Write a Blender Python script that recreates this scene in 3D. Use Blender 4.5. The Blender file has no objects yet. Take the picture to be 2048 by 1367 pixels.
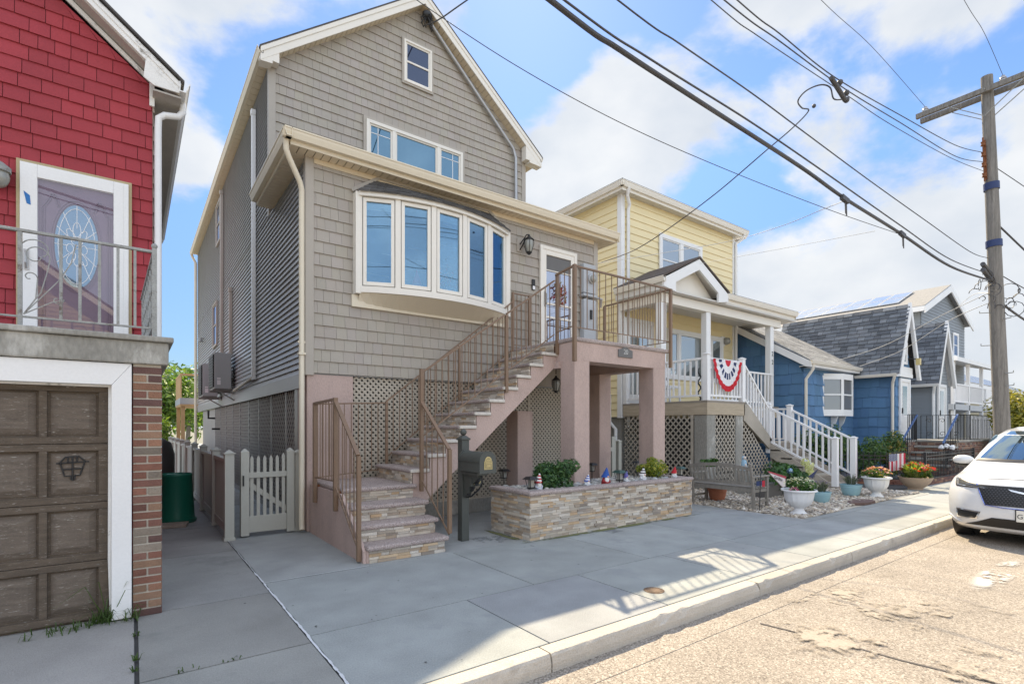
import bpy, bmesh, math, random
from mathutils import Vector
random.seed(11)
SC = bpy.context.scene
COL = SC.collection
R = math.radians
# ------------------------------------------------------------------ camera (eye level 1.6 m, yawed toward +X)
FPX, YH, YAW, EYE = 1036.0, 854.0, R(36.2), 1.6
SA, CA = math.sin(YAW), math.cos(YAW)
cam = bpy.data.cameras.new('camera'); co = bpy.data.objects.new('camera', cam); COL.objects.link(co)
co.location = (0, 0, EYE); co.rotation_euler = (R(90), 0, -YAW)
cam.sensor_width = 36; cam.lens = FPX / 2048 * 36
cam.shift_y = (YH - 683.5) / 2048
cam.clip_end = 3000; cam.clip_start = 0.05
SC.camera = co
def _ray(px, py):
    u = (px - 1024) / FPX; v = (YH - py) / FPX
    return (SA + u * CA, CA - u * SA, v)
def PY(px, py, y):            # measured photo point -> the world point on the wall plane Y = y
    d = _ray(px, py); t = y / d[1]; return Vector((d[0] * t, y, EYE + d[2] * t))
def PX(px, py, x):
    d = _ray(px, py); t = x / d[0]; return Vector((x, d[1] * t, EYE + d[2] * t))
def PZ(px, py, z=0.0):
    d = _ray(px, py); t = (z - EYE) / d[2]; return Vector((d[0] * t, d[1] * t, z))
# ------------------------------------------------------------------ materials
MATS = {}
def nt(m):
    m.use_nodes = True; t = m.node_tree; return t, t.nodes, t.links
def mat(name, col, rough=.65, var=.12, scale=2.5, fine=45, bump=.0, metal=0., attr=False, spec=.5, stain=None, stain_scale=1.2, stain_lo=.55, stretch=None, coat=0.):
    m = bpy.data.materials.new(name); t, N, L = nt(m)
    b = N['Principled BSDF']
    tc = N.new('ShaderNodeTexCoord'); src = tc.outputs['Object']
    if stretch:
        mp = N.new('ShaderNodeMapping'); mp.inputs['Scale'].default_value = stretch
        L.new(src, mp.inputs[0]); src = mp.outputs[0]
    n1 = N.new('ShaderNodeTexNoise'); n1.inputs['Scale'].default_value = scale; n1.inputs['Detail'].default_value = 6
    n2 = N.new('ShaderNodeTexNoise'); n2.inputs['Scale'].default_value = fine; n2.inputs['Detail'].default_value = 4
    L.new(src, n1.inputs['Vector']); L.new(src, n2.inputs['Vector'])
    ad = N.new('ShaderNodeMath'); ad.operation = 'ADD'; L.new(n1.outputs[0], ad.inputs[0]); L.new(n2.outputs[0], ad.inputs[1])
    mr = N.new('ShaderNodeMapRange'); mr.inputs[1].default_value = .6; mr.inputs[2].default_value = 1.4
    mr.inputs[3].default_value = 1 - var; mr.inputs[4].default_value = 1 + var
    L.new(ad.outputs[0], mr.inputs[0])
    sc = N.new('ShaderNodeVectorMath'); sc.operation = 'SCALE'; L.new(mr.outputs[0], sc.inputs['Scale'])
    base = None
    if attr:
        at = N.new('ShaderNodeAttribute'); at.attribute_name = 'Col'
        mu = N.new('ShaderNodeVectorMath'); mu.operation = 'MULTIPLY'; mu.inputs[1].default_value = col[:3]
        L.new(at.outputs['Color'], mu.inputs[0]); base = mu.outputs[0]
        L.new(base, sc.inputs[0])
    else:
        sc.inputs[0].default_value = col[:3]
    out = sc.outputs[0]
    if stain:
        n3 = N.new('ShaderNodeTexNoise'); n3.inputs['Scale'].default_value = stain_scale; n3.inputs['Detail'].default_value = 8; n3.inputs['Roughness'].default_value = .7
        L.new(src, n3.inputs['Vector'])
        rp = N.new('ShaderNodeMapRange'); rp.inputs[1].default_value = stain_lo; rp.inputs[2].default_value = stain_lo + .12
        L.new(n3.outputs[0], rp.inputs[0])
        mx = N.new('ShaderNodeMix'); mx.data_type = 'RGBA'; L.new(rp.outputs[0], mx.inputs['Factor'])
        L.new(out, mx.inputs['A']); mx.inputs['B'].default_value = (*stain, 1); out = mx.outputs['Result']
    L.new(out, b.inputs['Base Color'])
    b.inputs['Roughness'].default_value = rough; b.inputs['Metallic'].default_value = metal
    b.inputs['Specular IOR Level'].default_value = spec
    if coat: b.inputs['Coat Weight'].default_value = coat; b.inputs['Coat Roughness'].default_value = .05
    if bump:
        bp = N.new('ShaderNodeBump'); bp.inputs['Strength'].default_value = bump; bp.inputs['Distance'].default_value = .02
        L.new(ad.outputs[0], bp.inputs['Height']); L.new(bp.outputs[0], b.inputs['Normal'])
    MATS[name] = m; return m
def glass_mat(name, dark, tint=(.75, .85, .95), refl=.42, wav=0.):
    m = bpy.data.materials.new(name); t, N, L = nt(m); N.remove(N['Principled BSDF'])
    d = N.new('ShaderNodeBsdfDiffuse'); d.inputs[0].default_value = (*dark, 1)
    g = N.new('ShaderNodeBsdfGlossy'); g.inputs['Color'].default_value = (*tint, 1); g.inputs['Roughness'].default_value = .015
    f = N.new('ShaderNodeFresnel'); f.inputs[0].default_value = 1.6
    mr = N.new('ShaderNodeMapRange'); mr.inputs[1].default_value = .04; mr.inputs[2].default_value = .7; mr.inputs[3].default_value = refl; mr.inputs[4].default_value = .95
    L.new(f.outputs[0], mr.inputs[0])
    x = N.new('ShaderNodeMixShader'); L.new(mr.outputs[0], x.inputs[0]); L.new(d.outputs[0], x.inputs[1]); L.new(g.outputs[0], x.inputs[2])
    if wav:
        n = N.new('ShaderNodeTexNoise'); n.inputs['Scale'].default_value = 2.2; tc = N.new('ShaderNodeTexCoord'); L.new(tc.outputs['Object'], n.inputs['Vector'])
        bp = N.new('ShaderNodeBump'); bp.inputs['Strength'].default_value = wav; bp.inputs['Distance'].default_value = .01
        L.new(n.outputs[0], bp.inputs['Height']); L.new(bp.outputs[0], g.inputs['Normal'])
    L.new(x.outputs[0], N['Material Output'].inputs[0]); MATS[name] = m; return m
def leaf_mat(name, rough=.5, trans=.35):
    m = bpy.data.materials.new(name); t, N, L = nt(m); b = N['Principled BSDF']
    at = N.new('ShaderNodeAttribute'); at.attribute_name = 'Col'
    L.new(at.outputs['Color'], b.inputs['Base Color']); b.inputs['Roughness'].default_value = rough
    tr = N.new('ShaderNodeBsdfTranslucent'); s = N.new('ShaderNodeVectorMath'); s.operation = 'MULTIPLY'; s.inputs[1].default_value = (1.5, 1.5, .6)
    L.new(at.outputs['Color'], s.inputs[0]); L.new(s.outputs[0], tr.inputs[0])
    x = N.new('ShaderNodeMixShader'); x.inputs[0].default_value = trans; L.new(b.outputs[0], x.inputs[1]); L.new(tr.outputs[0], x.inputs[2])
    L.new(x.outputs[0], N['Material Output'].inputs[0]); MATS[name] = m; return m
def speckle_mat(name, base, specks, rough=.6, scale=160, bump=.3):
    m = bpy.data.materials.new(name); t, N, L = nt(m); b = N['Principled BSDF']
    tc = N.new('ShaderNodeTexCoord'); v = N.new('ShaderNodeTexVoronoi'); v.inputs['Scale'].default_value = scale
    L.new(tc.outputs['Object'], v.inputs['Vector'])
    sp = N.new('ShaderNodeSeparateColor'); L.new(v.outputs['Color'], sp.inputs[0])
    r = N.new('ShaderNodeValToRGB'); e = r.color_ramp.elements; r.color_ramp.interpolation = 'CONSTANT'
    cols = [base] + specks; e[0].color = (*cols[0], 1); e[1].position = .45; e[1].color = (*cols[1], 1)
    for i, c in enumerate(cols[2:]):
        q = e.new(.45 + .55 * (i + 1) / (len(cols) - 1)); q.color = (*c, 1)
    L.new(sp.outputs[0], r.inputs[0])
    n = N.new('ShaderNodeTexNoise'); n.inputs['Scale'].default_value = 1.7; n.inputs['Detail'].default_value = 6; L.new(tc.outputs['Object'], n.inputs['Vector'])
    mr = N.new('ShaderNodeMapRange'); mr.inputs[1].default_value = .3; mr.inputs[2].default_value = .7; mr.inputs[3].default_value = .85; mr.inputs[4].default_value = 1.12; L.new(n.outputs[0], mr.inputs[0])
    s = N.new('ShaderNodeVectorMath'); s.operation = 'SCALE'; L.new(r.outputs[0], s.inputs[0]); L.new(mr.outputs[0], s.inputs['Scale'])
    L.new(s.outputs[0], b.inputs['Base Color']); b.inputs['Roughness'].default_value = rough
    bp = N.new('ShaderNodeBump'); bp.inputs['Strength'].default_value = bump; bp.inputs['Distance'].default_value = .01
    L.new(sp.outputs[1], bp.inputs['Height']); L.new(bp.outputs[0], b.inputs['Normal'])
    MATS[name] = m; return m
# ------------------------------------------------------------------ mesh builder
OFF = {}
class MB:
    def __init__(s): s.v = []; s.f = []; s.k = []; s.c = (1, 1, 1)
    def add(s, vs, fs):
        i = len(s.v); s.v += [tuple(p) for p in vs]
        for f in fs: s.f.append(tuple(i + j for j in f)); s.k.append(s.c)
        return s
    def face(s, *p): return s.add(p, [tuple(range(len(p)))])
    def box(s, x0, x1, y0, y1, z0, z1):
        return s.add([(x0, y0, z0), (x1, y0, z0), (x1, y1, z0), (x0, y1, z0), (x0, y0, z1), (x1, y0, z1), (x1, y1, z1), (x0, y1, z1)],
                     [(3, 2, 1, 0), (4, 5, 6, 7), (0, 1, 5, 4), (1, 2, 6, 5), (2, 3, 7, 6), (3, 0, 4, 7)])
    def hexa(s, a, b):       # two quads of four points each
        return s.add(list(a) + list(b), [(3, 2, 1, 0), (4, 5, 6, 7), (0, 1, 5, 4), (1, 2, 6, 5), (2, 3, 7, 6), (3, 0, 4, 7)])
    def bar(s, p, q, w, h, up=(0, 0, 1)):
        p = Vector(p); q = Vector(q); d = (q - p).normalized(); up = Vector(up)
        if abs(d.dot(up)) > .99: up = Vector((0, 1, 0))
        a = d.cross(up).normalized() * w / 2; b = a.cross(d).normalized() * h / 2
        return s.hexa([p - a - b, p + a - b, p + a + b, p - a + b], [q - a - b, q + a - b, q + a + b, q - a + b])
    def tube(s, pts, r, n=8):
        pts = [Vector(p) for p in pts]; rs = r if isinstance(r, (list, tuple)) else [r] * len(pts)
        i0 = len(s.v); ref = None
        for i, p in enumerate(pts):
            d = (pts[min(i + 1, len(pts) - 1)] - pts[max(i - 1, 0)]).normalized()
            if ref is None: ref = Vector((0, 0, 1)) if abs(d.z) < .9 else Vector((1, 0, 0))
            a = (ref - d * ref.dot(d)).normalized(); b = d.cross(a); ref = a
            for j in range(n):
                t = 2 * math.pi * j / n; s.v.append(tuple(p + (a * math.cos(t) + b * math.sin(t)) * rs[i]))
        for i in range(len(pts) - 1):
            for j in range(n):
                q = i0 + i * n; s.f.append((q + j, q + (j + 1) % n, q + n + (j + 1) % n, q + n + j)); s.k.append(s.c)
        s.f.append(tuple(i0 + j for j in range(n - 1, -1, -1))); s.k.append(s.c)
        s.f.append(tuple(i0 + (len(pts) - 1) * n + j for j in range(n))); s.k.append(s.c)
        return s
    def lathe(s, prof, c=(0, 0, 0), n=24, flute=0, fl_n=16, fl_rng=None):
        i0 = len(s.v); m = len(prof)
        for r, z in prof:
            for j in range(n):
                t = 2 * math.pi * j / n; rr = r
                if flute and fl_rng[0] <= z <= fl_rng[1]: rr = r * (1 - flute * abs(math.sin(t * fl_n / 2)))
                s.v.append((c[0] + rr * math.cos(t), c[1] + rr * math.sin(t), c[2] + z))
        for i in range(m - 1):
            for j in range(n):
                q = i0 + i * n; s.f.append((q + j, q + (j + 1) % n, q + n + (j + 1) % n, q + n + j)); s.k.append(s.c)
        s.f.append(tuple(i0 + j for j in range(n - 1, -1, -1))); s.k.append(s.c)
        s.f.append(tuple(i0 + (m - 1) * n + j for j in range(n))); s.k.append(s.c)
        return s
    def ball(s, c, r, n=10, m=7, jit=0.):
        if not isinstance(r, (tuple, list)): r = (r, r, r)
        i0 = len(s.v)
        for i in range(1, m):
            a = math.pi * i / m
            for j in range(n):
                t = 2 * math.pi * j / n; k = 1 + random.uniform(-jit, jit)
                s.v.append((c[0] + r[0] * k * math.sin(a) * math.cos(t), c[1] + r[1] * k * math.sin(a) * math.sin(t), c[2] + r[2] * k * math.cos(a)))
        top = len(s.v); s.v.append((c[0], c[1], c[2] + r[2])); bot = top + 1; s.v.append((c[0], c[1], c[2] - r[2]))
        for i in range(m - 2):
            for j in range(n):
                q = i0 + i * n; s.f.append((q + j, q + n + j, q + n + (j + 1) % n, q + (j + 1) % n)); s.k.append(s.c)
        for j in range(n):
            s.f.append((top, i0 + j, i0 + (j + 1) % n)); s.k.append(s.c)
            q = i0 + (m - 2) * n; s.f.append((bot, q + (j + 1) % n, q + j)); s.k.append(s.c)
        return s
    def prism(s, pts, d):    # planar polygon extruded along d
        pts = [Vector(p) for p in pts]; d = Vector(d); n = len(pts)
        return s.add(pts + [p + d for p in pts], [tuple(range(n - 1, -1, -1)), tuple(range(n, 2 * n))] + [(i, (i + 1) % n, n + (i + 1) % n, n + i) for i in range(n)])
    def build_each(s, name, m, parent=None, **kw):      # one object per separate piece
        par = list(range(len(s.v)))
        def fd(i):
            while par[i] != i: par[i] = par[par[i]]; i = par[i]
            return i
        for f in s.f:
            for j in f[1:]: par[fd(j)] = fd(f[0])
        grp = {}
        for f, k in zip(s.f, s.k): grp.setdefault(fd(f[0]), []).append((f, k))
        out = []
        for fs in grp.values():
            m2 = MB(); ids = sorted({j for f, k in fs for j in f}); mp = {j: i for i, j in enumerate(ids)}; m2.v = [s.v[j] for j in ids]; m2.f = [tuple(mp[j] for j in f) for f, k in fs]; m2.k = [k for f, k in fs]
            out.append(m2.build(name, m, parent, **kw))
        return out
    def build(s, name, m, parent=None, smooth=None, bevel=0, loc=None):
        me = bpy.data.meshes.new(name)
        o = bpy.data.objects.new(name, me)
        off = Vector((0, 0, 0))
        if parent is not None: off = OFF[parent.name]
        if loc is not None and parent is None: off = Vector(loc)
        me.from_pydata([(v[0] - off.x, v[1] - off.y, v[2] - off.z) for v in s.v], [], s.f)
        if any(k != (1, 1, 1) for k in s.k):
            a = me.color_attributes.new('Col', 'FLOAT_COLOR', 'CORNER'); buf = []
            for p, k in zip(s.f, s.k): buf += [k[0], k[1], k[2], 1.] * len(p)
            a.data.foreach_set('color', buf)
        elif m and any(n.type == 'ATTRIBUTE' for n in m.node_tree.nodes):
            a = me.color_attributes.new('Col', 'FLOAT_COLOR', 'CORNER'); a.data.foreach_set('color', [1.] * (4 * len(me.loops)))
        if m: me.materials.append(m)
        bm = bmesh.new(); bm.from_mesh(me); bmesh.ops.recalc_face_normals(bm, faces=bm.faces); bm.to_mesh(me); bm.free()
        if smooth:
            me.polygons.foreach_set('use_smooth', [True] * len(me.polygons)); me.set_sharp_from_angle(angle=R(smooth))
        COL.objects.link(o)
        if parent is not None: o.parent = parent
        elif loc is not None: o.location = loc
        OFF[o.name] = off
        if bevel:
            b = o.modifiers.new('bevel', 'BEVEL'); b.width = bevel; b.segments = 2; b.limit_method = 'ANGLE'; b.angle_limit = R(40)
        return o
def tag(o, label=None, cat=None, group=None, kind=None):
    if label: o['label'] = label
    if cat: o['category'] = cat
    if group: o['group'] = group
    if kind: o['kind'] = kind
    return o
def thing(name, label, cat, loc=(0, 0, 0), group=None):
    o = bpy.data.objects.new(name, None); COL.objects.link(o); o.location = loc; OFF[o.name] = Vector(loc); o.empty_display_size = .2
    return tag(o, label, cat, group)
def kids(o): return [c for c in bpy.data.objects if c.parent == o]
def copy_tree(o, parent=None):
    ch = kids(o); c = o.copy(); COL.objects.link(c); c.parent = parent
    for k in ch: copy_tree(k, c)
    return c
def text(name, s, size, m, parent, loc, rot, depth=.003, shear=0., align='CENTER'):
    cu = bpy.data.curves.new(name, 'FONT'); cu.body = s; cu.size = size; cu.extrude = depth; cu.shear = shear; cu.align_x = align; cu.align_y = 'CENTER'
    t = bpy.data.objects.new(name + '_src', cu); COL.objects.link(t)
    dg = bpy.context.evaluated_depsgraph_get(); dg.update()
    me = bpy.data.meshes.new_from_object(t.evaluated_get(dg)); bpy.data.objects.remove(t)
    o = bpy.data.objects.new(name, me); me.materials.clear(); me.materials.append(m); COL.objects.link(o); o.parent = parent
    off = OFF[parent.name] if parent else Vector((0, 0, 0))
    o.location = Vector(loc) - off; o.rotation_euler = rot; OFF[o.name] = off; return o
# ------------------------------------------------------------------ wall claddings. fr(u, z, d) -> world point; d = distance out of the wall
def span(poly, z):
    xs = []
    for i in range(len(poly)):
        (a, b), (c, d) = poly[i], poly[(i + 1) % len(poly)]
        if (b - z) * (d - z) <= 0 and abs(b - d) > 1e-6: xs.append(a + (c - a) * (z - b) / (d - b))
    return (min(xs), max(xs)) if len(xs) >= 2 else None
def frY(y, sgn=-1): return lambda u, z, d: (u, y + sgn * d, z)
def frX(x, sgn=-1): return lambda u, z, d: (x + sgn * d, u, z)
def lap(mb, fr, poly, h, d=.016, skew=.0):
    z0 = min(p[1] for p in poly); z1 = max(p[1] for p in poly); z = z0
    while z < z1 - .005:
        zt = min(z + h, z1); a = span(poly, z + 1e-4); b = span(poly, zt - 1e-4)
        if a and b:
            mb.face(fr(a[0], z, d), fr(a[1], z, d), fr(b[1], zt, skew), fr(b[0], zt, skew))
            mb.face(fr(a[0], z, 0), fr(a[1], z, 0), fr(a[1], z, d), fr(a[0], z, d))
        z = zt
    return mb
def shakes(mb, fr, poly, h, wlo=.1, whi=.22, d=.018, gap=.005, tint=.07, jag=.0, drop=None):
    z0 = min(p[1] for p in poly); z1 = max(p[1] for p in poly); z = z0
    while z < z1 - .01:
        zt = min(z + h, z1); a = span(poly, z + 1e-4); b = span(poly, zt - 1e-4)
        if a and b:
            lo, hi = min(a[0], b[0]), max(a[1], b[1]); u = lo - random.uniform(0, whi)
            while u < hi:
                w = random.uniform(wlo, whi); u0, u1 = u, u + w - gap; u += w
                def cl(x, s): return max(s[0], min(s[1], x))
                q0, q1, p0, p1 = cl(u0, a), cl(u1, a), cl(u0, b), cl(u1, b)
                if q1 - q0 < .004 and p1 - p0 < .004: continue
                t = 1 + random.uniform(-tint, tint); mb.c = (t, t * random.uniform(.985, 1.015), t * random.uniform(.97, 1.03))
                dd = d * random.uniform(.85, 1.1); zb = z - (random.uniform(0, jag) if jag else 0)
                B = [fr(q0, zb, dd), fr(q1, zb, dd), fr(p1, zt, .004), fr(p0, zt, .004)]; A = [fr(q0, zb, 0), fr(q1, zb, 0), fr(p1, zt, 0), fr(p0, zt, 0)]
                mb.add(A + B, [(4, 5, 6, 7), (0, 1, 5, 4), (1, 2, 6, 5), (3, 0, 4, 7)])
            mb.c = (.35, .35, .35)
            mb.face(fr(a[0], z, 0), fr(a[1], z, 0), fr(b[1], zt, 0), fr(b[0], zt, 0))
        z = zt
    mb.c = (1, 1, 1); return mb
def slabbox(mb, x0, x1, y0, y1, z0, z1):
    t = random.uniform(.94, 1.05); mb.c = (t, t * random.uniform(.985, 1.01), t * random.uniform(.96, 1.02)); mb.box(x0, x1, y0, y1, z0, z1); mb.c = (1, 1, 1)
def blocks(mb, fr, u0, u1, z0, z1, h, wlo, whi, pal, d=.03, dj=.02, gap=.004, hj=0.):
    z = z0; 
    while z < z1 - .008:
        zt = min(z + h * (1 + random.uniform(-hj, hj)), z1)
        if z1 - zt < h * .4: zt = z1
        u = u0
        while u < u1 - .004:
            w = random.uniform(wlo, whi); e = min(u + w, u1)
            if u1 - e < wlo * .5: e = u1
            c = random.choice(pal); t = random.uniform(.82, 1.15); mb.c = tuple(max(0, x * t) for x in c)
            dd = d + random.uniform(-dj, dj); g = gap / 2; k = lambda: random.uniform(-.002, .002)
            A = [fr(u + g, z + g, 0), fr(e - g, z + g, 0), fr(e - g, zt - g, 0), fr(u + g, zt - g, 0)]
            B = [fr(u + g, z + g, dd + k()), fr(e - g, z + g, dd + k()), fr(e - g, zt - g, dd + k()), fr(u + g, zt - g, dd + k())]
            mb.add(A + B, [(4, 5, 6, 7), (0, 1, 5, 4), (1, 2, 6, 5), (2, 3, 7, 6), (3, 0, 4, 7)])
            u = e
        z = zt
    mb.c = (1, 1, 1); return mb
def lattice(mb, fr, poly, pitch=.075, w=.03, t=.006, layers=(0., .007)):
    # diagonal slats clipped to the convex polygon
    def clip(p, d):
        t0, t1 = -1e9, 1e9; n = len(poly)
        cx = sum(q[0] for q in poly) / n; cz = sum(q[1] for q in poly) / n
        for i in range(n):
            a, b = poly[i], poly[(i + 1) % n]; nx, nz = -(b[1] - a[1]), b[0] - a[0]
            if nx * (cx - a[0]) + nz * (cz - a[1]) < 0: nx, nz = -nx, -nz
            den = nx * d[0] + nz * d[1]; num = nx * (p[0] - a[0]) + nz * (p[1] - a[1])
            if abs(den) < 1e-9:
                if num < 0: return None
                continue
            q = -num / den
            if den > 0: t0 = max(t0, q)
            else: t1 = min(t1, q)
        return (t0, t1) if t1 - t0 > .01 else None
    us = [p[0] for p in poly]; zs = [p[1] for p in poly]; L = (max(us) - min(us)) + (max(zs) - min(zs)); r2 = math.sqrt(.5)
    for k, sg in enumerate((1, -1)):
        d = (r2, sg * r2); nrm = (-sg * r2, r2); n = int(L / pitch) + 2
        for i in range(-n, n):
            p = (us[0] + nrm[0] * i * pitch, zs[0] + nrm[1] * i * pitch); c = clip(p, d)
            if not c: continue
            a = (p[0] + d[0] * c[0], p[1] + d[1] * c[0]); b = (p[0] + d[0] * c[1], p[1] + d[1] * c[1]); h = (nrm[0] * w / 2, nrm[1] * w / 2); y = layers[k]
            q = [(a[0] - h[0], a[1] - h[1]), (b[0] - h[0], b[1] - h[1]), (b[0] + h[0], b[1] + h[1]), (a[0] + h[0], a[1] + h[1])]
            mb.hexa([fr(u, z, y) for u, z in q], [fr(u, z, y + t) for u, z in q])
    return mb
def leafcloud(mb, c, r, n, size, pal, clumps=9, flat=.0, up=.3, squeeze=.55):
    # leaves scattered through lumpy clumps inside an ellipsoid
    cl = []
    for i in range(clumps):
        while True:
            p = Vector([random.uniform(-1, 1) for _ in range(3)])
            if .25 < p.length < 1: break
        cl.append((Vector((c[0] + p.x * r[0] * .72, c[1] + p.y * r[1] * .72, c[2] + p.z * r[2] * .72)), random.uniform(.3, .55)))
    for i in range(n):
        ce, k = random.choice(cl); 
        while True:
            q = Vector([random.uniform(-1, 1) for _ in range(3)])
            if q.length < 1: break
        q = q.normalized() * (q.length ** squeeze)
        p = ce + Vector((q.x * r[0] * k, q.y * r[1] * k, q.z * r[2] * k))
        if p.z < c[2] - r[2]: continue
        d = (q + Vector((random.uniform(-1, 1), random.uniform(-1, 1), random.uniform(-.6, 1) + up))).normalized()
        s = size * random.uniform(.6, 1.3); a = d.orthogonal().normalized()
        a.rotate(__import__('mathutils').Quaternion(d, random.uniform(0, 6.28))); b = d.cross(a)
        col = random.choice(pal); t = random.uniform(.7, 1.25); mb.c = (col[0] * t, col[1] * t, col[2] * t)
        l = a * s; w = b * s * .42
        mb.add([p - l, p + w + d * s * .12, p + l, p - w + d * s * .12], [(0, 1, 2), (0, 2, 3)])
    mb.c = (1, 1, 1); return mb
def gutter(mb, p, q, out, w=.11, h=.11):
    # K-style gutter from p to q (outer top edge line), out = unit vector away from the wall
    p = Vector(p); q = Vector(q); o = Vector(out); z = Vector((0, 0, 1))
    prof = [(0, 0), (0, -.02), (-.012, -.028), (-.018, -.06), (-.045, -h), (-w, -h), (-w, 0), (-w + .008, 0), (-w + .008, -h + .012), (-.05, -h + .012), (-.03, -.05), (-.012, -.012), (-.012, 0)]
    n = len(prof); A = [p + o * a + z * b for a, b in prof]; B = [q + o * a + z * b for a, b in prof]
    mb.add(A + B, [(i, (i + 1) % n, n + (i + 1) % n, n + i) for i in range(n)] + [tuple(range(n)), tuple(range(2 * n - 1, n - 1, -1))])
    return mb
# ------------------------------------------------------------------ material library
mat('concrete_left', (.275, .275, .26), .9, .28, 1.4, 130, .35, stain=(.20, .205, .195), stain_scale=.8, stain_lo=.54, attr=True)
mat('concrete_grey', (.30, .315, .315), .88, .26, 2.1, 90, .25, stain=(.27, .285, .285), stain_scale=1.3, stain_lo=.56, attr=True)
mat('concrete_warm', (.46, .42, .36), .9, .2, 1.6, 70, .5, stain=(.36, .33, .29), stain_scale=1.6, stain_lo=.57, attr=True)
mat('concrete_rough', (.32, .31, .295), .9, .22, 1.6, 120, .4, stain=(.2, .2, .2), stain_scale=.7, stain_lo=.6)
mat('concrete_old', (.30, .29, .26), .9, .3, 2.2, 40, .3, stain=(.55, .54, .5), stain_scale=2.2, stain_lo=.55, stretch=(1, 1, .45))
mat('joint_dark', (.07, .07, .07), .95, .2)
mat('caulk', (.62, .64, .66), .6, .08)
mat('pink_stucco', (.49, .37, .325), .88, .18, 2.6, 60, .35, stretch=(1, 1, .45), stain=(.42, .32, .28), stain_scale=1.8, stain_lo=.55)
mat('taupe_shake', (.39, .352, .302), .7, .07, 2., 60, .08, attr=True)
mat('taupe_siding', (.335, .335, .335), .35, .07, 1.5, 60, .03)  # greyer than the shakes: the blue sky's reflection is put into this colour
mat('taupe_trim', (.42, .38, .325), .55, .06, 2., 60)
mat('cream', (.74, .665, .52), .5, .05, 1.2, 50)
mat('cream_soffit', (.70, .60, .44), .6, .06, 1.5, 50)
mat('cream_white', (.80, .76, .68), .4, .04, 1.2, 50)
mat('white_paint', (.80, .80, .79), .45, .05, 1.5, 50)
mat('white_vinyl', (.82, .82, .82), .35, .03, 1.5, 50)
mat('peeling_white', (.78, .77, .74), .6, .08, 2., 60, .1, stain=(.20, .18, .155), stain_scale=5., stain_lo=.56, stretch=(1, 1, 1))
mat('roof_dark', (.085, .08, .078), .9, .25, 6, 150, .5)
mat('roof_shingle', (1., 1., 1.), .9, .2, 6, 160, .5, attr=True)
mat('shade_black', (.035, .035, .035), .95, .2)
mat('lattice_tan', (.47, .42, .34), .6, .08, 2., 60)
mat('lattice_grey', (.36, .34, .31), .6, .08, 2., 60)
mat('teak_grey', (.37, .345, .31), .85, .22, 3., 50, .25, stretch=(1, 6, 1))
mat('rim_wood', (.43, .36, .265), .85, .25, 3., 50, .2, stretch=(1, 1, 7))
mat('lattice_wood', (.40, .36, .30), .85, .22, 3., 60, .15)
mat('iron_brown', (.21, .135, .085), .5, .12, 3., 60, .05, stain=(.22, .10, .045), stain_scale=3.5, stain_lo=.62)
mat('iron_black', (.02, .021, .023), .45, .2)
mat('iron_worn', (.30, .31, .30), .6, .3, 8., 80, .1, stain=(.12, .09, .07), stain_scale=9, stain_lo=.56)
mat('ledge', (1., 1., 1.), .85, .16, 9., 90, .5, attr=True)
mat('brick', (1., 1., 1.), .9, .2, 9., 90, .4, attr=True)
mat('mortar', (.50, .46, .39), .95, .12, 4., 90, .3)
speckle_mat('granite', (.42, .34, .31), [(.30, .23, .21), (.52, .46, .43), (.12, .10, .10)], .7, 190, .25)
mat('tread_end', (.60, .56, .50), .85, .2, 12., 90, .3, stain=(.36, .3, .24), stain_scale=9, stain_lo=.6)
speckle_mat('asphalt', (.275, .24, .20), [(.33, .29, .245), (.43, .385, .33), (.18, .155, .13)], .95, 95, .5)
mat('asphalt_worn', (.48, .43, .37), .95, .15, 6., 90, .4)
mat('metal_grey', (.42, .44, .46), .45, .06, 2., 40, metal=.0)
mat('ac_grey', (.40, .43, .43), .45, .05, 2., 40)
mat('black_plastic', (.018, .018, .018), .5, .15)
mat('mailbox_green', (.068, .074, .066), .45, .12, 4., 60, .03)
mat('gold', (.62, .50, .22), .45, .15, 8., 60)
mat('steel_pipe', (.42, .42, .42), .4, .1, 3., 50, metal=.6)
mat('pvc_fence', (.45, .45, .40), .5, .05, 1.5, 50)
mat('bin_green', (.006, .12, .075), .4, .12, 2., 60, .03)
mat('wood_old', (.27, .235, .195), .85, .25, 3., 50, .25, stretch=(1, 1, 6))
mat('wood_board', (.30, .24, .19), .85, .22, 3., 50, .2, stretch=(5, 1, 1))
mat('wood_tan', (.52, .34, .17), .75, .14, 3., 50, .1)
mat('plaque_grey', (.13, .125, .12), .5, .1)
glass_mat('glass_blue', (.03, .075, .11), (.42, .66, .84), .26, .03)
glass_mat('glass_dark', (.02, .024, .045), (.6, .72, .95), .09, .03)
glass_mat('glass_door', (.05, .035, .05), (.8, .86, .98), .34, .05)
glass_mat('glass_grey', (.16, .18, .18), (.8, .88, .95), .30, .05)
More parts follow.
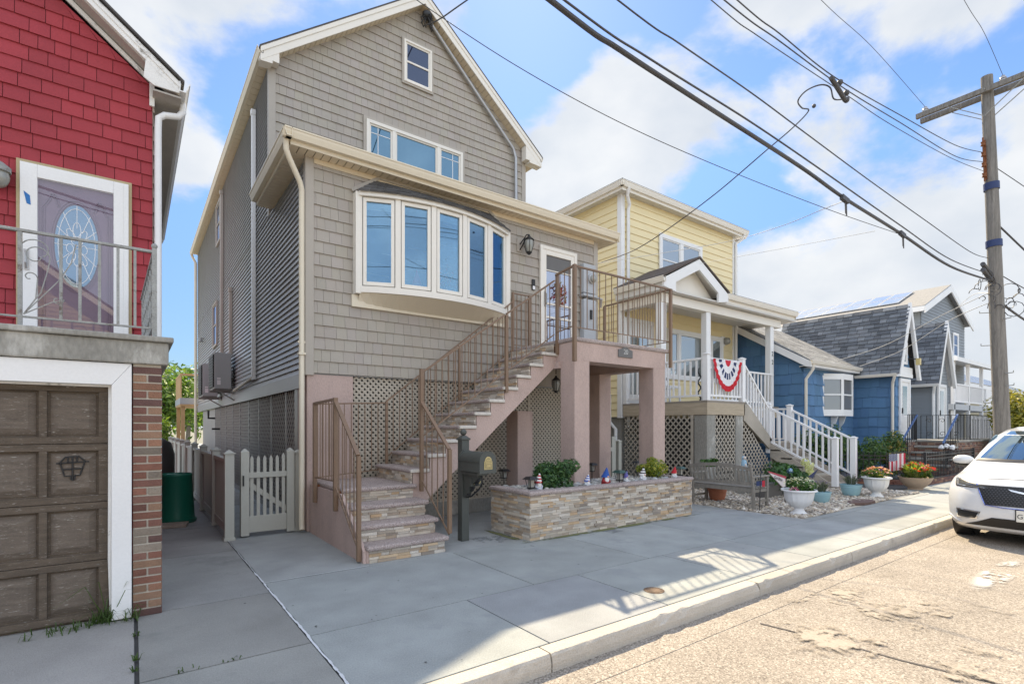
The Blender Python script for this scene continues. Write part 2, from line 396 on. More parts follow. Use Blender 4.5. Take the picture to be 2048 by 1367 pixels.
def clear_glass(name, tint, refl, gt):
    m = bpy.data.materials.new(name); t, N, L = nt(m); N.remove(N['Principled BSDF']); tr = N.new('ShaderNodeBsdfTransparent'); tr.inputs[0].default_value = (*tint, 1); g = N.new('ShaderNodeBsdfGlossy'); g.inputs[0].default_value = (*gt, 1); g.inputs['Roughness'].default_value = .012
    f = N.new('ShaderNodeFresnel'); f.inputs[0].default_value = 1.6; mr = N.new('ShaderNodeMapRange'); mr.inputs[1].default_value = .05; mr.inputs[2].default_value = .7; mr.inputs[3].default_value = refl; mr.inputs[4].default_value = .95; L.new(f.outputs[0], mr.inputs[0])
    n = N.new('ShaderNodeTexNoise'); n.inputs['Scale'].default_value = 2.; tc = N.new('ShaderNodeTexCoord'); L.new(tc.outputs['Object'], n.inputs['Vector']); bp = N.new('ShaderNodeBump'); bp.inputs['Strength'].default_value = .05; bp.inputs['Distance'].default_value = .01; L.new(n.outputs[0], bp.inputs['Height']); L.new(bp.outputs[0], g.inputs['Normal'])
    x = N.new('ShaderNodeMixShader'); L.new(mr.outputs[0], x.inputs[0]); L.new(tr.outputs[0], x.inputs[1]); L.new(g.outputs[0], x.inputs[2]); L.new(x.outputs[0], N['Material Output'].inputs[0]); MATS[name] = m
clear_glass('glass_bow', (.74, .84, .90), .20, (.46, .70, .88))
mat('room_dim', (.10, .17, .23), .8, .1); mat('blind', (.60, .60, .56), .7, .05)
mat('lamp_glass', (.30, .30, .27), .15, .05, spec=.8)
mat('flower_red', (.50, .03, .04), .6, .2, 8., 60); mat('flower_pink', (.55, .10, .13), .6, .2, 8., 60)
leaf_mat('leaf')
# ------------------------------------------------------------------ setting
def fbox(mb, fr, u0, u1, z0, z1, d0, d1):
    return mb.hexa([fr(u0, z0, d0), fr(u1, z0, d0), fr(u1, z1, d0), fr(u0, z1, d0)], [fr(u0, z0, d1), fr(u1, z0, d1), fr(u1, z1, d1), fr(u0, z1, d1)])
mat('earth', (.20, .20, .16), .95, .3, .3, 20)
tag(MB().face((-600, -600, -.2), (900, -600, -.2), (900, 900, -.2), (-600, 900, -.2)).build('ground', MATS['earth']), kind='structure')
tag(MB().face((-60, -9, -.135), (160, -9, -.135), (160, 2.79, -.135), (-60, 2.79, -.135)).build('road', MATS['asphalt']), kind='structure')
# worn pale patches and tar seams in the road
def blob(mb, c, rx, ry, z, n=28, j=.35):
    ph = [random.uniform(0, 6.28) for _ in range(3)]; pts = []
    for i in range(n):
        t = 2 * math.pi * i / n; k = 1 + j * (.5 * math.sin(2 * t + ph[0]) + .4 * math.sin(5 * t + ph[1]) + .4 * math.sin(9 * t + ph[2]) * random.uniform(.5, 1.))
        pts.append((c[0] + rx * k * math.cos(t), c[1] + ry * k * math.sin(t), z))
    return mb.face(*pts)
def worn(name, col, thresh, seed):
    m = bpy.data.materials.new(name); t, N, L = nt(m); b = N['Principled BSDF']; b.inputs['Roughness'].default_value = .95
    tc = N.new('ShaderNodeTexCoord'); n = N.new('ShaderNodeTexNoise'); n.noise_dimensions = '4D'; n.inputs['W'].default_value = seed; n.inputs['Scale'].default_value = 1.6; n.inputs['Detail'].default_value = 10; n.inputs['Roughness'].default_value = .72
    L.new(tc.outputs['Object'], n.inputs['Vector'])
    r = N.new('ShaderNodeMapRange'); r.inputs[1].default_value = thresh; r.inputs[2].default_value = thresh + .05; L.new(n.outputs[0], r.inputs[0])
    g = N.new('ShaderNodeTexGradient'); g.gradient_type = 'SPHERICAL'; mp = N.new('ShaderNodeMapping'); L.new(tc.outputs['Generated'], mp.inputs[0]); mp.inputs['Location'].default_value = (-1, -1, 0); mp.inputs['Scale'].default_value = (2, 2, 0); L.new(mp.outputs[0], g.inputs[0])
    r2 = N.new('ShaderNodeMapRange'); r2.inputs[1].default_value = 0; r2.inputs[2].default_value = .35; L.new(g.outputs['Fac'], r2.inputs[0])
    mu = N.new('ShaderNodeMath'); mu.operation = 'MULTIPLY'; L.new(r.outputs[0], mu.inputs[0]); L.new(r2.outputs[0], mu.inputs[1])
    tr = N.new('ShaderNodeBsdfTransparent'); x = N.new('ShaderNodeMixShader'); L.new(mu.outputs[0], x.inputs[0]); L.new(tr.outputs[0], x.inputs[1]); L.new(b.outputs[0], x.inputs[2]); L.new(x.outputs[0], N['Material Output'].inputs[0])
    n2 = N.new('ShaderNodeTexNoise'); n2.inputs['Scale'].default_value = 60; L.new(tc.outputs['Object'], n2.inputs['Vector'])
    s = N.new('ShaderNodeVectorMath'); s.operation = 'SCALE'; s.inputs[0].default_value = col; r3 = N.new('ShaderNodeMapRange'); r3.inputs[3].default_value = .7; r3.inputs[4].default_value = 1.3; L.new(n2.outputs[0], r3.inputs[0]); L.new(r3.outputs[0], s.inputs['Scale']); L.new(s.outputs[0], b.inputs['Base Color'])
    MATS[name] = m; return m
worn('worn_pale', (.36, .315, .26), .53, 1.); worn('worn_white', (.56, .54, .51), .46, 5.); worn('stain_dark', (.22, .195, .165), .5, 9.); worn('damp', (.23, .24, .25), .52, 3.); worn('efflor', (.44, .45, .455), .52, 7.); worn('moss_contact', (.16, .17, .07), .44, 12.)
def decal(name, cx, cy, sx, sy, z, m, rot=0):
    c, s = math.cos(rot), math.sin(rot)
    return tag(MB().face(*[(cx + a * sx * c - b * sy * s, cy + a * sx * s + b * sy * c, z) for a, b in ((-1, -1), (1, -1), (1, 1), (-1, 1))]).build(name, MATS[m]), kind='structure')
p = PZ(1730, 1200, -.13); decal('road_patch', p.x, p.y, 1.5, .45, -.1255, 'worn_pale', .1)
p = PZ(1985, 1155, -.13); decal('road_patch', p.x + .3, p.y, 1.1, .16, -.1235, 'worn_white', 0)
p = PZ(1640, 1250, -.13); decal('road_patch', p.x, p.y, .7, .4, -.1215, 'worn_pale', .5)
p = PZ(1900, 1290, -.13); decal('road_patch', p.x, p.y, 1.6, .5, -.1195, 'worn_pale', .2)
mat('tar', (.10, .09, .085), .9, .2)
tar = MB(); pts = [PZ(x, y, -.130) for x, y in ((1520, 1245), (1600, 1265), (1700, 1290), (1800, 1318), (1930, 1350), (2080, 1385))]
for a, b in zip(pts, pts[1:]):
    n = Vector((-(b - a).y, (b - a).x, 0)).normalized() * .012; tar.face(a - n, b - n, b + n, a + n)
tag(tar.build('road_tar_seam', MATS['tar']), kind='structure')
# curb
cb = MB(); x = -6.; nxt = 0; t = 1.; prev = None; px_ = x
while x < 60:
    if x >= nxt: nxt = x + random.uniform(2.2, 3.); t = random.uniform(.9, 1.06); x = (px_ + .012) if prev is not None else x; prev = None
    st_ = .09 if x < 16 else .5
    chip = random.uniform(0, .03) if random.random() < .12 else 0
    cur = [(2.79 - random.uniform(0, .004), -.3), (2.787 - random.uniform(0, .006), -.07), (2.79 + chip * .6 + random.uniform(0, .006), -.02 - chip), (2.802 + chip + random.uniform(0, .006), -.003 - chip * .3), (2.815 + chip, 0.), (2.93, 0.), (2.93, -.3)]
    if prev is not None:
        cb.c = (t, t, t); p_, q_ = [(px_, y, z) for y, z in prev], [(x, y, z) for y, z in cur]
        n_ = len(cur); cb.add(p_ + q_, [(i, (i + 1) % n_, n_ + (i + 1) % n_, n_ + i) for i in range(n_)] + [tuple(range(n_)), tuple(range(2 * n_ - 1, n_ - 1, -1))])
    prev, px_ = cur, x; x += st_
cb.c = (1, 1, 1); tag(cb.build('curb', MATS['concrete_warm']), kind='structure')
tag(MB().box(-20, 60, 2.5, 2.795, -.3, -.131).build('gutter_pan', MATS['asphalt']), kind='structure')
# pavement slabs
sb = MB()
def slab(x0, x1, y0, y1): slabbox(sb, x0 + .006, x1 - .006, y0 + .006, y1 - .006, -.14, 0.)
xs = [1.09, 2.5, 3.9, 5.35, 6.8, 8.25, 9.7, 11.15, 12.6, 14.05, 15.5, 17, 18.5, 20, 21.5, 23, 24.5, 26, 28, 30, 33, 36, 40, 46, 52, 60]
for a, b in zip(xs, xs[1:]): slab(a, b, 2.94, 4.13)
xu = [1.09, 3.3, 5.1, 6.95, 8.9]
for a, b in zip(xu, xu[1:]): slab(a, b, 4.13, 5.8)
slab(8.9, 9.45, 4.13, 5.8); slab(9.45, 15.45, 4.13, 4.3)
xv = [15.45, 18.5, 21.5, 24.5, 28, 33, 40, 60]
for a, b in zip(xv, xv[1:]): slab(a, b, 4.13, 4.75)
slab(1.09, 9.45, 5.8, 8.35)
tag(sb.build('pavement', MATS['concrete_grey'], bevel=.003), kind='structure')
s2 = MB(); 
for (x0, x1, y0, y1) in ((.03, 1.075, 2.94, 4.0), (.03, 1.075, 4.0, 5.45), (.03, 1.075, 5.45, 7.6), (.03, 1.075, 7.6, 9.6), (.03, 1.075, 9.6, 12), (.03, 2.1, 12, 26)): slabbox(s2, x0 + .004, x1 - .004, y0 + .009, y1 - .009, -.14, -.002)
tag(s2.build('side_path', MATS['concrete_left']), kind='structure')
tag(MB().box(-9, .008, 2.94, 7, -.14, -.003).build('driveway', MATS['concrete_rough'], bevel=.006), kind='structure')
tag(MB().box(-20, 60, 2.935, 8.4, -.19, -.02).build('pavement_bed', MATS['joint_dark']), kind='structure')
tag(MB().face((1.08, 8.3, -.006), (60, 8.3, -.006), (60, 60, -.006), (1.08, 60, -.006)).build('yard', MATS['concrete_grey']), kind='structure')
tag(MB().face((-40, 7, -.012), (.03, 7, -.012), (.03, 60, -.012), (-40, 60, -.012)).build('neighbour_yard', MATS['earth']), kind='structure')
ck = MB(); yy = 2.95
def ckl(y): return 1.083 + .003 * math.sin(y * 7.7) + .002 * math.sin(y * 23)
while yy < 8.2:
    w0 = random.uniform(.005, .012) if yy < 6.2 else random.uniform(.002, .005); y2 = yy + .06
    ck.face((ckl(yy) - w0, yy, .004), (ckl(yy) + w0, yy, .004), (ckl(y2) + w0, y2, .004), (ckl(y2) - w0, y2, .004)); yy = y2
ck.face((1.09, 5.795, .004), (2.2, 5.795, .004), (2.2, 5.806, .004), (1.09, 5.806, .004))
tag(ck.build('caulk_line', MATS['caulk']), kind='structure')
decal('pavement_stain', 5.1, 5.55, 1.2, .25, .0045, 'damp'); decal('pavement_stain', 4.4, 6.2, .6, .5, .0035, 'damp'); decal('pavement_stain', 6.4, 5.67, 2.2, .07, .0055, 'moss_contact'); decal('pavement_stain', 4.42, 6.2, .07, .6, .0055, 'moss_contact')  # moss strips double as painted contact shade at the planter foot
sp_ = MB()
for i in range(70):
    x, y, r_ = random.uniform(-1.5, 13), random.uniform(3., 5.6), random.uniform(.004, .012)
    sp_.face(*[(x + r_ * random.uniform(.7, 1.2) * math.cos(k), y + r_ * random.uniform(.7, 1.2) * math.sin(k), .0025 + .0001 * i) for k in (0, .9, 1.8, 2.7, 3.6, 4.5, 5.4)])
tag(sp_.build('pavement_specks', MATS['joint_dark']), kind='structure')
# ------------------------------------------------------------------ window helper
def window(parent, fr, u0, u1, z0, z1, case='cream_white', glass='glass_blue', style='double', c=.06, d=.05, name='window', split=None, bars=None, label=None):
    w = MB()
    fbox(w, fr, u0, u0 + c, z0, z1, 0, d); fbox(w, fr, u1 - c, u1, z0, z1, 0, d); fbox(w, fr, u0 + c, u1 - c, z1 - c, z1, 0, d); fbox(w, fr, u0 + c, u1 - c, z0, z0 + c, 0, d)
    o = w.build(name, MATS[case], parent, bevel=.004)
    cells = [(u0 + c, u1 - c)]
    if split:
        cells = []; a = u0 + c
        for s in split: cells.append((a, s - c * .6)); a = s + c * .6
        cells.append((a, u1 - c))
        m = MB()
        for s in split: fbox(m, fr, s - c * .6, s + c * .6, z0 + c, z1 - c, 0, d * .9)
        m.build_each('mullion', MATS[case], o)
    sh = MB(); gl = MB(); br = MB(); f = .035
    for a, b in cells:
        for p in ((a, a + f, z0 + c, z1 - c), (b - f, b, z0 + c, z1 - c), (a + f, b - f, z1 - c - f, z1 - c), (a + f, b - f, z0 + c, z0 + c + f)): fbox(sh, fr, *p, 0, d * .55)
        if style == 'double': zm = (z0 + z1) / 2; fbox(sh, fr, a + f, b - f, zm - .02, zm + .02, 0, d * .62)
        fbox(gl, fr, a + f, b - f, z0 + c + f, z1 - c - f, -.01, .012)
    if bars:
        for q in bars: fbox(br, fr, *q, .012, .019)
        br.build('grille_bar', MATS['white_vinyl'], o)
    sh.build('sash', MATS[case], o, bevel=.003); gl.build('pane', MATS[glass], o)
    return o
def soffit_boards(mb, p, q, d, n, gap=.012, t=.012):
    # boards running along d, laid side by side from p to q
    p = Vector(p); q = Vector(q); d = Vector(d); e = (q - p) / n; L = e.length; g = e * (gap / L)
    for i in range(n):
        a = p + e * i; b = a + e - g; mb.hexa([a, b, b + d, a + d], [v + Vector((0, 0, t)) for v in (a, b, b + d, a + d)])
    return mb
# ------------------------------------------------------------------ the taupe house
GX0, GX1, GF, GM, GB = 2.15, 8.38, 8.26, 10.9, 24.7
gh = thing('house', 'tall taupe shingled house with a bow window and cream trim above a latticed base', 'house', (GX0, GF, 0))
core = MB(); core.box(GX0 + .02, GX1 - .02, GF + .02, GB, 2.42, 5.75); core.box(GX0 + .02, GX1 - .02, GM + .02, GB - .02, 5.75, 8.6)
core.prism([(GX0 + .02, GM + .02, 8.6), (GX1 - .02, GM + .02, 8.6), (5.33, GM + .02, 11.2)], (0, GB - GM - .06, 0))
core.build('wall', MATS['taupe_siding'], gh)
shakes(MB(), frY(GF), [(GX0 + .1, 2.44), (GX1 - .1, 2.44), (GX1 - .1, 5.8), (GX0 + .1, 5.8)], .186, .12, .2, .024, .0035, .035).build('shake_siding', MATS['taupe_shake'], gh)
RS = .79
shakes(MB(), frY(GM), [(GX0 + .1, 5.9), (GX1 - .1, 5.9), (GX1 - .1, 8.96), (5.36, 11.28), (GX0 + .1, 8.80)], .186, .12, .2, .024, .0035, .035).build('gable_siding', MATS['taupe_shake'], gh)
lp = MB(); lap(lp, frX(GX0), [(GF + .02, 2.44), (GB, 2.44), (GB, 5.75), (GF + .02, 5.75)], .095, .028); lap(lp, frX(GX0), [(GM + .02, 5.75), (GB, 5.75), (GB, 8.62), (GM + .02, 8.62)], .095, .028)
lp.build('lap_siding', MATS['taupe_siding'], gh)
lp = MB(); lap(lp, frX(GX1, 1), [(GF + .02, 2.44), (GB, 2.44), (GB, 5.75), (GF + .02, 5.75)], .095, .028); lap(lp, frX(GX1, 1), [(GM, 5.75), (GB, 5.75), (GB, 8.62), (GM, 8.62)], .095, .028)
lp.build('lap_siding', MATS['taupe_siding'], gh)
for (x0, x1, y, z0, z1) in ((GX0 - .03, GX0 + .1, GF, 2.40, 5.78), (GX1 - .1, GX1 + .03, GF, 2.40, 5.78), (GX0 - .03, GX0 + .1, GM, 5.7, 8.62), (GX1 - .1, GX1 + .03, GM, 5.7, 8.84)):
    MB().box(x0, x1, y - .03, y + .1, z0, z1).build('corner_board', MATS['taupe_trim'], gh, bevel=.008)
MB().box(GX0 - .026, GX0 + .02, GF + .1, GB, 2.22, 2.44).build('skirt_board', MATS['taupe_siding'], gh)
# extension eave: gutters, soffit, low roof
EX0, EX1, EY, EZ = 1.735, 8.76, 7.88, 5.92
g = MB(); gutter(g, (EX0, EY, EZ), (EX1, EY, EZ), (0, -1, 0), .12, .13); gutter(g, (EX0, EY, EZ), (EX0, 10.62, EZ), (-1, 0, 0), .12, .13)
g.build_each('gutter', MATS['cream'], gh)
f = MB(); f.box(EX0 + .12, EX1 - .02, EY + .12, EY + .14, 5.73, 5.92); f.box(EX0 + .12, EX0 + .14, EY + .14, 10.62, 5.73, 5.92); f.box(EX1 - .02, EX1, EY + .02, 10.62, 5.73, 5.93); f.box(EX0 + .12, GX0 - .03, 10.6, 10.62, 5.73, 5.9)
f.build_each('fascia', MATS['cream'], gh)
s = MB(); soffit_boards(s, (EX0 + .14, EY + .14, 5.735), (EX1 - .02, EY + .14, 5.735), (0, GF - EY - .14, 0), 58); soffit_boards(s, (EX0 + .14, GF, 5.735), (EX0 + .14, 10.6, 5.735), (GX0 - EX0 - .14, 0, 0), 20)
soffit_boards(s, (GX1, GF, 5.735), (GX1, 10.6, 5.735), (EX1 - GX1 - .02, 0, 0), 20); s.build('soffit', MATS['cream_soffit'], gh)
MB().box(GX0 + .1, GX1 - .1, GF - .035, GF - .004, 5.66, 5.734).build('frieze', MATS['cream_soffit'], gh)
MB().add([(EX0 + .02, EY + .02, 5.93), (EX1, EY + .02, 5.93), (EX1, 10.62, 5.93), (EX0 + .02, 10.62, 5.93), (GX0 + .2, GM, 6.45), (GX1 - .2, GM, 6.45)], [(0, 1, 5, 4), (1, 2, 5), (3, 0, 4), (3, 2, 1, 0)]).build('lower_roof', MATS['roof_dark'], gh)
# main roof, rakes and eaves
RY0, RX, RZ = 10.66, 5.36, 11.47
r = MB()
for sg, ex in ((-1, 1.92), (1, 8.80)):
    ez = RZ - abs(ex - RX) * RS; a = (RX, RZ + .03); b = (ex, ez + .03)
    r.hexa([(a[0], RY0 - .02, a[1]), (b[0], RY0 - .02, b[1]), (b[0], RY0 - .02, b[1] - .035), (a[0], RY0 - .02, a[1] - .035)], [(a[0], GB + .3, a[1]), (b[0], GB + .3, b[1]), (b[0], GB + .3, b[1] - .035), (a[0], GB + .3, a[1] - .035)])
r.build('roof', MATS['roof_dark'], gh)
for sg, ex in ((-1, 1.94), (1, 8.78)):
    ez = RZ - abs(ex - RX) * RS; fa = MB()
    for (t0, t1, y0, y1) in ((0, .10, RY0 - .015, RY0 + .02), (.10, .25, RY0, RY0 + .025)):
        fa.prism([(RX, y0, RZ - t0), (ex, y0, ez - t0), (ex, y0, ez - t1), (RX, y0, RZ - t1)], (0, y1 - y0, 0))
    q_ = ez + abs((xr_ := GX0 + .12 if sg < 0 else GX1 - .12) - ex) * RS
    rt = MB(); rt.prism([(ex, RY0 + .006, ez - .03), (xr_, RY0 + .006, q_ - .2), (xr_, RY0 + .006, ez - .19), (ex, RY0 + .006, ez - .17)], (0, GM - RY0 - .05, 0)); rt.build('rake_return', MATS['cream_white'], gh)
    # boxed return at the foot of the rake
    xr = GX0 if sg < 0 else GX1
    fa.prism([(ex, RY0 + .004, ez - .25), (xr, RY0 + .004, ez + abs(xr - ex) * RS - .25), (xr, RY0 + .004, ez - .24), (ex, RY0 + .004, ez - .255)], (0, GM - RY0 - .03, 0))
    fa.build('rake_board', MATS['cream_white'], gh)
    so = MB(); L = math.hypot(ex - RX, ez - RZ); n = int(L / .13); x0 = RX; 
    ux = (ex - RX) / L; uz = (ez - RZ) / L
    for i in range(n):
        a = L / n * i; b = a + L / n - .012
        so.hexa([(RX + ux * a, RY0 + .025, RZ + uz * a - .24), (RX + ux * b, RY0 + .025, RZ + uz * b - .24), (RX + ux * b, GM, RZ + uz * b - .24), (RX + ux * a, GM, RZ + uz * a - .24)], [(RX + ux * a, RY0 + .025, RZ + uz * a - .225), (RX + ux * b, RY0 + .025, RZ + uz * b - .225), (RX + ux * b, GM, RZ + uz * b - .225), (RX + ux * a, GM, RZ + uz * a - .225)])
    so.build('rake_soffit', MATS['cream_soffit'], gh)
    ge = MB(); gutter(ge, (ex + sg * .06, RY0, ez + .005), (ex + sg * .06, GB + .3, ez + .005), (sg, 0, 0), .11, .12); ge.build('gutter', MATS['cream'], gh)
    se = MB(); xa, xb = (ex - sg * .05, xr)
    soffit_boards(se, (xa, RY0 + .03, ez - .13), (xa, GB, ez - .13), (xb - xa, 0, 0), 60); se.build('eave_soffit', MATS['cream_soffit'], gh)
# flue pipes on the left roof slope
for (yy, x, hh) in ((18.6, 2.55, .9), (21.5, 2.6, .8)):
    z = RZ - abs(x - RX) * RS; fl = MB(); fl.lathe([(.07, -.3), (.07, hh - .25), (.1, hh - .25), (.1, hh - .2), (.07, hh - .2), (.07, hh - .06), (.13, hh - .05), (.1, hh)], (x, yy, z), 14)
    fl.build('flue_pipe', MATS['steel_pipe'], gh, smooth=40)
# windows of the gable
fm = frY(GM - .02)
a = [PY(x, 270, GM).x for x in (731, 786, 875, 923)]
zt = 8.24; zb = 7.3
def prairie(u0, u1, z1): return [(u0 + .09, u0 + .103, zb + .1, z1 - .1), (u1 - .103, u1 - .09, zb + .1, z1 - .1), (u0 + .1, u1 - .1, z1 - .235, z1 - .222)]
window(gh, fm, a[0], a[3], zb, zt, split=[a[1], a[2]], style='fixed', c=.07, d=.06, bars=[(a[0] + .26, a[0] + .275, zb, zt - .1), (a[0] + .105, a[1] - .08, zt - .26, zt - .245), (a[3] - .275, a[3] - .26, zb, zt - .1), (a[2] + .08, a[3] - .105, zt - .26, zt - .245)])
window(gh, fm, 4.93, 5.62, 9.40, 10.35, case='cream_white', glass='glass_dark', c=.045, d=.05)
tr = MB(); fbox(tr, fm, 4.885, 4.93, 9.355, 10.395, 0, .035); fbox(tr, fm, 5.62, 5.665, 9.355, 10.395, 0, .035); fbox(tr, fm, 4.93, 5.62, 10.35, 10.395, 0, .035); fbox(tr, fm, 4.93, 5.62, 9.355, 9.40, 0, .035)
fbox(tr, fm, a[0] - .06, a[0], zb, zt + .06, 0, .035); fbox(tr, fm, a[3], a[3] + .06, zb, zt + .06, 0, .035); fbox(tr, fm, a[0], a[3], zt, zt + .06, 0, .035); tr.build('window_casing', MATS['taupe_trim'], gh)
# side windows, line covers, downspouts
fs = frX(GX0 - .02)
window(gh, fs, 17.6, 18.5, 7.2, 8.45, case='taupe_trim', glass='glass_dark'); window(gh, fs, 18.4, 19.4, 4.15, 5.55, case='taupe_trim', glass='glass_dark')
def pipe(mb, p, q, w=.075): return mb.bar(p, q, w, w, (0, 1, 0))
for (yy, z0, z1) in ((17.2, 3.6, 8.5), (12.25, 2.62, 8.4), (15.5, 3.5, 5.3)):
    m = MB(); m.box(GX0 - .10, GX0 - .02, yy - .045, yy + .045, z0, z1); m.box(GX0 - .115, GX0 - .02, yy - .06, yy + .06, z1 - .12, z1); m.build('line_cover', MATS['taupe_trim'] if z1 > 8.45 or z1 < 6 else MATS['white_paint'], gh, bevel=.012)
m = MB(); m.tube([(GX0 - .08, 12.25, 2.66), (GX0 - .1, 14.6, 2.52)], .035, 10); m.build('line_pipe', MATS['taupe_trim'], gh, smooth=40)
m = MB(); m.tube([(1.9, 24.55, 8.62), (1.95, 24.6, 8.5), (GX0 - .09, 24.62, 8.28), (GX0 - .09, 24.62, 0.1)], .05, 8); m.build('downspout', MATS['cream'], gh, smooth=40)
d = MB(); pts = [(EX0 + .07, EY + .16, 5.83), (EX0 + .07, EY + .17, 5.66), (EX0 + .12, EY + .2, 5.56), (GX0 - .12, GF - .07, 5.30), (GX0 - .085, GF - .04, 5.20), (GX0 - .08, GF - .02, 5.0), (GX0 - .08, GF - .02, .14), (GX0 - .085, GF - .06, .05)]
d.tube(pts, .042, 10); d.build('downspout', MATS['cream'], gh, smooth=50)
d = MB(); d.box(GX0 - .135, GX0 - .03, GF - .03, GF + .0, 2.88, 2.91); d.box(GX0 - .135, GX0 - .03, GF - .075, GF + .03, 2.7, 2.73); d.build('downspout_strap', MATS['cream'], gh)
# conduit with weatherhead under the right rake
cd = MB(); p0 = PY(858, 42, GM - .1); p1 = PY(1026, 297, GM - .1); cd.tube([p0, p1, p1 + Vector((.09, 0, -.22)), p1 + Vector((.1, 0, -3.2))], .04, 10); cd.build('conduit', MATS['steel_pipe'], gh, smooth=50)
wh = MB(); wh.ball(p0 + Vector((-.08, -.06, .05)), (.12, .1, .1), 10, 7)
for i in range(14):
    q = p0 + Vector((random.uniform(-.25, .02), random.uniform(-.18, -.03), random.uniform(-.22, .12))); wh.tube([p0 + Vector((-.1, -.08, .03)), q + Vector((random.uniform(-.06, .06), -.04, 0)), q + Vector((.05, 0, -.05))], .012, 5)
wh.build('weatherhead', MATS['black_plastic'], gh, smooth=50)
# bow window
BX0, BX1, BZ0, BZ1 = 2.93, 5.83, 3.86, 5.30
cx = (BX0 + BX1) / 2; half = (BX1 - BX0) / 2; sag = .36; base = .12; Rr = (half * half + sag * sag) / (2 * sag); th = math.asin(half / Rr)
def bow(i, n=5, rr=0.): t = -th + 2 * th * i / n; return Vector((cx + (Rr + rr) * math.sin(t), GF - base - sag + Rr - (Rr + rr) * math.cos(t), 0))
bf = MB()
def ring(mb, z0, z1, r0, r1, n=20):
    for i in range(n):
        a, b = bow(i, n, r0), bow(i + 1, n, r0); c, e = bow(i + 1, n, r1), bow(i, n, r1)
        mb.hexa([(*v.xy, z0) for v in (a, b, c, e)], [(*v.xy, z1) for v in (a, b, c, e)])
ring(bf, BZ0 - .10, BZ0, -.1, .03)
bo = bf.build('bow_window', MATS['cream_white'], gh)
bf = MB(); ring(bf, BZ1, BZ1 + .07, -.1, .05); bf.build('head_board', MATS['cream_white'], bo)
cs = MB(); ca = MB(); cp = MB()
for i in range(6):
    p = bow(i); t = -th + 2 * th * i / 5; n = Vector((math.sin(t), -math.cos(t), 0)); tt = Vector((math.cos(t), math.sin(t), 0)); w = .045
    a, b, c, e = p - tt * w - n * .09, p + tt * w - n * .09, p + tt * w + n * .015, p - tt * w + n * .015
    cs.hexa([(*v.xy, BZ0) for v in (a, b, c, e)], [(*v.xy, BZ1) for v in (a, b, c, e)])
cs.box(BX0 - .07, BX0 + .02, GF - base - .03, GF, BZ0 - .12, BZ1 + .06); cs.box(BX1 - .02, BX1 + .07, GF - base - .03, GF, BZ0 - .12, BZ1 + .06)
cs.build_each('mullion', MATS['cream_white'], bo, bevel=.004)
for i in range(5):
    a, b = bow(i), bow(i + 1); d = (b - a).normalized(); n = Vector((d.y, -d.x, 0)); L = (b - a).length
    fr = lambda u, z, o, a=a, d=d, n=n: (a.x + d.x * u + n.x * o, a.y + d.y * u + n.y * o, z)
    l, h = .055, .055
    for q in ((l, l + h, BZ0 + .02, BZ1 - .01), (L - l - h, L - l, BZ0 + .02, BZ1 - .01), (l + h, L - l - h, BZ1 - .07, BZ1 - .01), (l + h, L - l - h, BZ0 + .02, BZ0 + .08)): fbox(ca, fr, *q, -.05, .012)
    for q in ((.046, l - .004, BZ0 + .005, BZ1), (L - l + .004, L - .046, BZ0 + .005, BZ1)): fbox(cp, fr, *q, -.06, .0)
    g = MB(); fbox(g, fr, l + h, L - l - h, BZ0 + .08, BZ1 - .07, -.03, -.018); g.build('pane', MATS['glass_bow'], bo)
    bl = MB()
    for q_ in range(5 if i < 4 else 3): fbox(bl, fr, l + h, L - l - h, BZ1 - .10 - .022 * q_, BZ1 - .085 - .022 * q_, -.06, -.045)
    bl.build('blind', MATS['blind'], bo)
ca.build('sash', MATS['cream_white'], bo, bevel=.004); cp.build('sash_gap', MATS['black_plastic'], bo)
bs = MB(); n = 20
bs.add([(*bow(i, n, -.0).xy, BZ0 - .101) for i in range(n + 1)] + [(BX0 + (BX1 - BX0) * i / n, GF - .02, BZ0 - .30) for i in range(n + 1)], [(i, i + 1, n + 2 + i, n + 1 + i) for i in range(n)])
bs.box(BX0 - .1, BX1 + .1, GF - .06, GF - .002, BZ0 - .32, BZ0 - .13)
bs.build('underside', MATS['cream'], bo)
MB().box(BX0 + .03, BX1 - .03, GF - .024, GF - .021, BZ0, BZ1).build('room_backing', MATS['room_dim'], bo)  # dark sheet painted as the unlit room behind the panes
rf = MB(); 
for rrow in range(4):
    k0, k1 = rrow / 4, (rrow + 1) / 4; i = 0.
    def pr(i, k):
        e = bow(i, 20, .09); xin = BX0 + .35 + (BX1 - BX0 - .7) * i / 20; w = Vector((xin, GF - .01, BZ1 + .40)); e = Vector((e.x, min(e.y, GF - .02), BZ1 + .07)); return e.lerp(w, k)
    while i < 20:
        j = min(20, i + random.uniform(.9, 1.6)); t = random.uniform(.7, 1.3) * .1; rf.c = (t, t * .97, t * .96); h = Vector((0, -.006, .014))
        a, b, c, d = pr(i, k0) + h, pr(j - .05, k0) + h, pr(j - .05, min(1, k1 + .02)), pr(i, min(1, k1 + .02))
        rf.face(a, b, c, d); rf.face(a - h * 2, b - h * 2, b, a); i = j
rf.build('bow_roof', MATS['roof_shingle'], bo)
tr = MB(); tr.bar((BX0 - .1, GF - .03, BZ1 + .1), (BX0 + .36, GF - .03, BZ1 + .42), .05, .05); tr.bar((BX1 + .1, GF - .03, BZ1 + .1), (BX1 - .36, GF - .03, BZ1 + .42), .05, .05); tr.bar((BX0 + .36, GF - .03, BZ1 + .42), (BX1 - .36, GF - .03, BZ1 + .42), .05, .05); tr.build('flashing', MATS['taupe_trim'], bo)
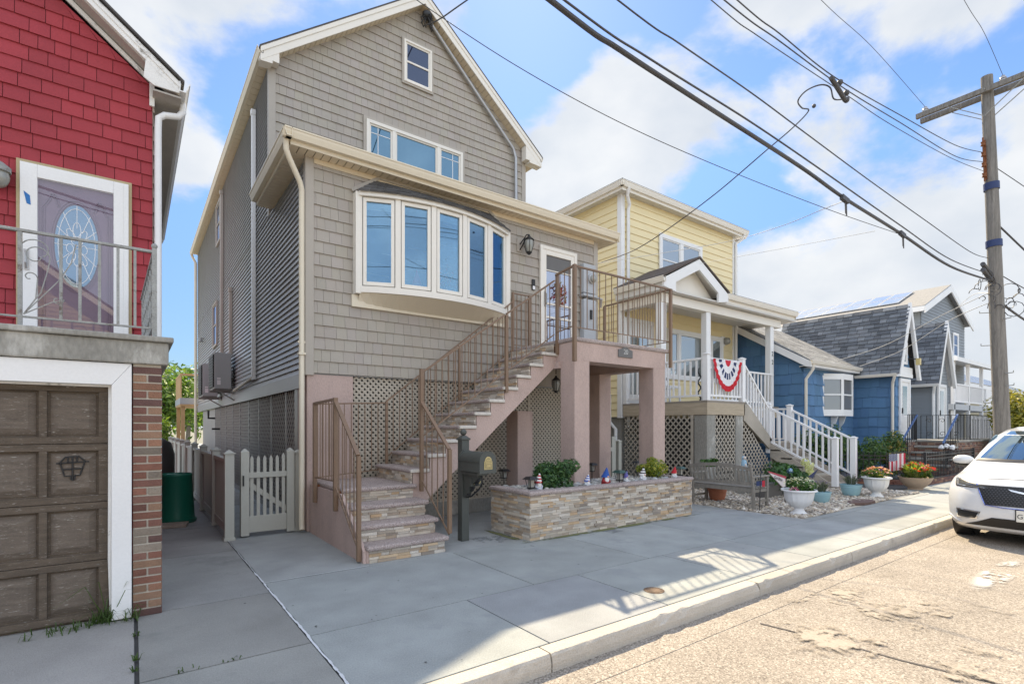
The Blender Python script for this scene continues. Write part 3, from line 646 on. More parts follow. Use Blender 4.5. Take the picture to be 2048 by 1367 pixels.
# front door with storm door
DX0, DX1, DZ0, DZ1 = 6.72, 7.74, 3.14, 5.34; fd = frY(GF - .02)
dr = MB(); c = .075
for q in ((DX0, DX0 + c, DZ0, DZ1), (DX1 - c, DX1, DZ0, DZ1), (DX0 + c, DX1 - c, DZ1 - c, DZ1)): fbox(dr, fd, *q, 0, .05)
do = dr.build('door_frame', MATS['cream_white'], gh, bevel=.005)
sd = MB(); u0, u1 = DX0 + c, DX1 - c
for q in ((u0, u0 + .09, DZ0 + .03, DZ1 - c), (u1 - .09, u1, DZ0 + .03, DZ1 - c), (u0 + .09, u1 - .09, DZ1 - c - .1, DZ1 - c), (u0 + .09, u1 - .09, DZ0 + .03, DZ0 + .2), (u0 + .09, u1 - .09, DZ0 + 1.0, DZ0 + 1.04), (u0 + .09, u1 - .09, DZ0 + .72, DZ0 + .76), (u0 + .09, u1 - .09, DZ1 - .5, DZ1 - .48)): fbox(sd, fd, *q, 0, .038)
sd.build('storm_door', MATS['cream_white'], do, bevel=.004)
g = MB(); fbox(g, fd, u0 + .09, u1 - .09, DZ0 + .2, DZ1 - .5, -.01, .012); g.build('pane', MATS['glass_door'], do)
g = MB(); fbox(g, fd, u0 + .09, u1 - .09, DZ1 - .48, DZ1 - .17, -.01, .014); g.build('screen_roll', MATS['plaque_grey'], do)
g = MB(); g.tube([fd(u0 + .05, 4.12, .04), fd(u0 + .05, 4.14, .09), fd(u0 + .05, 4.34, .09), fd(u0 + .05, 4.36, .04)], .012, 8); fbox(g, fd, u0 + .03, u0 + .07, 4.08, 4.4, .038, .046); g.build('handle', MATS['iron_worn'], do, smooth=40)
wr = MB(); ctr = Vector(fd((u0 + u1) / 2, DZ1 - .95, .04))
pal = [(.40, .07, .09), (.45, .16, .15), (.30, .05, .07), (.24, .22, .08), (.42, .25, .15)]
for i in range(170):
    t = random.uniform(0, 6.28); rr = random.uniform(.03, .21); s = random.uniform(.02, .045); k = random.choice(pal); wr.c = k
    p = ctr + Vector((rr * math.cos(t), random.uniform(-.05, -.0), rr * 1.25 * math.sin(t))); d = Vector((random.uniform(-1, 1), -.6, random.uniform(-1, 1))).normalized(); a = d.orthogonal().normalized(); b = d.cross(a)
    wr.face(p - a * s, p + b * s * .5, p + a * s, p - b * s * .5)
tag(wr.build('wreath', MATS['leaf'], None, loc=tuple(ctr)), 'red and gold leaf wreath hung on the front door of the taupe house', 'wreath')
db = MB(); fbox(db, fd, 6.52, 6.6, 4.38, 4.6, 0, .03); q = db.build('doorbell', MATS['black_plastic'], gh, bevel=.01); q2 = MB(); fbox(q2, fd, 6.53, 6.59, 4.39, 4.46, .03, .034); q2.build('button', MATS['white_vinyl'], q)
# base of the house: stucco pier, lattice skirts, near-black block painted as the shade inside
MB().box(GX0, 2.87, GF, GF + .55, 0, 2.42).build('base_pier', MATS['pink_stucco'], gh, bevel=.01)
MB().box(GX1 - .5, GX1, GF, GF + .5, 0, 2.42).build('base_pier', MATS['pink_stucco'], gh, bevel=.01)
MB().box(2.87, GX1 - .5, GF + .02, GF + .2, 0, .26).build('base_sill', MATS['concrete_old'], gh, bevel=.01)
MB().box(GX0 + .5, GX1 - .5, GF + .6, GB - .3, 0, 2.4).build('crawl_shade', MATS['shade_black'], gh)
lt = MB(); fl = frY(GF + .06)
seams = [2.87, 4.1, 5.3, 6.5, GX1 - .5]
for a, b in zip(seams, seams[1:]): lattice(lt, fl, [(a + .02, .28), (b - .02, .28), (b - .02, 2.42), (a + .02, 2.42)], .067, .036)
lt.build('lattice', MATS['lattice_tan'], gh)
lf = MB()
for a in seams[1:-1]: fbox(lf, fl, a - .02, a + .02, .27, 2.42, 0, .02)
fbox(lf, fl, 2.87, GX1 - .5, .255, .285, -.004, .03); lf.build('lattice_trim', MATS['lattice_tan'], gh)
lt = MB(); fl = frX(GX0 + .06); y = GF + .3; lf = MB()
MB().box(GX0, GX0 + .2, GF + .55, GF + .75, 0, 2.25).build('base_post', MATS['taupe_siding'], gh)
while y < 23:
    y2 = y + 1.22
    if y < 19: lattice(lt, fl, [(y + .03, .1), (y2 - .03, .1), (y2 - .03, 2.22), (y + .03, 2.22)], .105, .05)
    else: fbox(lt, fl, y, y2, .05, 2.22, 0, .02)
    fbox(lf, fl, y2 - .03, y2 + .03, 0, 2.22, -.002, .022); y = y2
lt.build('lattice', MATS['lattice_grey'], gh); fbox(lf, fl, GF + .3, 23, 0, .1, -.004, .03); lf.build('lattice_trim', MATS['taupe_siding'], gh)
# back deck
bd = thing('deck', 'raised wooden back deck with slatted rail behind the taupe house', 'deck', (1.9, 26, 0))
MB().box(1.55, 5, 25.0, 28, 2.55, 2.8).build('platform', MATS['metal_grey'], bd)
MB().box(1.56, 5, 25.01, 27.9, 2.47, 2.55).build('joist', MATS['wood_tan'], bd)
for x, y in ((1.66, 25.2), (1.66, 27.8), (3.3, 27.8)): MB().box(x - .07, x + .07, y - .07, y + .07, 0, 2.47).build('post', MATS['wood_tan'], bd)
m = MB(); m.box(1.56, 1.64, 25.05, 27.95, 3.72, 3.8); m.box(1.56, 5, 25.0, 25.06, 3.72, 3.8)
for i in range(20): m.box(1.57, 1.61, 25.05 + i * .145, 25.17 + i * .145, 2.8, 3.72)
m.build('rail', MATS['wood_tan'], bd)
# ------------------------------------------------------------------ entry staircase of the taupe house
st = thing('entry_staircase', 'pink stucco staircase with stone risers climbing to the front door landing of the taupe house', 'staircase', (3.3, 6.9, 0))
LEDGE = [(.56, .49, .40), (.45, .36, .27), (.64, .58, .50), (.40, .33, .26), (.52, .37, .23), (.34, .29, .24), (.57, .50, .41), (.48, .43, .37), (.57, .43, .28), (.44, .38, .31), (.52, .46, .38), (.60, .55, .48)]
def ledge(mb, fr, u0, u1, z0, z1): return blocks(mb, fr, u0, u1, z0, z1, .034, .07, .26, LEDGE, .02, .011, .003, .2)
LX0, LX1 = 2.22, 3.30
fl_y = [5.87, 6.15, 6.43, 6.80]; fl_z = [.2, .4, .6, .79]
bd_ = MB(); tr = MB(); ri = MB(); bk = MB()
for i, (y, z) in enumerate(zip(fl_y, fl_z)):
    z0 = fl_z[i - 1] if i else 0
    bd_.box(LX0 + .0, LX1 - .06, y + .045, 8.2, z0 if i else 0, z - .06)
    ri = MB(); ledge(ri, frY(y + .045), LX0 + .02, LX1 - .06, z0, z - .06)
    ledge(ri, frX(LX1 - .06, 1), y + .05, (fl_y[i + 1] if i < 3 else 6.9) + .03, z0, z - .06)
    ri.build('riser', MATS['ledge'], st)
    tr.box(LX0 - .01, LX1, y, (fl_y[i + 1] if i < 3 else 8.2) + (.06 if i < 3 else 0), z - .06, z)
bd_.prism([(LX0 - .04, 5.93, .0), (LX0 - .04, 5.93, .14), (LX0 - .04, 6.75, .73), (LX0 - .04, 8.2, .73), (LX0 - .04, 8.2, 0)], (.041, 0, 0))
bd_.build('lower_body', MATS['pink_stucco'], st)
# main flight
SY0, SY1, LZ = 6.85, 8.16, 3.12
nose = lambda k: 5.62 - .27 * (10 - k)
step = lambda k: .79 + .21 * k
te = MB(); sr = MB()
for k in range(1, 11):
    x = nose(k); x2 = nose(k + 1) if k < 10 else 5.95
    tr.box(x, x2 + .055, SY0 - .0, SY1, step(k) - .055, step(k))
    te.box(x + .012, x2 + .04, SY0 - .035, SY0, step(k) - .052, step(k) - .002)
    ledge(MB(), frX(x + .05), SY0 + .01, SY1, step(k - 1), step(k) - .055).build('riser', MATS['ledge'], st)
ledge(MB(), frX(5.93), SY0 + .01, SY1, step(10), LZ - .07).build('riser', MATS['ledge'], st)
tr.build_each('tread', MATS['granite'], st, bevel=.022); te.build_each('tread_end', MATS['tread_end'], st, bevel=.008)

pts = [(nose(1) + .06, .0), (nose(1) + .06, step(1) - .055)]
for k in range(1, 11): pts += [(nose(k) + .06, step(k) - .055), ((nose(k + 1) if k < 10 else 5.98) + .06, step(k) - .055)]
sp = MB()
for k in range(1, 11):     # stepped stringer, split into convex columns
    x0 = nose(k) + .06; x1 = (nose(k + 1) + .06) if k < 10 else 6.0
    lo = lambda x: max(0., .834 + .855 * (x - 3.82))
    sp.hexa([(x0, SY0, lo(x0)), (x1, SY0, lo(x1)), (x1, SY0, step(k) - .056), (x0, SY0, step(k) - .056)], [(x0, SY1, lo(x0)), (x1, SY1, lo(x1)), (x1, SY1, step(k) - .056), (x0, SY1, step(k) - .056)])
sp.build('stringer', MATS['pink_stucco'], st)
# landing and pillars
AX0, AX1, AY0 = 5.95, 8.48, 6.36
MB().box(AX0, AX1, AY0, GF - .03, LZ - .075, LZ).build('landing_slab', MATS['granite'], st, bevel=.025)
b = MB(); b.box(AX0 + .03, AX1 - .1, AY0 + .03, AY0 + .38, 2.73, LZ - .075); b.box(AX0 + .03, AX0 + .36, AY0 + .38, GF - .03, 2.73, LZ - .075); b.box(AX1 - .4, AX1 - .1, AY0 + .38, GF - .03, 2.73, LZ - .075); b.box(AX0 + .36, AX1 - .4, AY0 + .38, GF - .03, 2.95, LZ - .076)
b.box(5.93, 6.3, AY0 + .375, SY0 + .1, 2.62, 2.732); b.build('landing_beam', MATS['pink_stucco'], st)
for (x0, y0) in ((AX0 + .03, AY0 + .03), (AX1 - .45, AY0 + .03), (AX1 - .45, GF - .45), (5.62, 7.5)):
    MB().box(x0, x0 + .35, y0 + .001, y0 + .36, 0, 2.735 if x0 > 5.8 else 1.9).build('pillar', MATS['pink_stucco'], st, bevel=.012)
# iron railings
IB = MATS['iron_brown']
def rail_run(parent, pts_top, drop, n, posts, w=.045, bal=.0115, m=IB, hand=(.045, .03), low=.016, name='railing', bal_pad=0.):
    # pts_top: handrail end points; lower rail lies "drop" below; balusters between them
    p, q = Vector(pts_top[0]), Vector(pts_top[1]); dz = Vector((0, 0, drop)); r = MB()
    r.bar(p, q, *hand); ro = r.build(name, m, parent); MB().bar(p - dz, q - dz, low, low).build('bottom_rail', m, ro)
    for i in range(1, n + 1):
        t = p.lerp(q, i / (n + 1)); MB().bar(t - dz, t - Vector((0, 0, .012)), bal, bal).build('baluster', m, ro)
    for (x, y, z0, z1) in posts: MB().box(x - w / 2, x + w / 2, y - w / 2, y + w / 2, z0, z1).build('post', m, ro, bevel=.004)
    return ro
XL = LX0 - .07
rail_run(st, [(XL, 7.82, 1.95), (XL, 6.89, 1.97)], 1.08, 6, [(XL, 7.82, .5, 1.96), (XL, 6.87, .5, 1.99)], .055)
rail_run(st, [(XL, 6.87, 1.95), (XL, 6.02, 1.27)], 1.12, 5, [(XL, 6.0, .02, 1.26)], .05, hand=(.05, .025))
rail_run(st, [(XL, 7.84, 1.94), (3.33, 8.1, 2.0)], 1.08, 9, [], hand=(.03, .022))
hb = nose(1) + .18
rail_run(st, [(hb, 8.1, step(1) + 1.03), (4.75, 8.1, step(1) + 1.03 + (4.75 - hb) * .778)], .92, 11, [(hb, 8.1, step(1) - .02, step(1) + 1.03), (4.02, 8.1, step(3), step(1) + 1.0 + (4.02 - hb) * .778), (4.75, 8.1, step(6), step(1) + 1.0 + (4.75 - hb) * .778)], .04, hand=(.03, .022))
rail_run(st, [(4.75, 8.1, step(1) + 1.03 + (4.75 - hb) * .778), (5.95, 8.1, step(1) + 1.03 + (5.95 - hb) * .778)], .92, 9, [(5.95, 8.1, LZ - .1, LZ + 1.1)], .045, hand=(.03, .022))
rail_run(st, [(5.95, 8.1, LZ + 1.08), (6.35, 8.1, LZ + 1.08)], 1.0, 3, [(6.35, 8.1, LZ, LZ + 1.1)], .045, hand=(.03, .022))
FY = SY0 - .03
zA = 2.38; xA = 3.36; xE = 5.90; zE = LZ + 1.02
sl = (zE - zA) / (xE - xA)
rail_run(st, [(xA, FY, zA), (4.85, FY, zA + sl * (4.85 - xA))], .93, 12, [(xA, FY - .02, .68, 2.44), (4.88, FY, step(7) - .1, zA + sl * (4.85 - xA))], .05, hand=(.035, .025))
rail_run(st, [(4.88, FY, zA + sl * (4.88 - xA)), (xE, FY, zE)], .93, 9, [(xE + .05, FY - .02, LZ - .25, LZ + 1.13)], .05, hand=(.035, .025))
rail_run(st, [(xA, FY - .02, 1.97), (xA, 5.99, 1.31)], 1.12, 4, [(xA, 5.98, .21, 1.31)], .05, hand=(.05, .025))
fx = AX0 - .02; fy = AY0 - .0; rx = AX1 - .0; zt = LZ + 1.17
rail_run(st, [(fx, FY - .0, LZ + 1.12), (fx, fy, zt)], 1.0, 3, [(fx, fy - .02, LZ - .42, zt + .02)], .06, hand=(.035, .028))
rail_run(st, [(fx, fy - .01, zt), (rx, fy - .01, zt)], 1.02, 16, [(rx, fy - .02, LZ - .36, zt + .01)], .055, hand=(.035, .028))
rail_run(st, [(rx, fy, zt), (rx, 8.1, zt)], 1.02, 12, [(rx, 8.1, LZ, zt)], .045, hand=(.035, .028))
# rust at the fixing plates
rp = MB()
for p in ((XL + .03, 6.87, .56), (XL + .03, 7.82, .56)): rp.box(p[0], p[0] + .045, p[1] - .03, p[1] + .03, p[2], p[2] + .2)
rp.box(fx + .04, fx + .1, FY - .02, FY + .1, LZ - .25, LZ - .1); mat('rust', (.20, .075, .03), .9, .3, 12.); rp.build('fixing_plate', MATS['rust'], st)
# house number plaque on the landing beam
sg = thing('house_sign', 'small dark arched plaque with the number 20 on the landing beam', 'sign', PY(1250, 705, AY0 + .03))
c = OFF[sg.name]; w, h = .19, .07
pl = [(c.x - w, c.z - h - .02), (c.x + w, c.z - h - .02), (c.x + w, c.z + .045), (c.x + .11, c.z + .06), (c.x + .05, c.z + .095), (c.x, c.z + .105), (c.x - .05, c.z + .095), (c.x - .11, c.z + .06), (c.x - w, c.z + .045)]
MB().prism([(x, c.y - .02, z) for x, z in pl], (0, .018, 0)).build('plate', MATS['plaque_grey'], sg, bevel=.004)
mat('grey_letters', (.5, .5, .48), .5); text('number', '20', .12, MATS['grey_letters'], sg, (c.x, c.y - .022, c.z + .005), (R(90), 0, 0))
# lantern hung below the stair and wall lanterns
def lantern(name, label, loc, arm=None, s=1., m='iron_black', group=None):
    l = thing(name, label, 'lantern', loc, group); x, y, z = loc; b = MB()
    b.lathe([(.01, .2 * s), (.025 * s, .19 * s), (.03 * s, .16 * s), (.1 * s, .10 * s), (.105 * s, .09 * s)], loc, 12); b.lathe([(.02 * s, -.2 * s), (.05 * s, -.17 * s), (.06 * s, -.15 * s)], loc, 12)
    for i in range(6):
        t = i * math.pi / 3; b.tube([(x + .1 * s * math.cos(t), y + .1 * s * math.sin(t), z + .09 * s), (x + .105 * s * math.cos(t), y + .105 * s * math.sin(t), z), (x + .055 * s * math.cos(t), y + .055 * s * math.sin(t), z - .16 * s)], .006 * s, 5)
    if arm: 
        for a in arm: b.tube(a, .012 * s, 6)
    b.build('cage', MATS[m], l, smooth=40)
    MB().lathe([(.05 * s, -.14 * s), (.085 * s, -.02 * s), (.09 * s, .05 * s), (.08 * s, .085 * s)], loc, 12).build('lamp_glass', MATS['lamp_glass'], l, smooth=40)
    return l
p = PY(1058, 489, GF - .2)
wl = lantern('wall_lantern', 'dark iron carriage lantern on the shingle wall between bow window and front door', tuple(p), [[(p.x - .1, GF - .03, p.z + .03), (p.x - .06, GF - .1, p.z + .12), (p.x - .03, GF - .16, p.z + .2), (p.x, p.y, p.z + .2)], [(p.x - .1, GF - .03, p.z - .08), (p.x - .08, GF - .1, p.z + .0), (p.x - .05, GF - .14, p.z + .13)]], 1.0)
bp = MB(); bp.box(p.x - .17, p.x - .06, GF - .035, GF - .018, p.z - .12, p.z + .15); bp.build('back_plate', MATS['taupe_trim'], wl, bevel=.01)
p = PY(1112, 768, 7.7)
lantern('hanging_lantern', 'dark lantern hanging under the stairs beside the tan lattice', tuple(p), [[(p.x, p.y, p.z + .2), (p.x, p.y, 2.96)]], .85)
# electric meter
em = thing('electric_meter', 'grey electric meter and panel box on the shingle wall right of the front door', 'meter', (8.05, GF, LZ))
a = PY(1157, 545, GF - .1); b2 = PY(1188, 600, GF - .1)
m = MB(); m.box(7.86, 8.22, GF - .15, GF - .02, 4.52, 5.15); m.build('meter_box', MATS['metal_grey'], em, bevel=.012)
m = MB(); m.box(7.84, 8.24, GF - .17, GF - .02, 4.44, 4.50); m.box(7.86, 8.22, GF - .16, GF - .02, 3.5, 4.38); m.build('panel_box', MATS['metal_grey'], em, bevel=.012)
m = MB(); m.lathe([(.1, 0), (.1, .04), (.085, .05)], (0, 0, 0), 20); m.v = [(8.08 + x, GF - .15 - z, 4.83 + y) for x, y, z in m.v]; m.build('meter_ring', MATS['steel_pipe'], em, smooth=40)
m = MB(); m.lathe([(.08, .04), (.08, .09), (.06, .11), (.01, .115)], (0, 0, 0), 20); m.v = [(8.08 + x, GF - .15 - z, 4.83 + y) for x, y, z in m.v]; m.build('dial', MATS['lamp_glass'], em, smooth=40)
m = MB(); m.box(8.03, 8.08, GF - .19, GF - .16, 3.95, 4.15); m.build('latch', MATS['black_plastic'], em)
m = MB(); m.tube([(8.0, GF - .08, 4.45), (8.0, GF - .08, 4.38)], .04, 8); m.tube([(8.24, GF - .1, 4.47), (8.45, GF - .1, 4.45), (8.5, GF - .02, 4.3)], .03, 8); m.build('conduit', MATS['steel_pipe'], em, smooth=40)
# ------------------------------------------------------------------ planter
PX0, PX1, PY0, PY1 = 4.50, 8.30, 5.72, 6.74
pl = thing('planter', 'long raised planter faced with stacked ledge stone and a granite cap', 'planter', (6.4, 6.2, 0))
m = MB(); m.box(PX0 + .03, PX1 - .03, PY0 + .03, PY0 + .12, 0, .63); m.box(PX0 + .03, PX0 + .12, PY0 + .12, PY1 - .03, 0, .63); m.box(PX1 - .12, PX1 - .03, PY0 + .12, PY1 - .03, 0, .63); m.box(PX0 + .12, PX1 - .12, PY1 - .12, PY1 - .03, 0, .63)
m.build('wall', MATS['mortar'], pl)
m = MB(); ledge(m, frY(PY0 + .03), PX0 + .01, PX1 - .01, 0, .63); ledge(m, frX(PX0 + .03), PY0 + .01, PY1 - .03, 0, .63); ledge(m, frX(PX1 - .03, 1), PY0 + .01, PY1 - .03, 0, .63); m.build('stone_facing', MATS['ledge'], pl)
m = MB(); cp_ = .02
m.box(PX0 - cp_, 6.4, PY0 - cp_, PY0 + .17, .63, .69); m.box(6.404, PX1 + cp_, PY0 - cp_, PY0 + .17, .63, .69); m.box(PX0 - cp_, PX0 + .17, PY0 + .174, PY1, .63, .69); m.box(PX1 - .17, PX1 + cp_, PY0 + .174, PY1, .63, .69)
m.build('cap', MATS['granite'], pl, bevel=.022)
MB().box(PX0 + .12, PX1 - .12, PY0 + .12, PY1 - .12, .3, .60).build('soil', MATS['earth'], pl)
STONE = [(.36, .36, .34), (.46, .45, .42), (.27, .27, .26), (.52, .49, .44), (.33, .31, .29), (.40, .41, .42)]
m = MB(); mat('pebble', (1., 1., 1.), .75, .15, 9., 90, .1, attr=True)
for i in range(900):
    x, y = random.uniform(PX0 + .19, PX1 - .19), random.uniform(PY0 + .19, PY1 - .03); r = random.uniform(.022, .05); c = random.choice(STONE); t = random.uniform(.75, 1.2); m.c = tuple(k * t for k in c)
    m.ball((x, y, .615 + random.uniform(0, .05)), (r * random.uniform(.9, 1.5), r * random.uniform(.8, 1.2), r * .75), 7, 5, .08)
tag(m.build('pebbles', MATS['pebble'], None, smooth=60), 'grey river pebbles filling the raised planter', 'pebbles', kind='stuff')
def pz(px, py, z=.66): return PZ(px, py, z)
# shrubs
DG = [(.05, .125, .045), (.075, .16, .05), (.035, .085, .035), (.10, .19, .06)]
YG = [(.2, .27, .03), (.34, .35, .05), (.11, .18, .03), (.44, .42, .08)]
def shrub(name, label, c, r, n, size, pal, base_z, clumps=10, group=None, stems=7):
    s = thing(name, label, 'shrub', (c[0], c[1], base_z), group)
    leafcloud(MB(), c, r, n, size, pal, clumps).build('foliage', MATS['leaf'], s)
    t = MB()
    for i in range(stems):
        a = random.uniform(0, 6.28); k = random.uniform(.2, .6); t.tube([(c[0], c[1], base_z - .02), (c[0] + r[0] * k * .4 * math.cos(a), c[1] + r[1] * k * .4 * math.sin(a), c[2] - r[2] * .2), (c[0] + r[0] * k * math.cos(a), c[1] + r[1] * k * math.sin(a), c[2] + r[2] * .4)], [.012, .009, .004], 5)
    t.build('stem', MATS['wood_old'], s); return s
shrub('shrub', 'dark green leafy shrub at the left end of the stone planter', (5.42, 6.2, .87), (.46, .38, .30), 4200, .032, DG, .6, 16)
shrub('shrub', 'yellow green variegated shrub at the right end of the stone planter', (7.82, 6.25, .84), (.33, .28, .21), 1900, .03, YG, .6, 10)
# gnomes
mat('cloth', (1., 1., 1.), .8, .08, 6., 60, attr=True)
def gnome(label, px, py, h, hat, body, beard=(.75, .75, .73), z=.67, arms=True):
    c = PY(px, py, 6.0 + .04 * math.sin(px)); c.z = .645; g = thing('garden_gnome', label, 'gnome', tuple(c), 'gnomes in the stone planter'); w = h * .24
    m = MB(); m.c = body; m.lathe([(w * .9, -.03), (w, h * .08), (w * .95, h * .25), (w * .7, h * .42), (w * .45, h * .5)], c, 14); m.build('body', MATS['cloth'], g, smooth=50)
    m = MB(); m.c = beard; m.ball((c.x - .1 * w, c.y - w * .55, c.z + h * .34), (w * .62, w * .5, h * .2), 12, 8); m.build('beard', MATS['cloth'], g, smooth=60)
    m = MB(); m.c = (.62, .36, .27); m.ball((c.x - .1 * w, c.y - w * .95, c.z + h * .5), w * .26, 8, 6); m.build('nose', MATS['cloth'], g, smooth=60)
    m = MB(); nseg = 6
    for i in range(nseg):
        m.c = hat[i % len(hat)]; z0, z1 = h * (.48 + .52 * i / nseg), h * (.48 + .52 * (i + 1) / nseg); r0, r1 = w * .92 * (1 - i / nseg) + .008, w * .92 * (1 - (i + 1) / nseg) + .008
        m.lathe([(r0, z0), (r1, z1 + .002)], (c.x + .006 * i, c.y, c.z), 14)
    m.build('hat', MATS['cloth'], g, smooth=60)
    if arms:
        m = MB(); m.c = body
        for s in (-1, 1): m.tube([(c.x + s * w * .7, c.y, c.z + h * .4), (c.x + s * w * 1.05, c.y - w * .3, c.z + h * .25), (c.x + s * w * .6, c.y - w * .8, c.z + h * .2)], [w * .25, w * .24, w * .2], 7)
        m.build('arm', MATS['cloth'], g, smooth=60)
    return g
RED, WHT, BLU = (.45, .02, .03), (.75, .75, .74), (.02, .08, .32)
gnome('small gnome with a tall red and white striped hat beside a solar lantern', 1076, 972, .26, [RED, WHT], (.55, .57, .64))
gnome('gnome with blue hat over an orange and yellow sweater near the dark shrub', 1174, 962, .2, [(.06, .1, .4), WHT], (.65, .68, .72))
gnome('gnome with a tall pointed royal blue hat and dark red robe', 1211, 958, .29, [BLU], (.30, .02, .025))
gnome('pale gnome with purple hat behind the green topped lantern', 1251, 951, .2, [(.13, .12, .35)], (.62, .64, .68))
gnome('white gnome with a black and white striped hat left of the yellow shrub', 1285, 948, .25, [WHT, (.08, .07, .07)], (.62, .63, .66))
gnome('gnome with a plain red hat right of the yellow shrub', 1348, 941, .22, [RED], (.68, .68, .68))
for (i_, k_, lb, hc, bc) in ((1, .62, 'small pink hatted gnome on the sill inside the second bow window pane', (.5, .06, .12), (.5, .16, .2)), (3, .45, 'round pale figure on the sill inside the fourth bow window pane', (.6, .4, .4), (.6, .4, .42))):
    q = bow(i_).lerp(bow(i_ + 1), k_) + Vector((0, .14, 0)); q.z = BZ0; g = thing('window_gnome', lb, 'figurine', tuple(q)); m = MB(); m.c = bc; m.lathe([(.08, 0), (.085, .06), (.07, .14), (.04, .17)], q, 12); m.build('body', MATS['cloth'], g, smooth=50); m = MB(); m.c = hc
    m.lathe([(.085, .14), (.06, .22), (.03, .3), (.005, .38)], q, 12) if i_ == 1 else m.ball(q + Vector((0, 0, .2)), .07, 12, 8); m.build('head', MATS['cloth'], g, smooth=50)
q = bow(2).lerp(bow(3), .5) + Vector((0, .16, 0)); q.z = BZ0; m = MB()
for i in range(90):
    p = q + Vector((random.gauss(0, .1), random.gauss(0, .04), .28 + random.gauss(0, .12))); m.c = random.choice([(.5, .12, .1), (.55, .3, .2), (.3, .2, .08), (.6, .2, .25)]); d = Vector((random.uniform(-1, 1), -.7, random.uniform(-1, 1))).normalized(); a = d.orthogonal().normalized() * .035; b = d.cross(a) * .6; m.face(p - a, p + b, p + a, p - b)
tag(m.build('bouquet', MATS['leaf'], None, loc=tuple(q)), 'reddish dried flower bouquet inside the middle bow window pane', 'flowers')
# orange bow stake
m = MB(); c = pz(1165, 955); 
for i in range(26):
    a = random.uniform(.3, 2.6); m.c = random.choice([(.5, .14, .03), (.5, .36, .05), (.42, .06, .03)]); p0 = c + Vector((0, 0, .2)); p1 = p0 + Vector((random.uniform(-.13, .05), random.uniform(-.08, .08), random.uniform(-.22, .06)))
    n = Vector((random.uniform(-1, 1), random.uniform(-1, 1), 0)).normalized() * .012; m.face(p0 - n, p0 + n, p1 + n, p1 - n)
m.c = (.1, .09, .05); m.tube([c - Vector((0, 0, .06)), c + Vector((0, 0, .22))], .006, 5)
tag(m.build('ribbon_stake', MATS['cloth'], None, loc=tuple(c)), 'orange and yellow ribbon tuft on a stake beside the dark green shrub', 'garden stake')
# solar lanterns
def solar(label, px, py, s=1., top='black_plastic', z=.64, back=False):
    c = pz(px, py, z) if back else PY(px, py, 6.02); c.z = .64; l = thing('solar_lantern', label, 'garden lantern', tuple(c), 'solar lanterns in the stone planter'); m = MB(); x, y, zz = c
    m.tube([(x, y, zz - .08), (x, y, zz + .08 * s)], .009, 6); m.box(x - .045 * s, x + .045 * s, y - .045 * s, y + .045 * s, zz + .06 * s, zz + .075 * s)
    for a, b in ((-1, -1), (1, -1), (1, 1), (-1, 1)): m.bar((x + a * .04 * s, y + b * .04 * s, zz + .075 * s), (x + a * .062 * s, y + b * .062 * s, zz + .2 * s), .009, .009)
    m.build('frame', MATS['black_plastic'], l)
    m = MB(); q = .1 * s; m.hexa([(x - q, y - q, zz + .2 * s), (x + q, y - q, zz + .2 * s), (x + q, y + q, zz + .2 * s), (x - q, y + q, zz + .2 * s)], [(x - q * .55, y - q * .55, zz + .245 * s), (x + q * .55, y - q * .55, zz + .245 * s), (x + q * .55, y + q * .55, zz + .245 * s), (x - q * .55, y + q * .55, zz + .245 * s)]); m.build('cap', MATS[top], l)
    m = MB(); m.box(x - .035 * s, x + .035 * s, y - .035 * s, y + .035 * s, zz + .08 * s, zz + .19 * s); m.build('lamp_glass', MATS['lamp_glass'], l)
mat('dark_green_cap', (.03, .07, .06), .5)
solar('black solar lantern beside the red striped hat gnome at the near planter corner', 1062, 976, .95)
solar('black solar lantern at the back left corner of the planter beside a pillar', 1008, 962, .9, back=True)
solar('black solar lantern between the two front pillars, right of the orange ribbons', 1184, 948, .95, back=True)
solar('green topped solar lantern in the middle of the planter', 1239, 957, .95, 'dark_green_cap')
solar('black solar lantern behind the white gnome with the striped hat', 1274, 941, .9, back=True)
solar('green topped solar lantern at the far right end of the planter', 1360, 941, .9, 'dark_green_cap')
# ------------------------------------------------------------------ mailbox
mb_ = thing('mailbox', 'dark green grey mailbox on a post with ball finial and number 20 plate', 'mailbox', (3.78, 6.33, 0)); MG = MATS['mailbox_green']
m = MB(); m.box(3.72, 3.84, 6.27, 6.39, 0, 1.42); m.box(3.705, 3.855, 6.255, 6.405, 1.42, 1.45); m.hexa([(3.715, 6.265, 1.45), (3.845, 6.265, 1.45), (3.845, 6.395, 1.45), (3.715, 6.395, 1.45)], [(3.75, 6.3, 1.485), (3.81, 6.3, 1.485), (3.81, 6.36, 1.485), (3.75, 6.36, 1.485)]); m.build('post', MG, mb_, bevel=.006)
MB().ball((3.78, 6.33, 1.53), .047, 16, 12).build('finial', MG, mb_, smooth=60)
m = MB(); bx0, bx1, by0, by1, bz0, bz1 = 3.66, 3.90, 5.72, 6.24, 1.0, 1.15
def arch(y, gx=0., gz=0.): return [(bx0 - gx, y, bz0 - gz), (bx1 + gx, y, bz0 - gz)] + [(3.78 + (.12 + gx) * math.cos(math.pi * i / 14), y, bz1 + (.125 + gx) * math.sin(math.pi * i / 14)) for i in range(15)]
m.prism(arch(by0), (0, by1 - by0, 0)); m.build('box', MG, mb_, smooth=35)
m = MB(); m.prism(arch(by0 - .022, .012, .008), (0, .03, 0)); m.box(bx0 - .012, bx1 + .012, by0, by1 + .01, bz1 - .012, bz1 + .0); m.prism(arch(by1 - .0, .012, .008), (0, .02, 0)); dd = m.build('door', MG, mb_, smooth=35)
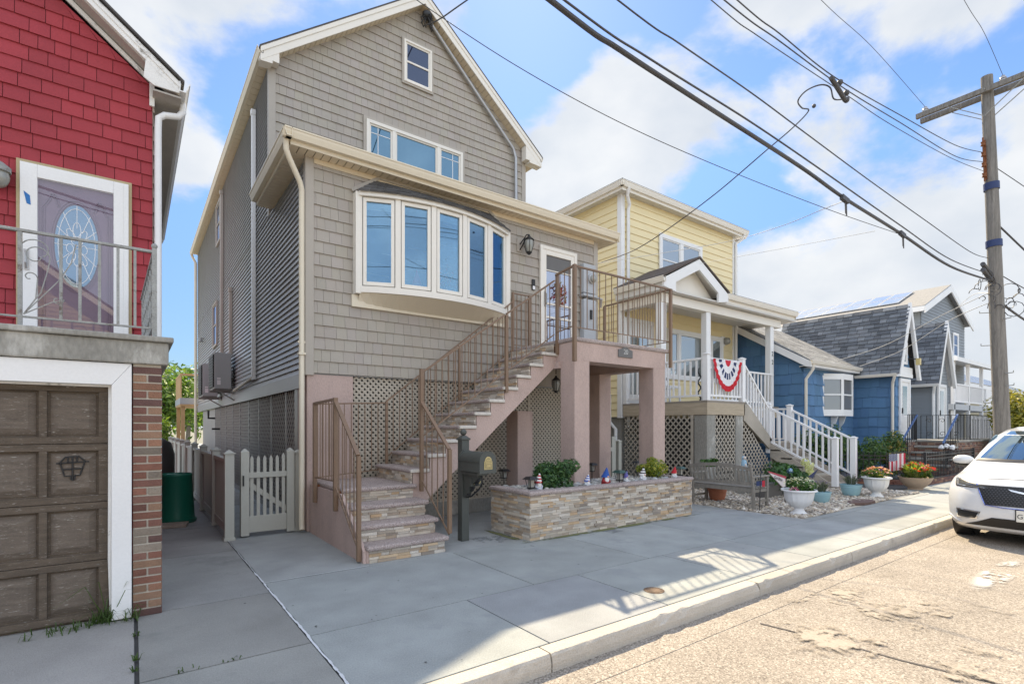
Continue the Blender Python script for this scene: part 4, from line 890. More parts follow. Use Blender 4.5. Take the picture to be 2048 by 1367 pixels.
m = MB(); e = [(3.78 - .062, by0 - .024, bz0 + .045), (3.78 + .062, by0 - .024, bz0 + .045), (3.78 + .062, by0 - .024, bz1 - .0)] + [(3.78 + .052 * math.cos(math.pi * i / 12), by0 - .024, bz1 + .005 + .058 * math.sin(math.pi * i / 12)) for i in range(13)] + [(3.78 - .062, by0 - .024, bz1)]
m.prism(e, (0, -.006, 0)); m.build('emblem', MATS['gold'], dd)
m = MB(); e2 = [(3.78 + (x - 3.78) * .86, y - .007, bz0 + .1 + (z - bz0 - .1) * .88) for x, y, z in e]; m.prism(e2, (0, -.002, 0)); mat('gold_dark', (.33, .26, .12), .6, .3, 40.); m.build('emblem_field', MATS['gold_dark'], dd)
m = MB()
for (z, w) in ((bz1 + .02, .03), (bz1 - .002, .038), (bz1 - .024, .04), (bz1 - .05, .026), (bz1 - .066, .03)): 
    x = 3.78 - w
    while x < 3.78 + w: k = random.uniform(.005, .012); m.box(x, x + k, by0 - .0345, by0 - .0325, z - .005, z + .005); x += k + .004
m.build('emblem_lettering', MATS['gold'], dd)
m = MB(); m.box(3.70, 3.86, 5.84, 6.27, .95, .99); m.prism([(3.75, 6.27, .62), (3.75, 6.27, .95), (3.75, 5.9, .95), (3.75, 5.92, .90), (3.75, 6.12, .78), (3.75, 6.18, .64)], (.06, 0, 0)); m.build('bracket', MG, mb_, bevel=.004)
m = MB()
for i in range(9): m.ball((3.78 + random.uniform(-.03, .05), 5.93 + .035 * i, .9 - .03 * i + random.uniform(-.02, .02)), (.03, .04, .02), 6, 5, .2)
m.tube([(3.80, 5.88, .94), (3.82, 5.9, .84), (3.82, 6.0, .74), (3.80, 6.15, .64), (3.79, 6.26, .62)], .012, 6); m.build('scroll_bracket', MATS['iron_black'], mb_)
m = MB(); m.box(3.73, 3.92, 6.05, 6.062, .79, .905); pq = m.build('number_plate', MG, mb_, bevel=.006)
text('number', '20', .105, MATS['gold'], pq, (3.825, 6.046, .847), (R(90), 0, 0), .002, .35)
# ------------------------------------------------------------------ red house on the left
mat('red_shake', (.335, .036, .048), .75, .12, 3., 60, .12, attr=True)
mat('garage_wood', (.115, .088, .064), .85, .4, 5., 60, .35, stretch=(1.2, 1.2, 7), stain=(.46, .43, .38), stain_scale=16, stain_lo=.60)
mat('garage_panel', (.15, .12, .094), .85, .38, 4., 60, .3, stretch=(1.2, 1.2, 8), stain=(.48, .46, .41), stain_scale=15., stain_lo=.59)
mat('door_mauve', (.17, .115, .17), .5, .08, 3., 50)
mat('tan_trim', (.42, .34, .2), .7, .1, 4., 50)
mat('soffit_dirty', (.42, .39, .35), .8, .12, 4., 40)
mat('blue_tape', (.02, .16, .45), .6, .05)
RY, RXC = 7.6, .19
rh = thing('house', 'red shingled house with a weathered white rake above a brick garage front', 'house', (0, RY, 0))
core = MB(); core.box(-5.6, RXC - .02, RY + .02, 13.4, 0, 5.6); core.prism([(-5.6, RY + .02, 5.6), (RXC - .02, RY + .02, 5.6), (-2.7, RY + .02, 7.9)], (0, 5.7, 0)); core.build('wall', MATS['red_shake'], rh)
shakes(MB(), frY(RY), [(-2.4, 2.3), (RXC, 2.3), (RXC, 5.69), (-2.4, 7.7)], .155, .12, .28, .022, .006, .10, .006).build('shake_siding', MATS['red_shake'], rh)
sh = MB(); shakes(sh, frX(RXC, 1), [(RY, 2.3), (13.4, 2.3), (13.4, 5.6), (RY, 5.6)], .172, .12, .3, .022, .006, .10); sh.build('side_siding', MATS['taupe_shake'], rh)  # unseen wall made taupe to keep red bounce light off the passage
tipx, tipz, S = .47, 5.72, .8; rdx = -2.7; rdz = tipz + (tipx - rdx) * S
r = MB(); r.hexa([(tipx + .03, 7.33, tipz), (rdx, 7.33, rdz + .02), (rdx, 7.33, rdz + .05), (tipx + .03, 7.33, tipz + .03)], [(tipx + .03, 13.7, tipz), (rdx, 13.7, rdz + .02), (rdx, 13.7, rdz + .05), (tipx + .03, 13.7, tipz + .03)])
r.hexa([(-5.9, 7.33, tipz), (rdx, 7.33, rdz + .02), (rdx, 7.33, rdz + .05), (-5.9, 7.33, tipz + .03)], [(-5.9, 13.7, tipz), (rdx, 13.7, rdz + .02), (rdx, 13.7, rdz + .05), (-5.9, 13.7, tipz + .03)])
r.build('roof', MATS['roof_dark'], rh)
m = MB(); a = tipx; 
m.prism([(a, 7.36, tipz), (rdx, 7.36, rdz), (rdx, 7.36, rdz - .13), (a - .02, 7.36, tipz - .12)], (0, .025, 0))
m.prism([(a - .02, 7.35, tipz - .01), (rdx, 7.35, rdz - .01), (rdx, 7.35, rdz - .055), (a - .02, 7.35, tipz - .055)], (0, .012, 0))
m.prism([(a - .02, 7.362, tipz - .12), (.12, 7.362, tipz + .28 - .13), (.10, 7.362, tipz - .06), (.2, 7.362, tipz - .12)], (0, .02, 0))
m.build('rake_board', MATS['peeling_white'], rh)
m = MB(); m.hexa([(a - .02, 7.385, tipz - .14), (rdx, 7.385, rdz - .14), (rdx, RY, rdz - .14), (a - .02, RY, tipz - .14)], [(a - .02, 7.385, tipz - .12), (rdx, 7.385, rdz - .12), (rdx, RY, rdz - .12), (a - .02, RY, tipz - .12)])
m.box(RXC, a, 7.385, 13.4, tipz - .17, tipz - .15); m.build('soffit', MATS['soffit_dirty'], rh)
m = MB(); m.prism([(RXC, RY - .03, tipz + .22 - .17), (rdx, RY - .03, rdz - .14), (rdx, RY - .03, rdz - .20), (RXC, RY - .03, tipz + .22 - .23)], (0, .028, 0)); m.box(RXC - .03, RXC + .02, RY - .04, RY + .03, 5.45, 5.72); m.build('frieze_board', MATS['peeling_white'], rh)
g = MB(); gutter(g, (a + .09, 7.33, tipz + .01), (a + .09, 13.7, tipz + .01), (1, 0, 0), .11, .12); g.build('gutter', MATS['white_paint'], rh)
d = MB(); d.tube([(a + .03, 7.62, tipz - .1), (a + .03, 7.6, tipz - .22), (a - .02, 7.58, tipz - .30), (RXC + .12, 7.56, tipz - .34), (RXC + .06, 7.55, tipz - .40), (RXC + .055, 7.55, tipz - .55), (RXC + .055, 7.55, .2)], .038, 10); d.build('downspout', MATS['white_paint'], rh, smooth=50)
# door with storm door
fd = frY(RY - .022); u0, u1, z0, z1 = -.97, -.04, 2.38, 4.43
m = MB()
for q in ((u0 - .03, u0, z0, z1 + .03), (u1, u1 + .03, z0, z1 + .03), (u0, u1, z1, z1 + .03)): fbox(m, fd, *q, 0, .04)
do = m.build('door_frame', MATS['tan_trim'], rh)
m = MB(); f = .14
for q in ((u0, u0 + f, z0, z1), (u1 - f + .0, u1, z0, z1), (u0 + f, u1 - f, z1 - f, z1), (u0 + f, u1 - f, z0, z0 + .12)): fbox(m, fd, *q, 0, .055)
fbox(m, fd, u1 - .045, u1, z0, z1 - .01, .055, .065); m.build('storm_door', MATS['white_paint'], do, bevel=.006)
m = MB(); fbox(m, fd, u0 + f, u1 - f, z0 + .12, z1 - f, -.02, .012); m.build('leaf', MATS['door_mauve'], do)
cxo, czo = (u0 + u1) / 2, 3.62
def oval(rx, rz, n=40): return [(cxo + rx * math.cos(2 * math.pi * i / n), czo + rz * math.sin(2 * math.pi * i / n)) for i in range(n)]
m = MB()
for rx, rz, d0 in ((.235, .52, .014), (.215, .49, .016)):
    A = oval(rx, rz); B = oval(rx - .014, rz - .014)
    for i in range(40): j = (i + 1) % 40; m.face(fd(*A[i], d0), fd(*A[j], d0), fd(*B[j], d0 + .004), fd(*B[i], d0 + .004))
for s in (-1, 1):
    for dx in (.0, .02): m.tube([fd(cxo + s * (.29 - dx), 2.7, .014)] + [fd(cxo + s * (.29 - dx - .0), 4.0, .014)] + [fd(cxo + s * (.26 - dx - .07 * t), 4.02 + .14 * math.sin(t * 2.2), .014) for t in (.2, .5, .8, 1.1, 1.4)], .006, 5)
m.build('moulding', MATS['door_mauve'], do, smooth=50)
m = MB(); m.face(*[fd(x, z, .018) for x, z in oval(.19, .46)]); glass_mat('glass_oval', (.085, .155, .23), (.5, .72, .95), .14, .05); m.build('oval_pane', MATS['glass_oval'], do)
m = MB()
def came(pts): m.tube([fd(cxo + x, czo + z, .021) for x, z in pts], .0035, 4)
n = 30; came([(.16 * math.cos(2 * math.pi * i / n), .42 * math.sin(2 * math.pi * i / n)) for i in range(n + 1)])
for t in (0, .45, .9, 1.57, 2.24, 2.7, 3.14, 3.6, 4.05, 4.71, 5.38, 5.83): came([(.075 * math.cos(t), .2 * math.sin(t)), (.188 * math.cos(t), .455 * math.sin(t))])
for (ox, oz, rx, rz, k) in ((0, .17, .035, .1, 0), (0, .06, .05, .05, 0), (-.05, .12, .03, .07, .4), (.05, .12, .03, .07, -.4), (0, -.12, .035, .1, 0), (-.05, -.14, .03, .07, -.4), (.05, -.14, .03, .07, .4), (-.06, -.03, .03, .05, 0), (.06, -.03, .03, .05, 0)):
    came([(ox + rx * math.cos(2 * math.pi * i / 14) * math.cos(k) - rz * math.sin(2 * math.pi * i / 14) * math.sin(k), oz + rx * math.cos(2 * math.pi * i / 14) * math.sin(k) + rz * math.sin(2 * math.pi * i / 14) * math.cos(k)) for i in range(15)])
m.build('leaded_pattern', MATS['white_vinyl'], do)
gm = bpy.data.materials.new('storm_glass'); t, N, L = nt(gm); N.remove(N['Principled BSDF']); tr = N.new('ShaderNodeBsdfTransparent'); gl = N.new('ShaderNodeBsdfGlossy'); gl.inputs['Roughness'].default_value = .01; x = N.new('ShaderNodeMixShader'); x.inputs[0].default_value = .10; L.new(tr.outputs[0], x.inputs[1]); L.new(gl.outputs[0], x.inputs[2]); L.new(x.outputs[0], N['Material Output'].inputs[0]); MATS['storm_glass'] = gm
m = MB(); m.face(*[fd(u, z, .042) for u, z in ((u0 + f, z0 + .12), (u1 - f, z0 + .12), (u1 - f, z1 - f), (u0 + f, z1 - f))]); m.build('storm_pane', gm, do)
m = MB(); fbox(m, fd, u0 + .03, u0 + .075, 3.28, 3.5, .055, .063); m.tube([fd(u0 + .05, 3.3, .07), fd(u0 + .05, 3.35, .1), fd(u0 + .05, 3.45, .1), fd(u0 + .05, 3.48, .07)], .009, 6); m.build('handle', MATS['steel_pipe'], do)
m = MB(); m.face(fd(u0 + .03, 4.12, .058), fd(u0 + .08, 4.08, .058), fd(u0 + .088, 3.98, .058), fd(u0 + .055, 3.99, .058)); m.build('tape_strip', MATS['blue_tape'], do)
p = PY(-6, 352, RY - .12); l = thing('wall_lamp', 'round grey wall lamp beside the door of the red house', 'lamp', tuple(p)); m = MB(); m.ball(p, (.1, .09, .12), 14, 10); m.build('lamp_glass', MATS['lamp_glass'], l, smooth=60); m = MB(); m.lathe([(.11, .05), (.11, .1), (.05, .15)], p, 14); m.box(p.x - .05, p.x + .05, p.y, RY - .02, p.z + .06, p.z + .14); m.build('lamp_body', MATS['iron_worn'], l, smooth=40)
# garage front with balcony
m = MB(); m.box(-3.4, .0, 5.6, RY, 2.0, 2.135); m.box(-.0, .19, 5.62, RY, 0, 2.135); m.build('garage_block', MATS['mortar'], rh)
m = MB(); m.box(-3.4, .25, 5.36, RY - .03, 2.135, 2.325); m.build('balcony_slab', MATS['concrete_old'], rh, bevel=.012)
m = MB(); m.box(-3.4, .285, 5.325, RY - .03, 2.326, 2.372); m.build('slab_edge', MATS['concrete_old'], rh, bevel=.01)
BR = [(.21, .095, .065), (.17, .08, .06), (.26, .135, .085), (.13, .07, .06), (.28, .17, .11), (.19, .10, .075), (.23, .19, .15)]
m = MB(); m.box(.003, .197, 5.407, 5.9, 0, 2.134); m.build('brick_core', MATS['mortar'], rh)
m = MB(); z = .0; i = 0; bh = .0555; bg = .013
while z < 2.12:
    zt = min(z + bh, 2.134)
    for (a, b) in (((0, .2),) if i % 2 == 0 else ((0, .0935), (.1065, .2))):
        c = random.choice(BR); t = random.uniform(.75, 1.2); m.c = tuple(k * t for k in c); j = random.uniform(-.003, .003); m.box(a, b, 5.397 + j, 5.407, z, zt)
    c = random.choice(BR); m.c = c; m.box(.197, .203, 5.40, 5.88, z, zt); z += bh + bg; i += 1
m.build('brick_facing', MATS['brick'], rh, bevel=.003)
m = MB(); m.prism([(-3.4, 5.385, 1.95), (-.14, 5.385, 1.95), (-.008, 5.385, 2.13), (-3.4, 5.385, 2.13)], (0, .1, 0)); m.prism([(-.142, 5.383, 1.945), (-.008, 5.383, 2.128), (-.008, 5.383, 0.01), (-.142, 5.383, 0.01)], (0, .1, 0)); m.build('garage_trim', MATS['white_paint'], rh, bevel=.004)
m = MB(); m.prism([(-.165, 5.46, 1.95), (-.142, 5.46, 1.95), (-.142, 5.46, .02), (-.155, 5.45, .02), (-.168, 5.45, .5)], (0, .03, 0)); m.box(-3.4, -.142, 5.47, 5.5, 1.935, 1.96); m.build('weather_strip', MATS['peeling_white'], rh)
gd = MB(); gp = MB(); gd.box(-3.4, -.14, 5.535, 5.57, -.01, 1.96)
for rr in range(4):
    zb = .02 + rr * .4825; zt = zb + .478
    gd.box(-3.4, -.145, 5.50, 5.534, zb, zb + .055); gd.box(-3.4, -.145, 5.50, 5.534, zt - .055, zt)
    xr = -.145; k = 0
    while xr > -3.3:
        w = .085 if k == 0 else .05; gd.box(xr - w, xr, 5.50, 5.534, zb + .055, zt - .055); xr -= w
        a, b, c, d = xr - .32 + .018, xr - .018, zb + .073, zt - .073
        gp.hexa([(a, 5.532, c), (b, 5.532, c), (b, 5.532, d), (a, 5.532, d)], [(a + .045, 5.508, c + .05), (b - .045, 5.508, c + .05), (b - .045, 5.508, d - .05), (a + .045, 5.508, d - .05)]); xr -= .32; k += 1
go = gd.build('garage_door', MATS['garage_wood'], rh, bevel=.004); gp.build('raised_panel', MATS['garage_panel'], go)
m = MB(); cx_, cz_ = -.395, 1.26
def rod(*q): m.tube([(cx_ + x, 5.5, cz_ + z) for x, z in q], .006, 6)
rod((-.1, .05), (.105, .06)); rod((-.085, .045), (-.045, .1), (.04, .105), (.085, .055)); rod((-.075, .045), (-.05, -.055), (.045, -.05), (.075, .05)); rod((0, .1), (0, -.09)); rod((-.06, .0), (.062, .004)); rod((-.03, .1), (-.028, .05)); rod((.028, .1), (.028, .05)); rod((-.012, -.055), (-.01, -.085), (.012, -.085), (.014, -.052))
m.build('handle', MATS['iron_black'], go)
# balcony railing
bx = thing('balcony_railing', 'weathered grey iron balcony railing with scrolls in front of the red house door', 'railing', (.15, 5.44, 2.372)); IW = MATS['iron_worn']
fy = 5.43; zt, zb = 3.11, 2.45; xr = .15
m = MB(); m.bar((-3.3, fy, zt), (xr, fy, zt), .034, .022); m.build('handrail', IW, bx, bevel=.004); m = MB(); m.bar((-3.3, fy, zb), (xr, fy, zb), .022, .014); m.build('bottom_rail', IW, bx)
m = MB(); m.box(xr - .018, xr + .018, fy - .018, fy + .018, 2.372, 3.14); m.ball((xr, fy, 3.16), .024, 8, 6); m.build('post', IW, bx)
for px in (40, 122, 160, 199, 236, 270, -40, -80, -130):
    x = PY(px, 560, fy).x; w = .02 if px != 40 else .026; MB().box(x - w / 2, x + w / 2, fy - w / 2, fy + w / 2, 2.372 if px == 40 else zb, zt - .01).build('baluster', IW, bx)
x = PY(40, 560, fy).x; m = MB()
def sc(pts): m.tube([(x + a, fy, zb + b) for a, b in pts], .0045, 5)
def spir(cx0, cz0, r0, turns, t0, dr): return [(cx0 + (r0 - dr * i) * math.cos(t0 + turns * i / 20), cz0 + (r0 - dr * i) * math.sin(t0 + turns * i / 20)) for i in range(21)]
sc([(.02, .02), (.12, .2), (.16, .38)] + spir(.09, .48, .085, 6.5, -.3, .0028)); sc([(.02, .02), (.09, .15), (.1, .3)] + spir(.055, .31, .045, 5, 0, .0017)); sc([(.02, .02), (.18, .13), (.26, .16)] + spir(.215, .155, .04, -5, .2, .0016)); sc([(.02, .02), (.22, .3), (.3, .46), (.33, .62)]); sc(spir(.1, .52, .11, -4.5, 3.6, .003))
m.build('scroll', IW, bx)
for i in range(9):
    t = (i + .5) / 9; a = Vector((xr, fy, 0)).lerp(Vector((.085, RY - .05, 0)), t); m = MB(); m.bar((a.x, a.y, 2.5), (a.x, a.y, zt), .016, .016); m.build('baluster', IW, bx)
    m = MB(); m.tube([(a.x, a.y + .06 * math.sin(k * 1.05), 2.5 + .6 * k / 18) for k in range(19)], .006, 5); m.build('scroll', IW, bx)
m = MB(); m.bar((xr, fy, zt), (.085, RY - .05, zt), .03, .022); m.bar((xr, fy, zb + .03), (.085, RY - .05, zb + .03), .02, .014); m.build('side_rail', IW, bx)
# weeds at the garage corner and in cracks
gr = MB()
def blades(c, n, h, spread):
    for i in range(n):
        a = random.uniform(0, 6.28); b = Vector(c) + Vector((random.uniform(-1, 1) * spread, random.uniform(-1, 1) * spread * .4, 0)); hh = h * random.uniform(.4, 1.2); d = Vector((math.cos(a), math.sin(a), 0)); s = Vector((-d.y, d.x, 0)) * .005
        t = random.uniform(.7, 1.3); gr.c = (.07 * t, .12 * t, .03 * t); k = random.uniform(.3, 1.); p1 = b + d * hh * k * .5 + Vector((0, 0, hh * .7)); p2 = b + d * hh * k * 1.3 + Vector((0, 0, hh * random.uniform(.3, .9)))
        gr.face(b - s, b + s, p1 + s * .7, p1 - s * .7); gr.face(p1 - s * .7, p1 + s * .7, p2)
blades((-.2, 5.42, 0), 60, .12, .08); blades((-.12, 5.35, 0), 40, .16, .16); blades((-.5, 5.33, 0), 20, .08, .2); blades((-.4, 5.36, 0), 30, .08, .14); blades((-.17, 5.45, .0), 16, .42, .03)
for y in (3.2, 3.5, 3.55, 4.2, 4.4, 4.9): blades((.02, y, 0), 10, .05, .02)
for q in ((.3, 4.02), (.55, 4.0)): blades((q[0], q[1], 0), 6, .035, .06)
tag(gr.build('weeds', MATS['leaf']), 'green weeds and grass blades growing from the concrete cracks by the garage', 'weeds', kind='stuff')
# ------------------------------------------------------------------ side yard: bin, board, fence, gate, condensers
p = PZ(352, 1043, 0); b = thing('barrel', 'green plastic barrel standing upside down in the side passage beside brick pier', 'barrel', tuple(p))
m = MB(); m.lathe([(.29, 0), (.3, .02), (.3, .06), (.275, .07), (.235, .76), (.24, .77), (.24, .8), (.225, .82), (.21, .8), (.02, .8)], p, 48, .03, 24, (.08, .75)); m.build('shell', MATS['bin_green'], b, smooth=35)
m = MB(); m.lathe([(.12, .8), (.13, .815), (.11, .82), (.1, .805), (.01, .805)], p, 24); m.build('base_ring', MATS['bin_green'], b, smooth=35)
p = PZ(350, 1052, 0); m = MB(); m.hexa([(p.x - .3, p.y - .12, 0.), (p.x + .14, p.y - .2, 0.), (p.x + .2, p.y + .12, 0), (p.x - .3, p.y + .2, 0)], [(p.x - .3, p.y - .12, .05), (p.x + .14, p.y - .2, .05), (p.x + .2, p.y + .12, .05), (p.x - .3, p.y + .2, .05)])
tag(m.build('board', MATS['wood_board'], None, bevel=.006, loc=tuple(p)), 'short weathered board lying on the path in front of the green barrel', 'board')
p = PZ(330, 985, 0); m = MB(); m.tube([(p.x - .1, p.y + 1, .0), (p.x - .1, p.y + 1, .2), (p.x - .1, p.y + 1, .9), (p.x - .1, p.y + 1, 1.2), (p.x - .1, p.y + 1, 1.32)], [.3, .36, .36, .28, .1], 14); tag(m.build('grill_cover', MATS['black_plastic'], None, smooth=60, loc=(p.x - .1, p.y + 1, 0)), 'rounded black covered barbecue grill in the side passage behind the barrel', 'grill')
PF = MATS['pvc_fence']
def fpost(mb, x, y, h, w=.06): mb.box(x - w, x + w, y - w, y + w, 0, h); mb.box(x - w - .015, x + w + .015, y - w - .015, y + w + .015, h, h + .02); mb.hexa([(x - w, y - w, h + .02), (x + w, y - w, h + .02), (x + w, y + w, h + .02), (x - w, y + w, h + .02)], [(x - .01, y - .01, h + .06), (x + .01, y - .01, h + .06), (x + .01, y + .01, h + .06), (x - .01, y + .01, h + .06)]); mb.box(x - w - .012, x + w + .012, y - w - .012, y + w + .012, 0, .04); return mb
fe = thing('picket_fence', 'long grey tan vinyl fence running back along the side passage', 'fence', (1.1, 8.3, 0))
ys = [8.3, 9.75, 11.6, 13.4, 15.2, 17., 18.8, 20.6, 22.4]
for y in ys: fpost(MB(), 1.10, y, 1.22).build('post', PF, fe, bevel=.004)
for i, (a, b) in enumerate(zip(ys, ys[1:])):
    m = MB(); m.box(1.06, 1.14, a + .06, b - .06, 1.10, 1.15); ro = m.build('rail', PF, fe); MB().box(1.075, 1.125, a + .06, b - .06, .08, .2).build('bottom_rail', PF, ro)
    if i == 0:
        n = 13
        for k in range(n): y = a + .06 + (b - a - .12) * (k + .5) / n; MB().box(1.085, 1.115, y - .033, y + .033, .2, 1.1).build('picket', PF, ro)
    else: MB().box(1.09, 1.11, a + .06, b - .06, .2, 1.1).build('panel', PF, ro)
gt = thing('garden_gate', 'tan vinyl picket gate with diagonal brace between the side fence and downspout', 'gate', (1.6, 8.4, 0))
for x in (1.315, 1.94): m = MB(); m.box(x - .055, x + .055, 8.35, 8.46, .02, 1.24); m.hexa([(x - .055, 8.35, 1.24), (x + .055, 8.35, 1.24), (x + .055, 8.46, 1.24), (x - .055, 8.46, 1.24)], [(x - .01, 8.4, 1.29), (x + .01, 8.4, 1.29), (x + .01, 8.41, 1.29), (x - .01, 8.41, 1.29)]); m.build('stile', PF, gt, bevel=.004)
m = MB(); m.box(1.37, 1.885, 8.375, 8.43, .06, .30); m.build('bottom_rail', PF, gt, bevel=.004); m = MB(); m.box(1.37, 1.885, 8.365, 8.385, .86, .94); m.build('top_rail', PF, gt, bevel=.004)
for k in range(6): x = 1.41 + .0865 * k; m = MB(); m.box(x - .022, x + .022, 8.387, 8.405, .3, 1.14 + .03 * (k > 4)); m.prism([(x - .022, 8.387, 1.14 + .03 * (k > 4)), (x + .022, 8.387, 1.14 + .03 * (k > 4)), (x, 8.387, 1.19 + .03 * (k > 4))], (0, .018, 0)); m.build('picket', PF, gt)
m = MB(); m.prism([(1.37, 8.41, .82), (1.37, 8.41, .73), (1.885, 8.41, .33), (1.885, 8.41, .42)], (0, .02, 0)); m.build('brace', PF, gt)
m = MB(); m.box(1.28, 1.30, 8.33, 8.35, .75, .9); m.build('hinge', MATS['iron_black'], gt)
gp_ = fpost(MB(), 2.06, 8.45, 1.2, .045).build('fence_post', PF, None, loc=(2.06, 8.45, 0), bevel=.004); tag(gp_, 'slim vinyl post against the house corner, hinge side of the picket gate', 'post')
def condenser(label, y, z0, h, x0):
    a = thing('air_conditioner', label, 'air conditioner', (x0 + .2, y + .45, z0), 'condenser units on the side wall')
    m = MB(); m.box(x0, x0 + .38, y, y + .9, z0, z0 + h); m.build('casing', MATS['ac_grey'], a, bevel=.012)
    m = MB()
    for k in range(12): zz = z0 + .05 + (h - .1) * k / 12; m.box(x0 - .035, x0 - .01, y + .02, y + .88, zz, zz + (h - .1) / 12 - .014)
    m.box(x0 - .012, x0 - .001, y + .015, y + .885, z0 + .03, z0 + h - .03); m.build('grille', MATS['black_plastic'], a)
    m = MB(); m.box(x0 + .06, x0 + .14, y - .003, y - .001, z0 + .1, z0 + .22); m.box(x0 + .06, x0 + .14, y - .003, y - .001, z0 + .24, z0 + .28); m.build('rating_plate', MATS['white_vinyl'], a)
    m = MB(); m.bar((x0 - .03, y + .12, z0 - .03), (2.13, y + .12, z0 - .03), .04, .05); m.bar((x0 - .03, y + .8, z0 - .03), (2.13, y + .8, z0 - .03), .04, .05); m.bar((2.1, y + .12, z0 - .1), (2.1, y + .12, z0 + .4), .03, .04, (0, 1, 0)); m.bar((x0 + .1, y + .12, z0 - .04), (2.12, y + .12, z0 - .28), .03, .03); m.build_each('bracket', MATS['iron_worn'], a)
    m = MB()
    for k in range(4): r = .1 + .03 * k; m.tube([(x0 + .38, y + .1, z0 + .1 + .05 * k), (x0 + .5, y + .05, z0 + .12 + .06 * k), (2.1, y + .08, z0 + .25 + .1 * k), (2.12, y + .3, z0 + .3 + .1 * k)], .014, 6)
    m.build('hose', MATS['black_plastic'], a, smooth=50)
condenser('nearer grey air conditioning condenser bracketed to the taupe side wall', 15., 2.58, .92, 1.66); condenser('farther grey air conditioning condenser bracketed low on the taupe side wall', 17.3, 2.5, .95, 1.62)
m = MB(); m.tube([(GX0 + .1, 19.6, 1.9), (2.0, 19.6, 1.9), (2.0, 19.6, 2.15)], .035, 8); m.tube([(GX0 + .1, 18.5, 1.55), (1.98, 18.5, 1.55)], .03, 8); tag(m.build('vent_pipe', MATS['black_plastic'], None, smooth=50, loc=(2.1, 19.6, 1.9)), 'black vent pipe elbow on the lattice below the condensers', 'pipe')
p = Vector((GX0 - .12, 22.5, 4.95)); m = MB(); m.lathe([(.05, .0), (.09, -.16), (.02, -.17)], p, 12); m.box(p.x, GX0, p.y - .03, p.y + .03, p.z - .05, p.z); tag(m.build('floodlight', MATS['iron_worn'], None, smooth=40, loc=tuple(p)), 'small grey floodlight on the taupe side wall above condensers', 'lamp')
# ------------------------------------------------------------------ yellow house
mat('yellow_lap', (.82, .70, .42), .6, .05, 1.5, 50, .04)
mat('roof_brown', (.10, .08, .07), .9, .25, 6, 150, .5)
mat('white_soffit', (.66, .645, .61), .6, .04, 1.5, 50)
YL, YR_, YF, YP = 10.57, 16.02, 9.48, 6.9; YZ0 = 1.88; EZy = 8.0
yh_ = thing('house', 'two storey yellow clapboard house with white trim and a gabled porch roof', 'house', (YL, YF, 0))
MB().box(YL + .02, YR_ - .02, YF + .02, 19, YZ0, EZy - .12).build('wall', MATS['yellow_lap'], yh_)
lap(MB(), frY(YF), [(YL + .1, YZ0), (YR_ - .1, YZ0), (YR_ - .1, EZy - .1), (YL + .1, EZy - .1)], .2, .02).build('lap_siding', MATS['yellow_lap'], yh_)
lap(MB(), frX(YL), [(YF + .1, YZ0), (19, YZ0), (19, EZy - .1), (YF + .1, EZy - .1)], .2, .02).build('lap_siding', MATS['yellow_lap'], yh_)
lap(MB(), frX(YR_, 1), [(YF + .1, YZ0), (19, YZ0), (19, EZy - .1), (YF + .1, EZy - .1)], .2, .02).build('lap_siding', MATS['cream_white'], yh_)  # unseen wall made cream to keep yellow bounce light off the blue cottage
for x0, x1 in ((YL - .03, YL + .11), (YR_ - .11, YR_ + .03)): MB().box(x0, x1, YF - .03, YF + .12, YZ0 - .03, EZy - .1).build('corner_board', MATS['white_paint'], yh_, bevel=.006)
MB().box(YL + .05, YR_ - .05, YF + .05, 19, 0, YZ0).build('foundation', MATS['concrete_old'], yh_)
ex0, ex1, ey = YL - .34, YR_ + .36, YF - .34
g = MB(); gutter(g, (ex0, ey, EZy + .05), (ex1, ey, EZy + .05), (0, -1, 0), .12, .14); gutter(g, (ex0, ey, EZy + .05), (ex0, 19.3, EZy + .05), (-1, 0, 0), .12, .14); g.build('gutter', MATS['cream_white'], yh_)
f = MB(); f.box(ex0 + .1, ex1, ey + .1, ey + .12, EZy - .17, EZy + .04); f.box(ex0 + .1, ex0 + .12, ey + .12, 19.3, EZy - .17, EZy + .04); f.box(ex1 - .02, ex1, ey + .12, 19.3, EZy - .17, EZy + .04); f.build('fascia', MATS['cream_white'], yh_)
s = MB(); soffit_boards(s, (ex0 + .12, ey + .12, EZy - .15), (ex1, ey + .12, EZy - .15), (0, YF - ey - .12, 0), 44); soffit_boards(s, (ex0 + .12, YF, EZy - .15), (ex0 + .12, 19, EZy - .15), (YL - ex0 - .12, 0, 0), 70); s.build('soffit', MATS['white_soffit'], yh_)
MB().add([(ex0, ey, EZy + .06), (ex1, ey, EZy + .06), (ex1, 19.3, EZy + .06), (ex0, 19.3, EZy + .06), ((YL + YR_) / 2, 12.3, EZy + .55), ((YL + YR_) / 2, 16.5, EZy + .55)], [(0, 1, 4), (1, 2, 5, 4), (2, 3, 5), (3, 0, 4, 5), (3, 2, 1, 0)]).build('roof', MATS['roof_brown'], yh_)
d = MB(); d.tube([(ex0 + .32, ey + .05, EZy - .08), (ex0 + .33, ey + .12, EZy - .26), (YL + .19, YF - .12, EZy - .42), (YL + .19, YF - .08, EZy - .55), (YL + .19, YF - .08, YZ0 + .3), (YL + .19, YF - .08, 1.6)], .045, 8); d.tube([(ex1 - .2, ey + .05, EZy - .08), (ex1 - .2, ey + .12, EZy - .22), (YR_ + .0, YF - .08, EZy - .36), (YR_, YF - .08, EZy - .5), (YR_, YF - .08, 2.2)], .045, 8); d.build_each('downspout', MATS['white_paint'], yh_, smooth=50)
